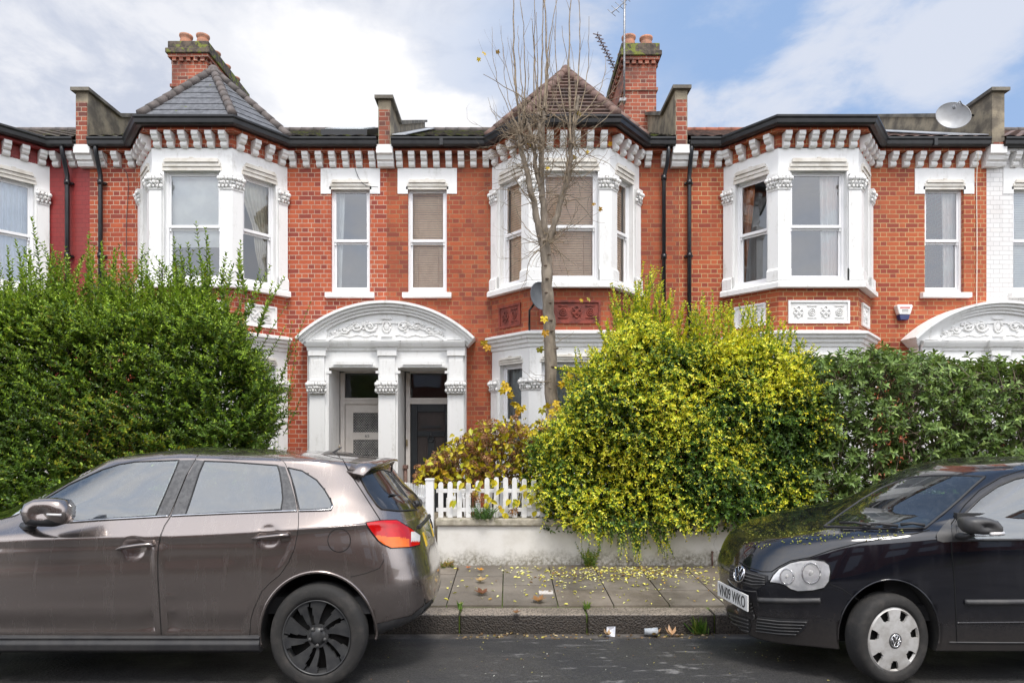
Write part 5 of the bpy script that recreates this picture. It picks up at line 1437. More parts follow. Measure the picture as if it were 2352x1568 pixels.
def door_patch(name, outline, wins, label=None):
    """door skin as one mesh; the window opening is cut by removing the triangles inside it"""
    obs = []
    res = car1.patch(name, outline, 'paint_brown', off=.003, grid=4.6, mirror=True, disp=dent1, label=label)
    return res
def cutwin(o_names, wins, car, yc):
    for o in [c for c in car.root.children if c.name.split('.')[0] in o_names]:
        bm = bmesh.new(); bm.from_mesh(o.data); kl = []
        for f in bm.faces:
            c = f.calc_center_median(); c = c if c.y < yc else Vector((c.x, 2*yc-c.y, c.z)); q = proj(c)
            if any(pip(w, *q) for w in wins): kl.append(f)
        bmesh.ops.delete(bm, geom=kl, context='FACES'); bm.to_mesh(o.data); bm.free()
door_patch('front_door', front_door, [w_front]); door_patch('rear_door', rear_door, [w_rear], 'dented rear door')
cutwin(('front_door', 'rear_door'), [shrink(w_front, 5), shrink(w_rear, 5)], car1, YC1)
for o in [c for c in root1.children if c.name.startswith('rear_door')][1:]: o['label'] = 'undamaged rear door'
# glazing and the black pillar trims
for nm, pl, g in (('front_window', w_front, 'car_glass'), ('rear_window', w_rear, 'car_glass_dark'), ('quarter_window', w_quart, 'car_glass_dark')):
    car1.patch(nm, pl, g, off=.006, grid=14)
    car1.line('window_seal', pl+[pl[0]], 'car_trim', .0055, .007)
car1.patch('pillar_trim', [(412, 1057), (449, 1056), (428, 1092), (408, 1140), (390, 1183), (359, 1184), (384, 1126), (408, 1069)], 'pillar_black', off=.0075, grid=12)
car1.patch('pillar_trim', [(451, 1056), (470, 1059), (459, 1084), (441, 1140), (427, 1182), (394, 1183), (411, 1140), (431, 1093)], 'pillar_black', off=.0075, grid=12)
car1.patch('pillar_trim', [(638, 1069), (655, 1072), (666, 1106), (677, 1142), (682, 1171), (646, 1170), (650, 1145), (648, 1118), (643, 1085)], 'pillar_black', off=.0075, grid=12)
car1.line('chrome_strip', [(110, 1203), (146, 1200.5), (250, 1193), (388, 1185)], 'chrome', .0075, .008)
car1.line('chrome_strip', [(395, 1184.5), (540, 1178), (682, 1173)], 'chrome', .0075, .008)
car1.line('chrome_strip', [(687, 1173), (740, 1171.5), (760, 1170), (764, 1160)], 'chrome', .006, .008)
# shut lines
car1.line('shut_line', front_door+[front_door[0]], r=.0042, off=-.001); car1.line('shut_line', rear_door+[rear_door[0]], r=.0042, off=-.001)
tg = [(787, 1054), (800, 1080), (829, 1124), (850, 1157), (873, 1193)]
car1.line('shut_line', tg, r=.0042)
car1.line('shut_line', [(744, 1044.5), (787, 1054), (805, 1086)], r=.003)
car1.line('shut_line', [(805, 1324), (840, 1316), (872, 1304), (882, 1285)], r=.0022)
car1.line('fuel_flap', [(779+26*math.cos(t), 1240+27*math.sin(t)) for t in [i*math.pi/18 for i in range(37)]], r=.003, mirror=False)
car1.line('shut_line', [(150, 1093), (220, 1058), (292, 1038), (365, 1031), (445, 1030)], r=.003)
# handles
for (pts) in ([(270, 1261), (290, 1256), (330, 1252), (350, 1250), (355, 1252)], [(581, 1236), (600, 1231), (640, 1227), (660, 1225), (665, 1228)]):
    Q = [car1.cast(x, y, .030)[0] for x, y in pts]; Q[0] = car1.cast(*pts[0], .006)[0]; Q[-1] = car1.cast(*pts[-1], .010)[0]
    for s_ in (0, 1):
        m = MB(); m.tube([(v[0], 2*YC1-v[1], v[2]) if s_ else v for v in Q], [.012, .018, .0185, .018, .014], 10, sq=.8); m.build('door_handle', 'paint_brown', root1)
# lamps
lamp = [(840, 1201), (875, 1195.5), (909, 1195), (925, 1203), (941, 1213), (963, 1229), (962, 1251), (940, 1256), (898, 1258), (880, 1250), (868, 1241), (852, 1220)]
def lampmat(x, y):
    if x > 942 and 1222 < y < 1243: return 2
    if y > 1231+(x-880)*.09 and x < 938 and x > 862: return 1
    return 0
car1.patch('tail_light', lamp, None, off=.010, grid=4, mats=['lamp_red', 'lamp_amber', 'lamp_white'], mif=lampmat)
car1.line('lamp_edge', lamp+[lamp[0]], 'gap_black', .004, .008)
rg = [(818, 1081), (845, 1079), (880, 1080), (895, 1085), (910, 1108), (935, 1143), (956, 1171), (915, 1173), (876, 1169), (866, 1160), (845, 1130)]
car1.patch('rear_glass', rg, 'rear_glass', off=.006, grid=8, mirror=False)
car1.line('window_seal', rg+[rg[0]], 'car_trim', .005, .006)
# spoiler over the rear window
sp = MB(); n = 16; vs = []
for i in range(n+1):
    y = -.57+1.14*i/n; k = (abs(y)/.57)**4; a_ = zcast(car1, -1.22, y, .004); zz_ = a_.z-.030; tip = -.975-.12*k
    vs += [(-1.22, YC1+y, a_.z), (tip, YC1+y, zz_+.004), (tip+.004, YC1+y, zz_-.016), (-1.17, YC1+y, a_.z-.05)]
fs = []
for i in range(n):
    for k in range(4): fs.append((i*4+k, i*4+(k+1) % 4, i*4+4+(k+1) % 4, i*4+4+k))
fs += [(0, 1, 2, 3), (n*4+3, n*4+2, n*4+1, n*4)]; sp.add(vs, fs, 0, True); sp.build('spoiler', 'paint_brown', root1)
# number plate recess and plate on the tailgate, bumper cladding
def rear_box(name, y0, y1, z0, z1, matn, out, parent=None, bev=.004, tk=.02):
    m = MB(); a = []
    for y in (y0, y1):
        for z in (z0, z1):
            h, nn, i, d = car1.bvh.ray_cast(Vector((2, YC1+y, z)), Vector((-1, 0, 0))); a.append(h)
    x = max(v.x for v in a)+out; m.v = []
    b = [Vector((a[0].x+out, YC1+y0, z0)), Vector((a[2].x+out, YC1+y1, z0)), Vector((a[3].x+out, YC1+y1, z1)), Vector((a[1].x+out, YC1+y0, z1))]
    m.add(b+[p-Vector((tk, 0, 0)) for p in b], [(0, 1, 2, 3), (7, 6, 5, 4), (0, 4, 5, 1), (1, 5, 6, 2), (2, 6, 7, 3), (3, 7, 4, 0)])
    return m.build(name, matn, parent or root1, bevel=bev, seg=1), b
pl_, b = rear_box('number_plate', -.27, .27, .90, 1.015, 'plate_yellow', .003)
rear_box('chrome_strip', -.34, .34, 1.055, 1.085, 'car_trim', .02)
clad = [(858, 1433), (900, 1423), (945, 1412), (965, 1395), (985, 1380), (1000, 1371), (996, 1395), (975, 1425), (940, 1455), (905, 1478), (864, 1483), (861, 1460)]
car1.patch('bumper_cladding', clad, 'car_trim_grey', off=.005, grid=7)
# sill cladding as a bar below the doors
for s_ in (-1, 1):
    m = MB(); yo = YC1+s_*.86
    pf = [(s_*.0-s_*.86+s_*.80, 0)]
    prof = [(yo-s_*.10, .378), (yo-s_*.022, .376), (yo+s_*.004, .362), (yo-s_*.004, .345), (yo+s_*.012, .318), (yo+s_*.006, .275), (yo-s_*.03, .25), (yo-s_*.12, .245)]
    m.prism(prof, 'x', -3.66, -1.765, sm=False); m.build('sill_cladding', 'car_trim', root1, bevel=.006, seg=2)
    m = MB(); m.box(-3.66, -1.765, yo-s_*.04-.01, yo-s_*.04+.01, .372, .385); m.build('shut_line', 'gap_black', root1)
# wheel arch lips
for (cx, cz, rx, rz) in arch:
    for s_ in (-1, 1):
        Q = []
        for i in range(41):
            t = math.pi*(-.08+1.16*i/40); x, z = cx+(rx+.006)*math.cos(t), cz+(rz+.006)*math.sin(t)
            h, nn = car1.ycast(x, max(z, .36), .0, s_); Q.append(Vector((x, h.y, max(z, .30))))
        m = MB(); m.tube(Q, .012, 8); m.build('arch_lip', 'paint_brown', root1)
for cx, cz in ((-1.366, .358), (-4.04, .358)):
    for s_ in (-1, 1):
        wheel(root1, cx, YC1+s_*(.86-.115), s_, cz if s_ < 0 else cz-.03, .340, .375, .21, 'alloy')
# mirror
m = MB(); c0 = W3(97, 1172, 4.50)
vs = []; fs = []; n = 16
ml = [(42, 1176), (52, 1156), (75, 1146), (110, 1145), (138, 1150), (150, 1166), (149, 1188), (142, 1203), (118, 1210), (80, 1209), (55, 1205), (47, 1192)]
def mirror_shell(root, ml, d, depth, matn, name='wing_mirror', sides=(0, 1), lower=None, lmat=None, yc=None):
    P = [W3(x, y, d) for x, y in ml]; c = sum(P, Vector())/len(P)
    for side in sides:
        m = MB(); rings = [(0.0, .0), (.45, -.030), (.80, -.022), (1.0, .012), (1.02, .05), (.96, depth), (.8, depth+.01)]; n = len(P); vs = []
        for (k, dy) in rings:
            for p in P: vs.append(c+(p-c)*max(k, .02)+Vector((0, dy, 0)))
        if side: vs = [Vector((v.x, 2*yc-v.y, v.z)) for v in vs]
        fs = [(j*n+i, j*n+(i+1) % n, (j+1)*n+(i+1) % n, (j+1)*n+i) for j in range(len(rings)-1) for i in range(n)]+[tuple((len(rings)-1)*n+i for i in range(n))]
        m.add(vs, fs, 0, True)
        if lower:
            m.mi = [1 if sum(vs[i].z for i in f)/len(f) < lower else 0 for f in m.f]
        m.build(name, [matn, lmat or matn], root)
mirror_shell(root1, ml, 4.44, .12, 'paint_brown', lower=W3(0, 1196, 4.44).z, lmat='car_trim', yc=YC1)
m = MB(); m.tube([W3(75, 1207, 4.52), W3(68, 1209, 4.60), W3(60, 1206, 4.76)], [.03, .035, .045], 8, sq=.7); m.build('mirror_stalk', 'car_trim', root1)
m = MB(); a = [W3(108, 1181, 4.41), W3(141, 1182, 4.42)]; m.tube(a, .009, 6); m.build('indicator', 'lamp_white', root1)
# roof aerial, rear wiper
m = MB(); a = W3(768, 1046, YC1); m.tube([a, a+Vector((-.02, 0, .02)), a+Vector((.06, 0, .07))], [.018, .010, .006], 8); m.build('roof_aerial', 'car_trim', root1)
m = MB(); a = W3(962, 1156, YC1-.02); m.ball(a+Vector((-.02, 0, 0)), .03, 8, 6); m.tube([a+Vector((-.02, 0, 0)), a+Vector((-.10, -.2, .08)), a+Vector((-.16, -.42, .12))], .009, 6); m.build('rear_wiper', 'car_trim', root1)
# cabin
def seat(root, x, yc, zb, zt, back=1, matn='seat_dark'):
    m = MB(); m.tube([(x-.22*back, yc, zb), (x+.08*back, yc, zb+.01), (x+.16*back, yc, zb+.12), (x+.27*back, yc, zt-.22), (x+.30*back, yc, zt-.14)], [.20, .23, .22, .20, .14], 10, sq=.35 if False else 1.0)
    m.ball((x+.31*back, yc, zt-.02), .12, 10, 7, sc=(.5, 1, .8)); m.build('seat', matn, root)
for (x, y) in ((-2.85, -.36), (-2.85, .36), (-1.95, -.36), (-1.95, .36)): seat(root1, x, YC1+y, .80, 1.42)
m = MB(); m.box(-3.9, -1.0, YC1-.74, YC1+.74, .50, .62); m.box(-3.95, -3.35, YC1-.70, YC1+.70, .62, 1.12); m.build('cabin_floor', 'seat_dark', root1)
m = MB(); m.lathe([(.17, 0), (.18, .01), (.17, .02)], (0, 0, 0), 'x', 20); m.v = [(v[0]-3.22, v[1]+YC1+.36, v[2]+1.12) for v in m.v]; m.build('steering_wheel', 'car_trim', root1)
# front end (outside the picture): windscreen, lamps, grille
m = MB()
def top_patch(car, name, f, nu, nv, matn, off=.006, root=None, how=zcast):
    vs = [how(car, *f(u/nu, v/nv), off) for v in range(nv+1) for u in range(nu+1)]
    m = MB(); m.add(vs, [(v*(nu+1)+u, v*(nu+1)+u+1, (v+1)*(nu+1)+u+1, (v+1)*(nu+1)+u) for v in range(nv) for u in range(nu)], 0, True)
    return m.build(name, matn, root or car.root, recalc=False)
top_patch(car1, 'windscreen', lambda u, v: (-3.98+.72*v+.10*abs(u*2-1)**2.5*(1-v), (u*2-1)*(.66-.12*v)), 16, 12, 'car_glass_dark')
def xcastf(car, y, z, off=.006):
    h, nn, i, d = car.bvh.ray_cast(Vector((-9, car.yc+y, z)), Vector((1, 0, 0)))
    if h is None: h, nn, i, d = car.bvh.find_nearest(Vector((-4.9, car.yc+y, z)))
    return h+car.snorm(h, i)*off
for s_ in (-1, 1): top_patch(car1, 'headlight', lambda u, v: (s_*(.42+.36*u), .84+.13*v-.02*u), 8, 4, 'lamp_inner', .008, how=xcastf)
top_patch(car1, 'grille', lambda u, v: ((u*2-1)*(.36+.12*(1-v)), .48+.46*v), 10, 8, 'car_trim', .008, how=xcastf)
# ---- the black hatchback, nose left, entering the picture from the right
YC2 = 4.615+.825
root2 = thing('parked_car', 'black three or five door hatchback with silver wheel covers and leaf dust on its bonnet', 'car', (3.7, YC2, 0), 'cars parked along the kerb')
root2['label'] = 'black hatchback with silver wheel covers and leaf dust on its bonnet'
L2 = [
 (1.90, 5.62, T((1.95, .68), (2.4, .77), (5.3, .74), (5.6, .66)), 3.4, 4, T((1.9, .20), (2.3, .235), (2.9, .25), (5.2, .25), (5.6, .33))),
 (1.845, 5.68, T((1.9, .74), (2.4, .79), (5.6, .79)), 3.2, 4, T((1.8, .36), (2.3, .37), (5.2, .38), (5.6, .42))),
 (1.815, 5.72, .815, 3.0, 4, T((1.8, .56), (2.4, .56), (5.6, .58))),
 (1.80, 5.73, .824, 3.0, 4, T((1.8, .68), (2.4, .72), (5.6, .74))),
 (1.835, 5.70, .825, 2.9, 4, T((1.8, .80), (2.3, .86), (2.9, .93), (5.6, .93))),
 (1.885, 5.67, .818, 2.8, 3.8, T((1.85, .895), (2.1, .935), (2.5, 1.00), (3.1, 1.045), (5.6, 1.08))),
 (1.96, 5.64, .795, 2.7, 3.6, T((1.9, .955), (2.15, 1.005), (2.5, 1.06), (3.1, 1.105), (5.6, 1.14))),
 (2.12, 5.62, .74, 2.6, 3.4, T((2.1, 1.015), (2.4, 1.07), (2.7, 1.115), (3.1, 1.155), (5.6, 1.18))),
 (2.50, 5.60, .735, 2.6, 3.3, T((2.4, 1.095), (2.7, 1.13), (3.0, 1.175), (3.4, 1.22), (5.6, 1.23))),
 (2.80, 5.54, .725, 2.5, 3.3, T((2.78, 1.165), (3.0, 1.20), (3.3, 1.26), (3.6, 1.30), (5.5, 1.32))),
 (3.42, 5.30, .635, 2.8, 3.4, T((3.4, 1.455), (3.7, 1.50), (4.2, 1.52), (5.3, 1.50))),
 (3.58, 5.24, .575, 2.8, 3.4, T((3.5, 1.515), (3.9, 1.555), (4.4, 1.57), (5.2, 1.53))),
 (3.68, 5.15, .45, 2.8, 3.2, T((3.6, 1.545), (4.0, 1.585), (4.5, 1.595), (5.1, 1.56))),
 (3.85, 5.0, .22, 2.8, 3.0, T((3.8, 1.568), (4.2, 1.602), (4.6, 1.61), (5.0, 1.58))),
 (4.1, 4.7, .02, 2.8, 3.0, T((4.0, 1.585), (4.4, 1.612), (4.7, 1.612))),
]
V2, F2 = body_mesh(L2, YC2)
car2 = Car(root2, V2, F2, YC2)
w_side = [(2196, 1210), (2205, 1190), (2224, 1171), (2250, 1145), (2290, 1117), (2330, 1100), (2380, 1090), (2450, 1084), (2560, 1084), (2590, 1100), (2610, 1236), (2500, 1238), (2352, 1239), (2215, 1240), (2200, 1237)]
def kill2(c, n):
    p = c if c.y < YC2 else Vector((c.x, 2*YC2-c.y, c.z))
    if abs(c.y-YC2) < .42: return False
    return pip(shrink(w_side, 5), *proj(p)) and p.z > 1.2
body2 = boolean_arches(V2, F2, [(2.735, .345, .335, .42, YC2-1.2, YC2-.50), (2.735, .345, .335, .42, YC2+.50, YC2+1.2), (5.15, .345, .335, .41, YC2-1.2, YC2-.50), (5.15, .345, .335, .41, YC2+.50, YC2+1.2)], ['paint_black', 'arch_dark'], root2, kill2)
door2 = [(2182, 1206), (2186, 1265), (2192, 1335), (2196, 1422), (2198, 1476), (2400, 1478), (2640, 1478), (2650, 1400), (2640, 1240), (2600, 1100), (2560, 1076), (2450, 1072), (2352, 1078), (2300, 1095), (2250, 1125), (2215, 1160)]
car2.line('shut_line', door2+[door2[0]], r=.004)
car2.patch('side_window', w_side, 'car_glass', off=.004, grid=16); car2.line('window_seal', w_side+[w_side[0]], 'car_trim', .009, .005)
tri = [(2152, 1241), (2150, 1228), (2165, 1208), (2182, 1192), (2184, 1215), (2187, 1243), (2165, 1245)]
car2.patch('mirror_base', [(2186, 1244), (2184, 1212), (2200, 1190), (2222, 1172), (2224, 1205), (2226, 1243)], 'car_trim', off=.010, grid=8)
car2.patch('quarter_trim', tri, 'car_trim_grey', off=.007, grid=8)
ws = [(1893, 1209), (1935, 1178), (1980, 1147), (2025, 1121), (2060, 1107), (2097, 1096), (2150, 1093), (2210, 1092.5), (2262, 1095), (2235, 1118), (2205, 1146), (2175, 1172), (2150, 1192), (2124, 1213), (2060, 1215), (1980, 1212)]
car2.patch('windscreen', ws, 'windscreen_glass', off=.005, grid=11, mirror=False)
car2.line('window_seal', ws+[ws[0]], 'car_trim', .008, .004, mirror=False)
def killws(c, n): return pip(shrink(ws, 5), *proj(c)) and n.z > .2
bm = bmesh.new(); bm.from_mesh(body2.data); kl = [f for f in bm.faces if killws(f.calc_center_median(), f.normal)]; bmesh.ops.delete(bm, geom=kl, context='FACES'); bm.to_mesh(body2.data); bm.free()
# headlights
hl = [(1767, 1336), (1776, 1320), (1790, 1305), (1816, 1291), (1840, 1286), (1866, 1284), (1893, 1287), (1905, 1296), (1908, 1312), (1904, 1335), (1893, 1349), (1868, 1355), (1833, 1357), (1816, 1352), (1805, 1344), (1790, 1339)]
hp = car2.patch('headlight', hl, 'lamp_inner', off=.004, grid=5)
car2.patch('headlight_lens', hl, 'headlight_glass', off=.016, grid=8, parent=hp, mirror=False)
car2.line('lamp_edge', hl+[hl[0]], 'gap_black', .005, .005)
for (x, y, r) in ((1863, 1315, 23), (1808, 1323, 17)):
    car2.line('lamp_reflector', [(x+r*math.cos(t)*.9, y+r*math.sin(t)) for t in [i*math.pi/14 for i in range(29)]], 'chrome', .005, .010, mirror=False)
    h, nn = car2.cast(x, y, .004); m = MB(); m.ball(h, r/325*.30, 14, 9, sc=(.9, .35, 1)); m.build('bulb', 'lamp_white', hp)
# bonnet and bumper lines
car2.line('shut_line', [(1697, 1290), (1720, 1302), (1750, 1312), (1772, 1312), (1790, 1300), (1816, 1287), (1861, 1279), (1910, 1262), (1970, 1247), (2040, 1234), (2105, 1224), (2135, 1216)], r=.004)
car2.line('shut_line', [(1905, 1340), (1935, 1352), (1955, 1366), (1972, 1377)], r=.003)
# grilles
gr = [(1679, 1296), (1700, 1303), (1730, 1313), (1764, 1321), (1764, 1333), (1752, 1345), (1738, 1352), (1712, 1344), (1690, 1336), (1676, 1330)]
car2.patch('grille', gr, 'car_trim', off=.005, grid=6, mirror=False)
for k in range(4):
    t = (k+.5)/4
    car2.line('grille_bar', [(1677+(1-t)*2, 1300+t*30), (1700, 1306+t*30), (1730, 1315+t*30), (1758, 1323+t*20)], 'car_trim_grey', .0055, .012, mirror=False)
h0, n0 = car2.cast(1702.5, 1317.5, .02)
side_ = n0.cross(Vector((0, 0, 1))).normalized()*-1; up_ = side_.cross(n0)*-1
if up_.z < 0: up_ = -up_
if side_.dot(Vector((0, 1, 0))) > 0: side_ = -side_
m = MB(); roundel(m, lambda a, b: tuple(h0+side_*(-a)*.062+up_*b*.062), .0065); bd = m.build('emblem', 'chrome', root2)
m = MB(); m.tube([h0-n0*.03, h0-n0*.006], .062, 20); m.build('emblem_base', 'car_trim', bd)
# number plate
pc, pn = car2.cast(1692, 1368, .012); h1, _ = car2.cast(1669, 1357, .012); h2, _ = car2.cast(1722, 1380, .012)
dv = (h2-h1); dv.z = 0; dv.normalize(); dv = (dv*.35+Vector((0, -1, 0))*.65).normalized() if False else dv
pn2 = dv.cross(Vector((0, 0, 1))); pn2 = pn2 if pn2.x < 0 else -pn2
PW, PH = .50, .125; ctr = (h1+h2)/2+pn2*.035; ctr.z = pc.z
def PL(u, v, o=0.0): return tuple(ctr+dv*u+Vector((0, 0, v))+pn2*o)
m = MB(); m.add([PL(-PW/2, -PH/2, .006), PL(PW/2, -PH/2, .006), PL(PW/2, PH/2, .006), PL(-PW/2, PH/2, .006), PL(-PW/2, -PH/2, -.006), PL(PW/2, -PH/2, -.006), PL(PW/2, PH/2, -.006), PL(-PW/2, PH/2, -.006)],
      [(0, 1, 2, 3), (7, 6, 5, 4), (0, 4, 5, 1), (1, 5, 6, 2), (2, 6, 7, 3), (3, 7, 4, 0)]); npo = m.build('number_plate', 'plate_white', root2, bevel=.002, seg=1)
m = MB()
for q_ in (-1, 0, 1): text_mesh('VN09 WKO', .090, .66, m, lambda u, v: PL(u+q_*.0025, v, .0075+q_*.0003))
m = m; m.build('plate_lettering', 'ink_dark', npo, recalc=False)
# lower intake, side grille, rub strips
car2.patch('lower_grille', [(1668, 1400), (1690, 1409), (1722, 1420), (1726, 1435), (1722, 1452), (1700, 1444), (1680, 1432), (1670, 1418)], 'car_trim', off=.004, grid=6, mirror=False)
for k in range(4): car2.line('grille_bar', [(1669+k*3, 1406+k*9), (1695, 1415+k*9), (1722, 1424+k*8)], 'car_trim_grey', .006, .010, mirror=False)
car2.patch('side_grille', [(1742, 1413), (1790, 1419), (1857, 1421), (1852, 1437), (1838, 1452), (1815, 1460), (1780, 1456), (1740, 1446), (1737, 1430)], 'car_trim', off=.005, grid=6)
for k in range(5): car2.line('grille_bar', [(1741-k*.6, 1419+k*7), (1790, 1425+k*7), (1854-k*6, 1427+k*7)], 'car_trim_grey', .0055, .012)
for pts in ([(1742, 1377), (1770, 1378), (1830, 1379), (1884, 1378)], [(2216, 1382), (2300, 1382), (2400, 1381), (2620, 1379)]):
    car2.line('rub_strip', pts, 'car_trim_grey', .022, .0, flat=1.0)
car2.line('sill_line', [(2180, 1474), (2300, 1475), (2640, 1475)], 'car_trim_grey', .006, .0)
car2.line('crease', [(2198, 1430), (2400, 1428), (2640, 1426)], 'paint_black', .008, -.002)
# mirror
m2 = [(2221, 1197), (2228, 1191), (2250, 1189), (2275, 1190), (2296, 1197), (2307, 1210), (2308, 1220), (2296, 1227), (2260, 1228), (2235, 1226), (2224, 1214)]
mirror_shell(root2, m2, 4.45, .11, 'car_trim_grey', yc=YC2, sides=(0,))
m = MB(); m.tube([W3(2232, 1228, 4.5), W3(2215, 1232, 4.55), W3(2198, 1228, 4.72)], [.03, .035, .045], 8, sq=.6); m.build('mirror_stalk', 'car_trim', root2)
m = MB(); m.tube([W3(2275, 1226, 4.42), W3(2304, 1224, 4.44)], [.012, .016], 8); m.build('indicator', 'lamp_white', root2)
# wipers
for a, b in (((1980, 1213), (2062, 1215)), ((2068, 1212), (2122, 1213)), ((1930, 1209), (2000, 1214))):
    P0, _ = car2.cast(*a, .03); P1, _ = car2.cast(*b, .03); m = MB(); m.tube([P0, P0.lerp(P1, .5)+Vector((0, 0, .012)), P1], [.013, .010, .014], 6); m.build('wiper', 'car_trim', root2)
# wheels, arches
for cx in (2.735, 5.15):
    for s_ in (-1, 1):
        wheel(root2, cx, YC2+s_*(.80-.09), s_, .338 if s_ < 0 else .31, .286 if cx < 3 else .286, .322, .175, 'cap', steer=R(9) if cx < 3 else 0)
        Q = []
        for i in range(41):
            t = math.pi*(-.05+1.1*i/40); x, z = cx+.339*math.cos(t), .345+.422*math.sin(t); h, nn = car2.ycast(x, max(z, .36), .0, s_); Q.append(Vector((x, h.y, max(z, .31))))
        m = MB(); m.tube(Q, .006, 8); m.build('arch_lip', 'paint_black', root2)
for (x, y) in ((3.75, -.36), (3.75, .36), (4.6, -.36), (4.6, .36)): seat(root2, x, YC2+y, .72, 1.36)
m = MB(); m.box(2.95, 5.2, YC2-.70, YC2+.70, .45, .56); m.box(2.75, 3.3, YC2-.66, YC2+.66, .56, 1.13); m.build('cabin_floor', 'seat_dark', root2)
for s_ in (-1, 1): m = MB(); m.box(3.25, 5.2, YC2+s_*.69-.02, YC2+s_*.69+.02, .5, 1.232); m.build('door_trim', 'seat_dark', root2)
m = MB(); m.lathe([(.17, 0), (.18, .01), (.17, .02)], (0, 0, 0), 'x', 20); m.v = [(v[0]+3.42, v[1]+YC2+.34, v[2]+1.10) for v in m.v]; m.build('steering_wheel', 'car_trim', root2)
def xcastr(car, y, z, off=.006):
    h, nn, i, d = car.bvh.ray_cast(Vector((9, car.yc+y, z)), Vector((-1, 0, 0)))
    if h is None: h, nn, i, d = car.bvh.find_nearest(Vector((5.6, car.yc+y, z)))
    return h+car.snorm(h, i)*off
top_patch(car2, 'rear_window', lambda u, v: ((u*2-1)*(.58-.08*v), 1.22+.24*v), 10, 6, 'car_glass_dark', how=xcastr)
for s_ in (-1, 1): top_patch(car2, 'tail_light', lambda u, v: (s_*(.60+.16*u), .86+.30*v), 4, 6, 'lamp_red', .008, how=xcastr)
# ---------------------------------------------------------------- vegetation
G = np.random.default_rng(21)
m_, nt, p, out = newmat('leaf')
at = nt.node('ShaderNodeAttribute'); at.attribute_name = 'leafcol'
setp(nt, p, **{'Base Color': at.outputs['Color'], 'Roughness': .42})
p.inputs['Specular IOR Level'].default_value = .45
tr = nt.node('ShaderNodeBsdfTranslucent'); nt.l.new(nt.mix(.25, at.outputs['Color'], (.35, .4, .04)), tr.inputs['Color'])
mx = nt.node('ShaderNodeMixShader'); mx.inputs[0].default_value = .24; nt.l.new(p.outputs[0], mx.inputs[1]); nt.l.new(tr.outputs[0], mx.inputs[2]); nt.l.new(mx.outputs[0], out.inputs[0])
simple('twig_brown', (.13, .10, .07), (.20, .16, .11), 12, .8)
simple('twig_green', (.10, .12, .03), (.14, .12, .05), 12, .8)
def leaves_mesh(name, P, D, N, Lg, Wd, Cc, parent=None, fold=.25, matn='leaf', curl=.12):
    """P base, D direction, N up-normal (n,3); Lg, Wd (n,); Cc colours (n,3)"""
    n = len(P); D = D/np.linalg.norm(D, axis=1)[:, None]; S = np.cross(D, N); S /= np.linalg.norm(S, axis=1)[:, None]+1e-9; N2 = np.cross(S, D)
    L = Lg[:, None]; Wv = Wd[:, None]
    up = N2*Wv*fold; cu = N2*L*curl
    B = P; T_ = P+D*L-cu*1.3
    l1 = P+D*L*.28-S*Wv*.46+up; r1 = P+D*L*.28+S*Wv*.46+up; l2 = P+D*L*.65-S*Wv*.40+up-cu*.4; r2 = P+D*L*.65+S*Wv*.40+up-cu*.4
    V = np.stack([B, r1, r2, T_, l2, l1], 1).reshape(-1, 3)
    idx = np.arange(n)[:, None]*6
    Fq = np.concatenate([idx+np.array([[0, 1, 2, 3]]), idx+np.array([[0, 3, 4, 5]])], 1).reshape(-1)
    me = bpy.data.meshes.new(name); me.vertices.add(n*6); me.vertices.foreach_set('co', V.astype(np.float32).ravel())
    me.loops.add(n*8); me.loops.foreach_set('vertex_index', Fq.astype(np.int32)); me.polygons.add(n*2)
    me.polygons.foreach_set('loop_start', np.arange(0, n*8, 4, dtype=np.int32)); me.polygons.foreach_set('loop_total', np.full(n*2, 4, np.int32))
    me.update(calc_edges=True)
    ca = me.color_attributes.new('leafcol', 'FLOAT_COLOR', 'POINT'); c4 = np.ones((n*6, 4), np.float32); c4[:, :3] = np.repeat(Cc, 6, axis=0); ca.data.foreach_set('color', c4.ravel())
    me.materials.append(MATS[matn]); o = bpy.data.objects.new(name, me); link(o)
    if parent is not None: o.parent = parent; o.location = -parent.location
    return o
def rdir(n):
    v = G.normal(size=(n, 3)); return v/np.linalg.norm(v, axis=1)[:, None]
class Leaves:
    def __init__(s): s.a = [[], [], [], [], [], []]
    def add(s, *x):
        for l, v in zip(s.a, x): l.append(v)
    def build(s, name, parent, **k): return leaves_mesh(name, *[np.concatenate(v) for v in s.a], parent=parent, **k)
def shoot(LV, ST, b, d, L, sp, ll, lw, colf, droop=0.0, whorl=False, r=.004, ang=.9, taper=.55):
    """one leafy shoot: opposite leaf pairs along a bent stem"""
    n = max(3, int(L/sp)); t = (np.arange(n)+.5)/n
    d = d/np.linalg.norm(d); side = np.cross(d, G.normal(size=3)); side /= np.linalg.norm(side)+1e-9; bend = G.normal(size=3)*.10*L; bend[2] -= droop*L
    pos = b+np.outer(t, d)*L+np.outer(t**2, bend)
    if ST is not None:
        q = [Vector(b), Vector(b+d*L*.5+bend*.25), Vector(b+d*L+bend)]; ST.tube(q, [r, r*.7, r*.35], 4, cap=False, sm=True)
    s2 = np.cross(d, side); th = np.arange(n)*1.57+G.uniform(0, 6.28)+G.normal(size=n)*.35
    for sg in (1, -1):
        rad = (np.cos(th)[:, None]*side+np.sin(th)[:, None]*s2)*sg
        D = rad*ang+d*(.75+.4*t[:, None])+G.normal(size=(n, 3))*.18; D[:, 2] += .10
        Nn = d*1.0-rad*.3+np.array([0, 0, .6])+G.normal(size=(n, 3))*.3
        k = (1-taper*t**2)*G.uniform(.75, 1.15, n)
        LV.add(pos, D, Nn, ll*k, lw*k, colf(pos, t, n))
def palette(cols, w):
    cols = np.array(cols); w = np.array(w)/sum(w)
    def f(n, jit=.25):
        c = cols[G.choice(len(cols), n, p=w)]; return c*(1+G.uniform(-jit, jit, (n, 1)))
    return f
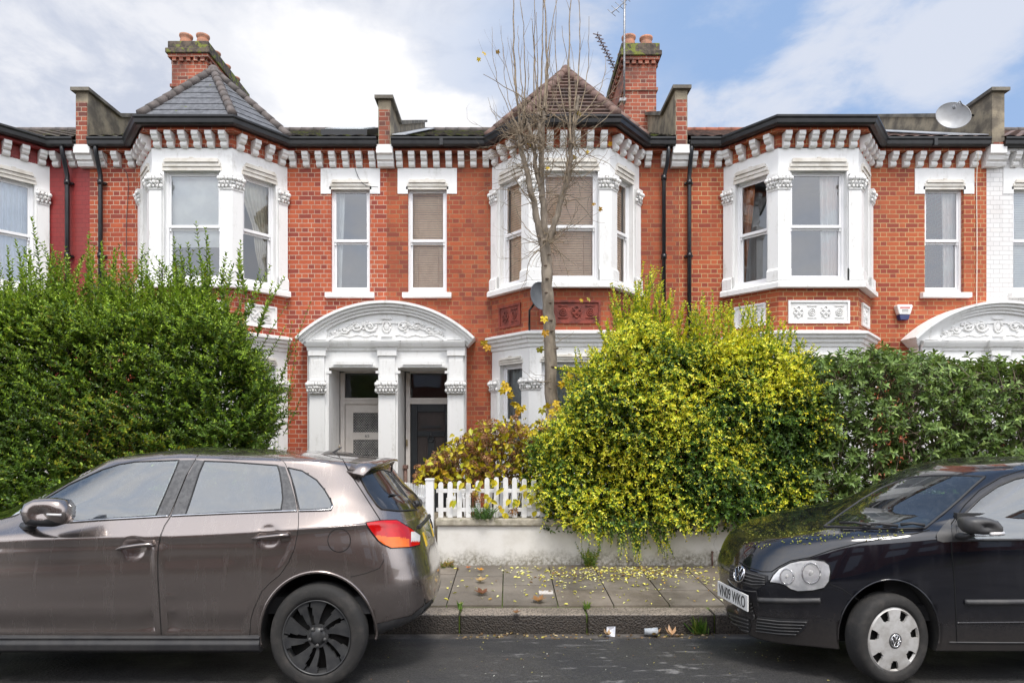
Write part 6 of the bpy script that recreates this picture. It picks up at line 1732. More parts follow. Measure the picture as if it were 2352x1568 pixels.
def vnoise(P, s, seed=0):
    """cheap smooth noise for clumping"""
    r = np.random.default_rng(seed); out = np.zeros(len(P))
    for k in range(5):
        d = r.normal(size=3); d /= np.linalg.norm(d); out += np.sin(P@d*s*(1+.5*k)+r.uniform(0, 6.28))
    return out/5
def fill(LV, n, x0, x1, y0, y1, zlo, ok, ll, lw, colf):
    P = np.stack([G.uniform(x0, x1, n), G.uniform(y0, y1, n), G.uniform(zlo, 3.95, n)], 1); P = P[ok(P)]; n = len(P)
    k = G.uniform(.7, 1.1, n); LV.add(P, rdir(n), rdir(n)+np.array([0, -.5, .8]), ll*k, lw*k, colf(P, np.full(n, .3), n)); print('leaves', sum(len(a) for a in LV.a[0]))
def prof(tab): xs = np.array([a for a, b in tab]); ys = np.array([b for a, b in tab]); return lambda x: np.interp(x, xs, ys)

def px_prof(tab, d): return prof([((X-VX)*d/F, CZ-(Y-VY)*d/F) for X, Y in tab])
def shell_points(n, x0, x1, zb, zt, yf, yb, depth=.35, lumps=.22, seed=1, right=None):
    """points in the outer skin of a hedge; returns points and outward directions"""
    P = []; O = []
    while len(P) < n:
        m = n
        x = G.uniform(x0, x1, m); top = zt(x); z = zb+(top-zb)*G.uniform(0, 1, m); which = G.uniform(0, 1, m)
        q = np.stack([x, np.full(m, yf), z], 1); lum = vnoise(q, 2.2, seed)*lumps+vnoise(q, 5.5, seed+1)*lumps*.45
        h = np.clip((top-z)/.7, 0, 1); e0 = np.clip((x-x0)/.5, 0, 1); e1 = np.clip((x1-x)/.6, 0, 1)
        rnd_ = np.sqrt(np.clip(1-(1-h)**2, 0, 1))*np.sqrt(np.clip(1-(1-e0)**2, 0, 1))*np.sqrt(np.clip(1-(1-e1)**2, 0, 1))
        yfr = yb-(yb-yf)*rnd_+lum; dp = G.uniform(0, 1, m)**1.6*depth; y = yfr+dp
        ok = y < yb+.3
        o = np.stack([(1-e1)*.9-(1-e0)*.9, -.75+.0*x, (1-h)*1.1+.15], 1)
        for a, b in zip(np.stack([x, y, z], 1)[ok], o[ok]): P.append(a); O.append(b)
    return np.array(P[:n]), np.array(O[:n])

# ---- tall privet at the left
def privet():
    root = thing('privet_hedge', 'tall unclipped dark green privet hedge with feathery shoots, behind the brown car', 'hedge', (-5.5, 8.9, .13))
    d = 8.75
    top = px_prof([(-400, 710), (0, 725), (45, 690), (95, 715), (140, 675), (190, 730), (235, 720), (262, 680), (300, 730), (345, 700), (400, 722), (430, 690), (480, 712), (520, 730), (545, 765), (575, 810), (600, 840), (625, 890), (640, 940), (648, 1000), (660, 1200)], d)
    topq = lambda P: CZ+(top(P[:, 0]/P[:, 1]*d)-CZ)*P[:, 1]/d
    # right edge as a function of height
    redge = prof(sorted([(CZ-(Y-VY)*d/F, (X-VX)*d/F) for X, Y in [(470, 640), (515, 720), (560, 790), (598, 850), (628, 910), (636, 960), (628, 1010), (610, 1060), (600, 1200), (590, 1300)]]))
    LV = Leaves(); ST = MB()
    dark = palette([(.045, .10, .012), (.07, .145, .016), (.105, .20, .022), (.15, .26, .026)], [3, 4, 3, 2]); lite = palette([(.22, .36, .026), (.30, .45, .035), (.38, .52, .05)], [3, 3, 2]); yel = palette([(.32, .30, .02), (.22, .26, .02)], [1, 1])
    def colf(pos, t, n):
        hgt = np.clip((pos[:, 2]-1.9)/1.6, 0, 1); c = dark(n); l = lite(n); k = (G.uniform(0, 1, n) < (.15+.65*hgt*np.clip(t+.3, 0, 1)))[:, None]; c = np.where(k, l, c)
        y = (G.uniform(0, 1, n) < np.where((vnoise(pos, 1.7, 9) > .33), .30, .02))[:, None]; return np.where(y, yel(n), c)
    P, O = shell_points(4700, -8.6, -3.0, .25, lambda x: np.full_like(x, 4.0), 8.02, 9.6, .45, .17, 3)
    # reject outside the silhouette
    ok = (P[:, 2] < topq(P)-.12) & (P[:, 0]/P[:, 1]*d < redge(CZ+(P[:, 2]-CZ)/P[:, 1]*d)-.08); P = P[ok]; O = O[ok]
    P2, O2 = [], []
    n = 2600; x = G.uniform(-8.6, -3.05, n); y = G.uniform(8.1, 9.7, n); z = CZ+(top(x/y*d)-CZ)*y/d-G.uniform(.05, .55, n); k = (x/y*d < redge(CZ+(z-CZ)/y*d)-.08); P2 = np.stack([x, y, z], 1)[k]; O2 = np.tile([0, -.15, 1.0], (len(P2), 1))
    n = 900; z = G.uniform(.3, 3.3, n); y = G.uniform(8.1, 9.6, n); x = redge(CZ+(z-CZ)/y*d)*y/d-G.uniform(.05, .5, n); P3 = np.stack([x, y, z], 1); O3 = np.tile([1.0, -.2, .35], (n, 1))
    PP = np.concatenate([P, P2, P3]); OO = np.concatenate([O, O2, O3])
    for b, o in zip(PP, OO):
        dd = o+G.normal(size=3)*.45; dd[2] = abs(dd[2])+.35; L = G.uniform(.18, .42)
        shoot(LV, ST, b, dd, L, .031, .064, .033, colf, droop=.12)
    # tall feathery shoots
    tall = [(25, 655, 18, 560), (60, 640, 40, 545), (95, 640, 92, 505), (110, 640, 118, 560), (150, 640, 150, 590), (205, 650, 200, 535), (238, 650, 240, 560), (255, 650, 262, 560), (300, 640, 285, 545), (340, 650, 335, 585),
            (405, 640, 395, 550), (420, 650, 418, 565), (440, 640, 436, 560), (470, 650, 455, 540), (480, 650, 500, 545), (505, 650, 515, 580), (545, 640, 560, 560), (570, 690, 615, 600), (590, 730, 628, 625), (560, 640, 540, 570),
            (640, 860, 685, 745), (650, 900, 700, 800), (640, 950, 690, 870), (600, 760, 650, 700), (645, 830, 712, 700), (-40, 640, -50, 540), (70, 650, 75, 580), (170, 650, 182, 580), (325, 650, 320, 560), (610, 790, 665, 740), (650, 960, 705, 905)]
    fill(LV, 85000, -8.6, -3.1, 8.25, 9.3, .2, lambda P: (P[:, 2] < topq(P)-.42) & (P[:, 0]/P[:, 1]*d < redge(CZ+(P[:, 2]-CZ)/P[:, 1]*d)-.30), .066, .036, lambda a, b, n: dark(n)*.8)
    for (xa, ya, xb, yb) in tall:
        for rep in range(1 if xb > 640 else 2):
          jx, jy = (0, 0) if rep == 0 else (G.normal()*16, abs(G.normal())*35+10)
          dd = 8.2+G.uniform(0, .8); a = np.array(W3(xa+jx*.6, ya+40, dd)); b = np.array(W3(xb+jx, yb+jy, dd-.05)); L = np.linalg.norm(b-a)
          shoot(LV, ST, a, b-a, L, .036 if xb < 640 else .05, .088 if xb < 640 else .06, .038 if xb < 640 else .024, colf, droop=0.0, r=.006, taper=.45)
    for k in range(420):
        x = G.uniform(-8.5, -3.75); yy = G.uniform(8.1, 9.6); z = CZ+(float(top(np.array([x/yy*d]))[0])-CZ)*yy/d; a = np.array([x, yy, z-.25]); shoot(LV, ST, a, np.array([G.normal()*.26, G.normal()*.14-.05, 1]), G.uniform(.4, .95), .036, .084, .036, colf, r=.005)
    LV.build('foliage', root); ST.build('stems', 'twig_green', root, recalc=False)
    m = MB()                                                        # woody inside
    for k in range(60):
        x = G.uniform(-8.4, -3.6); y = G.uniform(8.6, 9.3); h = G.uniform(1.6, 3.0)
        m.tube([(x, y, .1), (x+G.normal()*.1, y+G.normal()*.1, h*.5), (x+G.normal()*.25, y+G.normal()*.2, h)], [.022, .017, .008], 5)
    m.build('trunk', 'twig_brown', root)
privet()

# ---- yellow variegated hedge spilling over the wall
def variegated():
    root = thing('variegated_hedge', 'dense yellow and green variegated hedge spilling over the white wall', 'hedge', (2.0, 8.7, .13))
    d = 8.4
    top = px_prof([(1190, 1090), (1225, 1020), (1262, 975), (1300, 945), (1318, 890), (1345, 860), (1362, 830), (1385, 800), (1410, 770), (1440, 735), (1480, 728), (1520, 745), (1556, 800), (1600, 785), (1640, 800), (1680, 772), (1740, 785), (1790, 790), (1832, 825), (1862, 850), (1885, 905), (1900, 980)], d)
    topq = lambda P: CZ+(top(P[:, 0]/P[:, 1]*d)-CZ)*P[:, 1]/d
    bot = px_prof([(1190, 1120), (1240, 1160), (1290, 1200), (1340, 1220), (1400, 1215), (1500, 1210), (1560, 1212), (1620, 1205), (1700, 1200), (1790, 1195), (1850, 1185), (1900, 1180)], 8.0)
    x0, x1 = (1222-VX)*8.2/F, (1900-VX)*8.2/F
    LV = Leaves(); ST = MB()
    green = palette([(.035, .085, .016), (.06, .13, .022), (.10, .20, .03), (.16, .28, .035)], [3, 4, 3, 2]); yel = palette([(.80, .78, .05), (.90, .86, .13), (.60, .68, .04), (.84, .70, .03)], [4, 3, 3, 2]); lime = palette([(.32, .44, .05), (.22, .34, .04)], [1, 1])
    def colf(pos, t, n):
        xr = (pos[:, 0]-x0)/(x1-x0); hz = np.clip((pos[:, 2]-1.9)/1.3, 0, 1); cl = vnoise(pos, 3.6, 31)
        pr = .38+.50*cl+.30*hz+.16*np.clip(.55-xr, 0, 1)+.55*(t-.40); pr = np.where((xr > .50) & (pos[:, 2] < 2.2), pr-.20, pr); u = G.uniform(0, 1, n)
        c = np.where((u < pr)[:, None], yel(n), green(n)); return np.where(((u >= pr) & (u < pr+.06+.16*(1-xr)))[:, None], lime(n), c)
    n = 9000; P, O = shell_points(n, x0-.05, x1+.15, .2, lambda x: np.full_like(x, 3.8), 7.93, 9.0, .42, .27, 8)
    k = (P[:, 2] < topq(P)-.06) & (P[:, 2] > bot(P[:, 0]/P[:, 1]*8.0)+.02); P = P[k]; O = O[k]
    n2 = 1500; x = G.uniform(x0, x1, n2); y = G.uniform(8.0, 9.0, n2); z = CZ+(top(x/y*d)-CZ)*y/d-G.uniform(.03, .4, n2); P2 = np.stack([x, y, z], 1); O2 = np.tile([0, -.1, 1.], (n2, 1))
    for b, o in zip(np.concatenate([P, P2]), np.concatenate([O, O2])):
        dd = o+G.normal(size=3)*.6; L = G.uniform(.12, .28); shoot(LV, ST if G.uniform() < .3 else None, b, dd, L, .028, .054, .029, colf, droop=.25)
    for (xa, ya, xb, yb) in [(1455, 760, 1480, 612), (1490, 760, 1495, 625), (1500, 760, 1518, 632), (1470, 760, 1462, 650), (1520, 770, 1540, 660), (1440, 770, 1412, 655), (1425, 770, 1405, 690), (1400, 780, 1378, 722), (1510, 750, 1510, 640), (1540, 780, 1560, 690), (1380, 800, 1350, 790), (1340, 850, 1318, 800),
                             (1350, 840, 1300, 835), (1585, 770, 1580, 700), (1615, 770, 1612, 688), (1640, 770, 1645, 695), (1665, 770, 1670, 690), (1690, 770, 1692, 700), (1715, 770, 1722, 705), (1745, 770, 1748, 712), (1785, 780, 1800, 725), (1770, 770, 1772, 720), (1825, 800, 1838, 760), (1450, 780, 1445, 690), (1485, 780, 1470, 660), (1860, 860, 1905, 835), (1870, 900, 1925, 880), (1880, 960, 1900, 930), (1840, 820, 1868, 780), (1560, 790, 1556, 720), (1595, 790, 1590, 690), (1628, 790, 1630, 682), (1678, 780, 1682, 698), (1730, 780, 1732, 695), (1758, 780, 1765, 715), (1810, 800, 1815, 745), (1430, 760, 1425, 668), (1460, 750, 1455, 632), (1400, 800, 1390, 735),
                             (1530, 770, 1530, 680), (1560, 790, 1585, 725), (1605, 770, 1600, 715), (1655, 770, 1655, 700), (1700, 770, 1710, 690), (1310, 880, 1290, 850), (1480, 700, 1500, 620)]:
        for j in range(3):
            dd = 8.2+G.uniform(0, .7); o_ = G.normal(size=4)*8; a = np.array(W3(xa+o_[0], ya+25, dd)); b = np.array(W3(xb+o_[1], yb+abs(o_[2]), dd)); L = np.linalg.norm(b-a)
            shoot(LV, ST, a, b-a, L, .030, .066, .036, (lambda pos, t, n: np.where((G.uniform(0, 1, n) < .68)[:, None], yel(n), lime(n))), r=.005, taper=.4)
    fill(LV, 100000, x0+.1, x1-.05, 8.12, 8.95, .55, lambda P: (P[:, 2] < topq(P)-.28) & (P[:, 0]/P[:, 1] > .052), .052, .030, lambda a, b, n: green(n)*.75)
    # strands hanging over the wall
    for (xa, ya, xb, yb) in [(1370, 1205, 1378, 1262), (1385, 1205, 1392, 1240), (1410, 1205, 1405, 1255), (1430, 1205, 1440, 1282), (1445, 1205, 1455, 1275), (1455, 1210, 1470, 1290), (1500, 1210, 1522, 1272), (1490, 1205, 1510, 1250), (1515, 1210, 1535, 1285), (1345, 1200, 1350, 1235),
                             (1470, 1205, 1480, 1262), (1425, 1200, 1420, 1250), (1395, 1210, 1388, 1252), (1540, 1205, 1545, 1235), (1570, 1205, 1575, 1228), (1620, 1200, 1622, 1230), (1700, 1195, 1702, 1222), (1720, 1200, 1712, 1240), (1735, 1200, 1738, 1232), (1760, 1195, 1765, 1212), (1320, 1205, 1312, 1222)]:
        for j in range(4):
            o_ = G.normal(size=3)*6; a = np.array(W3(xa+o_[0], ya-10, 8.02+G.uniform(-.06, .03))); b = np.array(W3(xb+o_[1], yb-abs(o_[2]), 8.08)); L = np.linalg.norm(b-a); shoot(LV, ST, a, b-a, L, .022, .046, .026, colf, r=.004)
    LV.build('foliage', root); ST.build('stems', 'twig_green', root, recalc=False)
    m = MB()
    for k in range(46):
        x = G.uniform(x0+.4, x1-.2); y = G.uniform(8.5, 8.9); h = G.uniform(1.2, 2.3); m.tube([(x, y, .1), (x+G.normal()*.1, y, h*.5), (x+G.normal()*.25, y+G.normal()*.12, h)], [.02, .015, .007], 5)
    m.build('trunk', 'twig_brown', root)
variegated()

# ---- glossy hedge with whorled leaves at the right
def glossy():
    root = thing('glossy_hedge', 'glossy green broad leaved hedge with whorled leaves, behind the black car', 'hedge', (6.3, 8.8, .13))
    d = 8.6
    top = px_prof([(1830, 850), (1870, 838), (1930, 832), (1990, 822), (2040, 826), (2100, 835), (2160, 838), (2230, 842), (2300, 848), (2360, 850), (2700, 850)], d)
    x0, x1 = 3.5, 8.9; LV = Leaves(); ST = MB()
    g1 = palette([(.065, .115, .025), (.10, .17, .036), (.155, .24, .055), (.23, .33, .085)], [3, 4, 4, 2]); tipc = palette([(.30, .42, .11), (.22, .35, .09)], [1, 1]); red = palette([(.45, .05, .03)], [1])
    P, O = shell_points(2500, x0, x1, .25, lambda x: np.full_like(x, 3.6), 8.06, 9.4, .5, .16, 15)
    k = P[:, 2] < top(P[:, 0]/P[:, 1]*d)-.10; P = P[k]; O = O[k]
    holes = vnoise(P, 3.3, 77); P = P[holes < .52]; O = O[holes < .52]
    n2 = 700; x = G.uniform(x0, x1, n2); y = G.uniform(8.2, 9.4, n2); z = top(x/y*d)-G.uniform(.03, .3, n2); P2 = np.stack([x, y, z], 1); O2 = np.tile([0, -.1, 1.], (n2, 1))
    for b, o in zip(np.concatenate([P, P2]), np.concatenate([O, O2])):
        dd = o+G.normal(size=3)*.55; dd[2] += .35; dd /= np.linalg.norm(dd); L = G.uniform(.12, .26)
        ST.tube([Vector(b-dd*.25), Vector(b+dd*L)], [.006, .003], 4, cap=False)
        nn = G.integers(9, 14); t = np.linspace(.35, 1, nn)**.7; th = np.arange(nn)*2.4+G.uniform(0, 6)
        s1 = np.cross(dd, G.normal(size=3)); s1 /= np.linalg.norm(s1); s2 = np.cross(dd, s1)
        rad = np.cos(th)[:, None]*s1+np.sin(th)[:, None]*s2; D = rad*1.0+dd*(.1+.9*t[:, None]**3)+G.normal(size=(nn, 3))*.12; N_ = dd-rad*.4+np.array([0, 0, .35])
        c = g1(nn); c = np.where((G.uniform(0, 1, nn) < .35*(t > .75))[:, None], tipc(nn), c)
        if G.uniform() < .012: c[:2] = red(2)
        kk = G.uniform(.75, 1.1, nn)*(1-.35*t**4); LV.add(b+np.outer(t, dd)*L, D, N_, .100*kk, .046*kk, c)
    fill(LV, 26000, x0, x1, 8.3, 9.3, .2, lambda P: (P[:, 2] < top(P[:, 0]/P[:, 1]*d)-.18) & (vnoise(P, 3.3, 77) < .5), .095, .04, lambda a, b, n: g1(n))
    LV.build('foliage', root, curl=.16); ST.build('stems', 'twig_brown', root, recalc=False)
    m = MB()
    for k in range(40):
        x = G.uniform(x0+.2, x1); y = G.uniform(8.7, 9.2); h = G.uniform(1.4, 2.3); m.tube([(x, y, .1), (x+G.normal()*.1, y, h*.5), (x+G.normal()*.25, y+G.normal()*.15, h)], [.02, .015, .007], 5)
    m.build('trunk', 'twig_brown', root)
glossy()

# ---- hydrangea going over behind the picket fence
def hydrangea():
    root = thing('hydrangea', 'faded hydrangea with brown flower heads and yellow leaves over the picket fence', 'shrub', (-.3, 8.75, .13))
    top = px_prof([(955, 1085), (985, 1060), (1015, 1030), (1050, 1010), (1085, 990), (1130, 975), (1180, 968), (1225, 975), (1260, 985)], 8.5)
    bot = px_prof([(955, 1110), (990, 1118), (1060, 1115), (1150, 1110), (1260, 1110)], 8.5)
    x0, x1 = (958-VX)*8.5/F, (1262-VX)*8.5/F; ST = MB(); LV = Leaves(); FH = Leaves()
    yl = palette([(.55, .45, .02), (.62, .52, .03), (.40, .42, .03), (.50, .30, .03)], [4, 3, 2, 1]); br = palette([(.36, .16, .07), (.46, .22, .10), (.26, .12, .06), (.55, .34, .16), (.48, .36, .10)], [4, 4, 3, 2, 1])
    for k in range(26):
        x = G.uniform(x0+.1, x1-.1); zt = float(top(np.array([x]))[0]); bx_ = -.35+(x+.35)*.55
        ST.tube([(bx_, 8.8, .13), ((bx_+x)/2, 8.8+G.normal()*.1, zt*.5), (x, 8.55+G.uniform(0, .6), zt-.05)], [.014, .010, .005], 5)
    heads = []
    for k in range(290):
        x = G.uniform(x0-.05, x1); zt = float(top(np.array([x]))[0])+G.uniform(-.12, .10); zb = float(bot(np.array([x]))[0]); u = G.uniform(0, 1)**1.4; z = zt-(zt-zb)*u; y = 8.42+G.uniform(0, .75); 
        if x > -.1 and G.uniform() < .45: continue
        heads.append((x, y, z))
    for (x, y, z) in heads+[(W3(1118, 1060, 8.3).x, 8.4, 1.45), (W3(1100, 1155, 8.2).x, 8.24, .95), (W3(1180, 1175, 8.2).x, 8.24, .80), (W3(1090, 1120, 8.2).x, 8.24, 1.02)]:
        n = 60; o = rdir(n); o[:, 2] *= .7; c = np.array([x, y, z]); P = c+o*.058*G.uniform(.6, 1.05, (n, 1)); FH.add(P, rdir(n)+o*.3, o+G.normal(size=(n, 3))*.3, G.uniform(.018, .03, n), G.uniform(.014, .022, n), br(n))
    n = 1150; x = G.uniform(x0, x1, n); zt = top(x)+G.uniform(-.1, .12, n); zb = bot(x)-.05; z = zt-(zt-zb)*G.uniform(0, 1, n); y = G.uniform(8.38, 9.1, n); D = rdir(n); D[:, 2] -= .5; kk = G.uniform(.05, .105, n)
    LV.add(np.stack([x, y, z], 1), D, rdir(n)+np.array([0, -.8, .5]), kk, kk*.7, yl(n))
    F_ = [(1095, 1118), (1125, 1135), (1118, 1150), (1150, 1160), (1175, 1145), (1190, 1150), (1160, 1120), (1200, 1115), (1212, 1130), (1165, 1170), (1225, 1130), (1075, 1098), (1105, 1105), (1235, 1165), (1258, 1175), (1285, 1178), (1290, 1190), (1138, 1105), (1042, 1145), (1228, 1180), (1270, 1160), (1246, 1110)]
    for (X, Y) in F_:
        for j in range(2):
            q = np.array(W3(X+G.normal()*5, Y+G.normal()*5, 8.24))[None]; LV.add(q, np.array([[G.normal()*.6, -.2, -.8]]), np.array([[G.normal()*.3, -1., .3]]), np.array([G.uniform(.07, .12)]), np.array([G.uniform(.05, .08)]), yl(1))
    n = 2600; x = G.uniform(x0, x1, n); zt = top(x); zb = bot(x); z = zt-(zt-zb)*G.uniform(0, 1, n); y = G.uniform(8.5, 9.1, n); kk = G.uniform(.03, .06, n); LV.add(np.stack([x, y, z], 1), rdir(n), rdir(n), kk, kk*.5, palette([(.16, .08, .04), (.26, .16, .06), (.30, .26, .04), (.14, .14, .03)], [2, 2, 2, 1])(n))
    LV.build('foliage', root); FH.build('flower_heads', root, fold=.3); ST.build('stems', 'twig_brown', root, recalc=False)
hydrangea()

# ---- small plants
def tuft(name, label, cat, X, Y, d, w_, h, n, cols, ll, lw, z=None, up=1.0):
    b = W3(X, Y, d); b.z = z if z is not None else b.z
    root = thing(name, label, cat, b); LV = Leaves(); pal = palette(cols, [1]*len(cols)); ST = MB()
    for k in range(n):
        a = np.array([b.x+G.normal()*w_*.4, b.y+G.normal()*w_*.2, b.z]); dd = np.array([G.normal()*.5, G.normal()*.35-.1, up])
        shoot(LV, ST, a, dd, h*G.uniform(.5, 1.05), ll*.55, ll, lw, lambda pos, t, m: pal(m), r=.002)
    LV.build('foliage', root); ST.build('stems', 'twig_green', root, recalc=False)
def grass(name, label, X, Y, d, w_, h, n, z, cols=((.10, .22, .03), (.16, .28, .05), (.25, .30, .06))):
    b = W3(X, Y, d); pal = palette(cols, [1]*len(cols)); m = n
    P = np.stack([b.x+G.normal(size=m)*w_*.3, b.y+G.normal(size=m)*.02, np.full(m, z)], 1); D = np.stack([G.normal(size=m)*.35, G.normal(size=m)*.3-.1, np.ones(m)], 1); hh = h*G.uniform(.4, 1.1, m)
    o = leaves_mesh(name, P, D, np.tile([0, -1., .3], (m, 1))+G.normal(size=(m, 3))*.2, hh, np.full(m, .010), pal(m), curl=.3); tagd(o, label, 'weed')
tuft('fern', 'small bright green shrub on the wall in front of the picket fence', 'plant', 1112, 1188, 8.19, .16, .22, 60, [(.07, .19, .03), (.12, .26, .05), (.05, .13, .03)], .026, .012, z=.71)
tuft('wall_weed', 'leafy yellow green weed climbing the white wall from the pavement', 'weed', 1352, 1296, 8.12, .10, .34, 16, [(.20, .30, .04), (.10, .2, .03), (.4, .4, .05)], .05, .024, z=.13)
tuft('gate_weed', 'low weed with reddish leaves at the foot of the white gate post', 'weed', 1022, 1298, 8.1, .14, .09, 26, [(.12, .22, .04), (.3, .25, .05), (.3, .12, .04)], .03, .015, z=.13)
grass('grass_tuft', 'grass tuft growing in the gutter against the kerb, near the black car', 1608, 1450, 6.27, .10, .17, 60, -.13)
grass('grass_tuft', 'tiny grass sprig in the kerb joint left of the middle', 1055, 1392, 6.5, .03, .09, 22, .05)
grass('grass_tuft', 'tiny grass sprig in the kerb joint under the hedge', 1347, 1392, 6.5, .04, .09, 26, .05)

# ---- pollarded street tree with long whips
def tree():
    root = thing('plane_tree', 'tall bare pollarded tree with long upright whips and a few yellow leaves', 'tree', W3(1275, 1200, 9.25)*1.0)
    simple('bark', (.27, .225, .175), (.13, .105, .08), 9, .85, bmp=.4, bscale=30, stretch=(1, 1, .35)); simple('bark_twig', (.32, .25, .17), (.17, .13, .09), 14, .8); simple('bark_scar', (.07, .05, .035), (.1, .07, .05), 30, .9)
    D = 9.25; T_ = MB(); root.location.z = .15
    def lim(pts, r0, r1, n=12, jit=.006):
        P = []
        for i, p in enumerate(pts): P.append(W3(p[0], p[1], p[2] if len(p) > 2 else D))
        out = []
        for i in range(len(P)-1):
            p0 = P[max(i-1, 0)]; p1 = P[i]; p2 = P[i+1]; p3 = P[min(i+2, len(P)-1)]
            for k in range(6):
                t = k/6; out.append(.5*((2*p1)+(p2-p0)*t+(2*p0-5*p1+4*p2-p3)*t*t+(3*p1-p0-3*p2+p3)*t**3)+Vector(G.normal(size=3))*jit)
        out.append(P[-1]); L = len(out)-1; T_.tube(out, [(r0+(r1-r0)*i/L)*(1+.05*math.sin(i*2.1)) for i in range(L+1)], n); return out
    tr_ = lim([(1278, 1290), (1276, 1100), (1268, 930), (1262, 760), (1256, 640), (1252, 552)], .098, .074, 16, .007)
    a1 = lim([(1250, 575), (1232, 500), (1222, 450), (1207, 385), (1195, 330), (1188, 300)], .052, .028)
    a2 = lim([(1254, 565), (1250, 500), (1245, 430), (1243, 370), (1246, 310), (1250, 245)], .054, .028)
    a3 = lim([(1256, 562), (1275, 510), (1290, 455), (1306, 400), (1312, 345), (1318, 290), (1326, 235), (1331, 222)], .046, .020)
    a4 = lim([(1243, 440), (1232, 390), (1226, 340), (1215, 290), (1205, 272)], .034, .022)
    a5 = lim([(1246, 330), (1238, 280), (1236, 262)], .034, .026)
    for y in (585, 610, 640, 672, 695, 735, 760, 800, 842, 885): X = 1255+(y-555)*.055+G.uniform(-14, 14); q = W3(X, y, D-.088); T_.ball(q, .018, 8, 5, 1, sc=(1.5, .5, .8))
    T_.build('trunk', ['bark', 'bark_scar'], root, recalc=False)
    TW = MB(); tips = []
    def twig(p, d, L, r, wander=.25, up=.12, n=8, sub=0, side=3):
        pts = [Vector(p)]; d = Vector(d).normalized(); s = L/n
        for i in range(n):
            d = (d+Vector(G.normal(size=3))*wander*.35+Vector((0, 0, up))).normalized(); pts.append(pts[-1]+d*s)
        TW.tube(pts, [r*(1-.75*i/n) for i in range(n+1)], side+1, cap=False)
        for k in range(sub):
            i = int(G.integers(1, n)); dd = (d+Vector(G.normal(size=3))*.8).normalized(); twig(pts[i], dd, L*G.uniform(.25, .55), r*.5, wander*1.2, up, 6, 0, 2)
        tips.append(pts[-1]); return pts
    def whip(x0, y0, x1, y1, r=.012, bow=0.0, dz=0.0, sub=2):
        A, B = W3(x0, y0, D+G.uniform(-.1, .1)), W3(x1, y1, D+dz+G.uniform(-.2, .2)); n = 14; pts = []
        side = Vector((1, 0, 0))*bow
        for i in range(n+1): t = i/n; pts.append(A.lerp(B, t)+side*math.sin(t*math.pi)*(B-A).length+Vector(G.normal(size=3))*.006)
        TW.tube(pts, [r*1.35*(1-.7*i/n) for i in range(n+1)], 5, cap=False)
        for k in range(sub):
            i = int(G.integers(2, n-1)); dd = (B-A).normalized()+Vector(G.normal(size=3))*.35; twig(pts[i], dd, G.uniform(.25, .6), r*.4, .2, .1, 6, 0, 2)
    for wv in [(1196, 300, 1180, -30, .015, -.02), (1200, 310, 1194, -10, .009, .03), (1205, 285, 1188, 60, .008), (1208, 275, 1175, 90, .007, -.05), (1226, 300, 1228, -40, .010), (1236, 265, 1222, 40, .008), (1240, 265, 1250, -40, .012), (1238, 300, 1232, 30, .009), (1250, 250, 1246, -60, .015, .02), (1252, 245, 1288, -40, .009, -.03),
               (1254, 260, 1262, 100, .008), (1248, 250, 1270, 60, .007), (1312, 330, 1316, -60, .013, -.02), (1306, 345, 1290, 60, .008, .04), (1318, 300, 1350, 40, .007, .06), (1310, 310, 1280, -20, .008, -.05), (1295, 420, 1312, 100, .008, .05), (1316, 280, 1327, -40, .010, .03), (1215, 290, 1150, 60, .005, -.06), (1196, 305, 1130, 60, .005, -.08),
               (1204, 330, 1155, 100, .006, -.06), (1255, 300, 1300, 130, .006), (1230, 330, 1262, 150, .006), (1300, 380, 1262, 200, .007, .08), (1190, 310, 1212, 120, .006, .06),
               (1318, 285, 1390, 130, .007, .13), (1320, 290, 1430, 170, .006, .10), (1315, 330, 1440, 215, .006, .08), (1300, 390, 1405, 300, .006, .08), (1290, 440, 1400, 340, .005, .1), (1330, 300, 1110, 170, .009, .0), (1262, 560, 1330, 470, .006, .1), (1260, 558, 1345, 545, .005, .06), (1250, 560, 1185, 480, .006, -.1), (1245, 565, 1150, 520, .005, -.1),
               (1190, 335, 1125, 350, .005, -.1), (1194, 350, 1050, 372, .005, .05), (1200, 390, 1110, 430, .004, .1), (1205, 400, 1130, 450, .004, -.1)]: whip(*wv)
    nodes = [(1192, 305, 60), (1200, 335, 40), (1207, 380, 18), (1226, 325, 34), (1240, 275, 26), (1246, 330, 34), (1245, 400, 16), (1250, 555, 36), (1222, 455, 20), (1290, 455, 20), (1306, 395, 34), (1314, 330, 36), (1326, 250, 12), (1262, 550, 14), (1252, 790, 4), (1262, 870, 8)]
    for (X, Y, k) in nodes:
        for j in range(k):
            p_ = W3(X+G.normal()*5, Y+G.normal()*9, D+G.normal()*.05); an = G.uniform(0, 6.28); dd = Vector((math.cos(an)*1.0, G.normal()*.5, math.sin(an)*.6+.1)); big = G.uniform() < .3
            twig(p_, dd, G.uniform(.45, .95) if big else G.uniform(.18, .5), G.uniform(.004, .0075), G.uniform(.5, .95), G.uniform(-.18, .22), 9, 2 if big else 1)
    TW.build('twigs', 'bark_twig', root, recalc=False)
    # the few yellow maple-like leaves left
    LV = Leaves(); yl = palette([(.62, .42, .02), (.70, .52, .03), (.55, .30, .02), (.45, .42, .05)], [3, 3, 2, 1])
    spots = [(1100, 135), (1112, 122), (1143, 118), (1120, 795), (1112, 785), (1160, 880), (1155, 895), (1172, 905), (1168, 890), (1185, 930), (1195, 935), (1182, 925), (1255, 930), (1270, 945), (1280, 935), (1262, 960), (1245, 940), (1290, 950), (1253, 762), (1335, 688), (1352, 686), (1365, 468), (1378, 480), (1258, 385), (1240, 340), (1320, 360), (1330, 260), (1350, 350), (1250, 730), (1240, 800), (1215, 330),
             (1200, 935), (1190, 945), (1275, 925), (1300, 870), (1290, 880), (1310, 860), (1400, 330)]
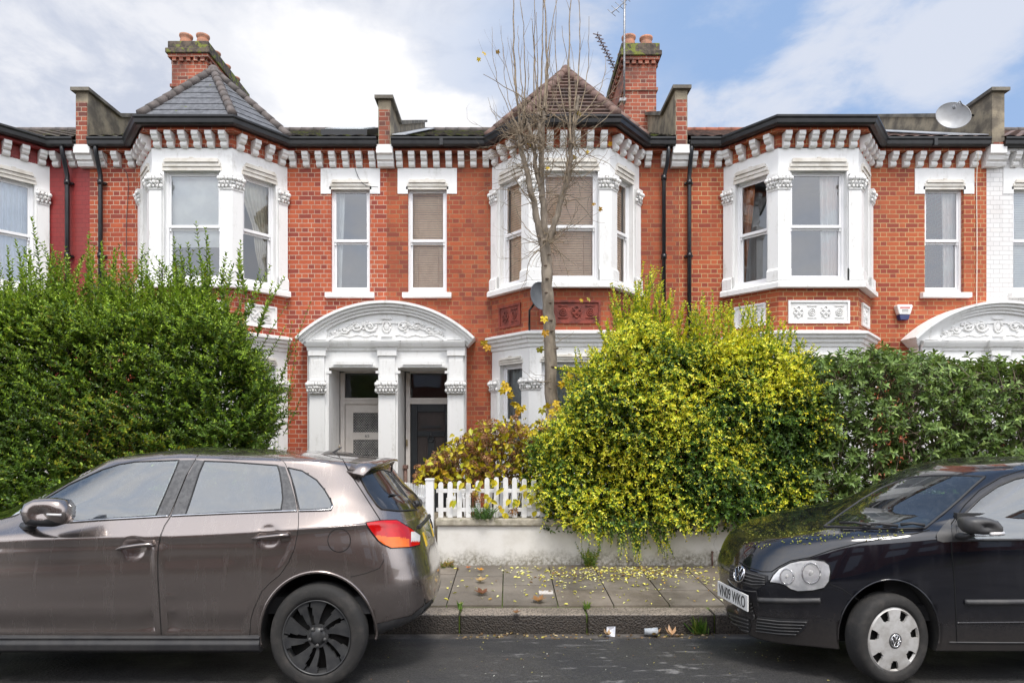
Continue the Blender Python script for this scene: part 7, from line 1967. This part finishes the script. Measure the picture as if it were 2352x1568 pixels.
    for (X, Y) in spots:
        c = np.array(W3(X, Y, D-.25 if Y > 600 else D)); big = .085 if Y > 700 else .05; nv = np.array([G.normal()*.5, -1, G.normal()*.5]); nv /= np.linalg.norm(nv)
        s1 = np.cross(nv, [0, 0, 1.]); s1 /= np.linalg.norm(s1); s2 = np.cross(nv, s1)
        th = np.array([-2.0, -1.0, 0, 1.0, 2.0])+G.normal()*.8; Dd = np.cos(th)[:, None]*(-s2)*-1+np.sin(th)[:, None]*s1; Dd[:, 2] -= .2
        LV.add(np.tile(c, (5, 1)), Dd, np.tile(nv, (5, 1))+G.normal(size=(5, 3))*.2, big*np.array([.7, .9, 1, .9, .7]), np.full(5, big*.55), np.tile(yl(1), (5, 1)))
    cr_ = LV.build('crown', root); cr_['label'] = 'few remaining yellow leaves'
tree()
def sprig():
    o = MB(); P = [W3(*q) for q in [(1400, 870, 8.6), (1290, 945, 8.5), (1250, 985, 8.6)]]
tree_done = True

# ---- fallen leaves and litter
def on_pave(X, Y):
    """point of the pavement surface seen at (X, Y)"""
    y = 7.3
    for k in range(8): z = pz(y)+.006; y = (CZ-z)*F/(Y-VY)
    return np.array([(X-VX)*y/F, y, pz(y)+.010])
n = 760; LF = Leaves(); pts = []
while len(pts) < n:
    k = G.uniform()
    if k < .62: X = G.normal()*120+1420; Y = 1302+abs(G.normal())*16
    elif k < .82: X = G.uniform(1180, 1680); Y = 1300+abs(G.normal())*30
    else: X = G.uniform(1010, 1680); Y = G.uniform(1300, 1390)
    if X < 1005 or X > 1800 or Y > 1392: continue
    pts.append(on_pave(X, Y))
P = np.array(pts); D = G.normal(size=(n, 3)); D[:, 2] *= .12; kk = G.uniform(.022, .055, n)
LF.add(P, D, np.tile([0, 0, 1.], (n, 1))+G.normal(size=(n, 3))*.18, kk, kk*.55, palette([(.85, .78, .16), (.80, .76, .30), (.62, .56, .08), (.50, .30, .06), (.26, .14, .06), (.85, .82, .5)], [5, 4, 2, 1, 1, 2])(n))
def gut(X, dy): x = (X-VX)*6.22/F; return np.array([x, 6.18+dy, -.125])
n = 150; P = np.array([gut(G.choice([1170, 1250, 1480, 1560, 1500, 1350, 1240, 1620, 1100])+G.normal()*35, G.uniform(-.08, .09)) for _ in range(n)]); D = G.normal(size=(n, 3)); D[:, 2] *= .25; kk = G.uniform(.02, .05, n)
LF.add(P, D, np.tile([0, 0, 1.], (n, 1))+G.normal(size=(n, 3))*.3, kk, kk*.6, palette([(.35, .24, .10), (.2, .12, .06), (.5, .45, .1), (.45, .35, .2)], [3, 3, 1, 2])(n))
n = 90; P = np.stack([G.uniform(-1.2, 2.4, n), G.uniform(4.6, 6.0, n), np.zeros(n)], 1); P[:, 2] = np.interp(P[:, 1], [4.4, 5.2, 6.0, 6.36], [.012, -.03, -.112, -.142])+.006; D = G.normal(size=(n, 3)); D[:, 2] *= .1; kk = G.uniform(.008, .024, n)
LF.add(P, D, np.tile([0, 0, 1.], (n, 1)), kk, kk*.6, palette([(.5, .45, .15), (.5, .5, .45), (.3, .15, .08)], [2, 1, 1])(n))
lf = LF.build('fallen_leaves', None); lf['kind'] = 'stuff'; lf['label'] = 'small yellow and brown leaves scattered on the pavement and gutter'; lf['category'] = 'leaves'
# leaf dust on the bonnet of the black car
n = 420; X = G.uniform(1700, 2080, n); Y = G.uniform(1215, 1300, n); Pd, Nd = [], []
for a, b in zip(X, Y):
    h, nn, i, dist = car2.bvh.ray_cast(Vector((0, 0, CZ)), (W3(a, b, 1.0)-Vector((0, 0, CZ))).normalized())
    if h is not None and nn.z > .6: Pd.append(h+nn*.004); Nd.append(nn)
Pd = np.array(Pd); Nd = np.array(Nd); n = len(Pd); kk = G.uniform(.008, .022, n)
o = leaves_mesh('fallen_leaves', Pd, np.cross(Nd, G.normal(size=(n, 3))), Nd, kk, kk*.6, palette([(.26, .28, .04), (.40, .38, .06), (.18, .16, .05)], [2, 1, 1])(n)); o['kind'] = 'stuff'; o['label'] = 'fine yellow green leaf litter on the black bonnet'; o['category'] = 'leaves'
def big_leaf(X, Y, label, size, col, gutter=False, rot=0.0, curl=.5):
    c = on_pave(X, Y) if not gutter else gut(X, .0)+np.array([0, 0, .01]); th = np.array([-2.1, -1.05, 0, 1.05, 2.1])+rot; D = np.stack([np.cos(th), np.sin(th), np.full(5, .22)], 1)
    o = leaves_mesh('fallen_leaf', np.tile(c+[0, 0, .006], (5, 1)), D, np.tile([0, 0, 1.], (5, 1)), size*np.array([.7, .9, 1, .9, .7]), np.full(5, size*.5), np.tile(np.array(col), (5, 1))*G.uniform(.8, 1.2, (5, 1)), curl=-curl*.4)
    tagd(o, label, 'leaf', 'large fallen leaves')
big_leaf(1102, 1337, 'large tan leaf on the paving slab nearest the wall, by the brown car', .10, (.50, .34, .15), rot=.4)
big_leaf(1107, 1366, 'reddish brown curled leaf in the middle of the pavement, by the brown car', .11, (.20, .08, .04), rot=2)
big_leaf(1236, 1383, 'long brown leaf lying at the kerb edge below the cream access cover', .11, (.26, .13, .05), rot=1)
big_leaf(1105, 1312, 'small orange leaf near the white wall, left end of the paving', .07, (.62, .28, .04), rot=2.6)
big_leaf(1075, 1306, 'dark orange leaf at the foot of the white wall, beside the gate post weed', .05, (.45, .14, .05), rot=.9)
big_leaf(1030, 1297, 'bright yellow leaf by the white gate post', .10, (.60, .40, .04), rot=1.4)
big_leaf(1185, 1410, 'brown leaf on top of the granite kerb, middle of the picture', .06, (.22, .11, .05), rot=.2)
big_leaf(1540, 1450, 'tan curled leaf in the gutter between the plastic cup and the grass tuft', .085, (.50, .30, .16), True, 1.7, 1.5)
big_leaf(1500, 1452, 'brown leaf in the gutter under the plastic cup', .09, (.34, .20, .10), True, .3, 1.0)
big_leaf(1395, 1455, 'brown leaf in the gutter beside the white paper scrap', .065, (.38, .24, .12), True, 2.2, 1.2)
simple('paper_white', (.75, .76, .80), (.62, .64, .70), 20, .7); simple('cup_clear', (.42, .45, .48), (.3, .32, .34), 25, .2)
m = MB(); c = gut(1403, .03); m.add([(c[0]-.045, c[1], c[2]+.0), (c[0]+.035, c[1]-.02, c[2]+.0), (c[0]+.045, c[1]+.02, c[2]+.085), (c[0]-.035, c[1]+.03, c[2]+.08), (c[0], c[1]+.035, c[2]+.045)], [(0, 1, 4), (1, 2, 4), (2, 3, 4), (3, 0, 4)]); o = m.build('paper_scrap', 'paper_white', None, recalc=False); tagd(o, 'crumpled white paper scrap in the gutter', 'litter')
m = MB(); c = gut(1495, .03); m.lathe([(.0, -.065), (.028, -.065), (.030, -.06), (.038, .055), (.040, .06), (.037, .055), (.028, -.05)], (c[0], c[1], c[2]+.042), 'x', 20); o = m.build('plastic_cup', 'cup_clear', None); tagd(o, 'crushed clear plastic cup lying in the gutter', 'litter')
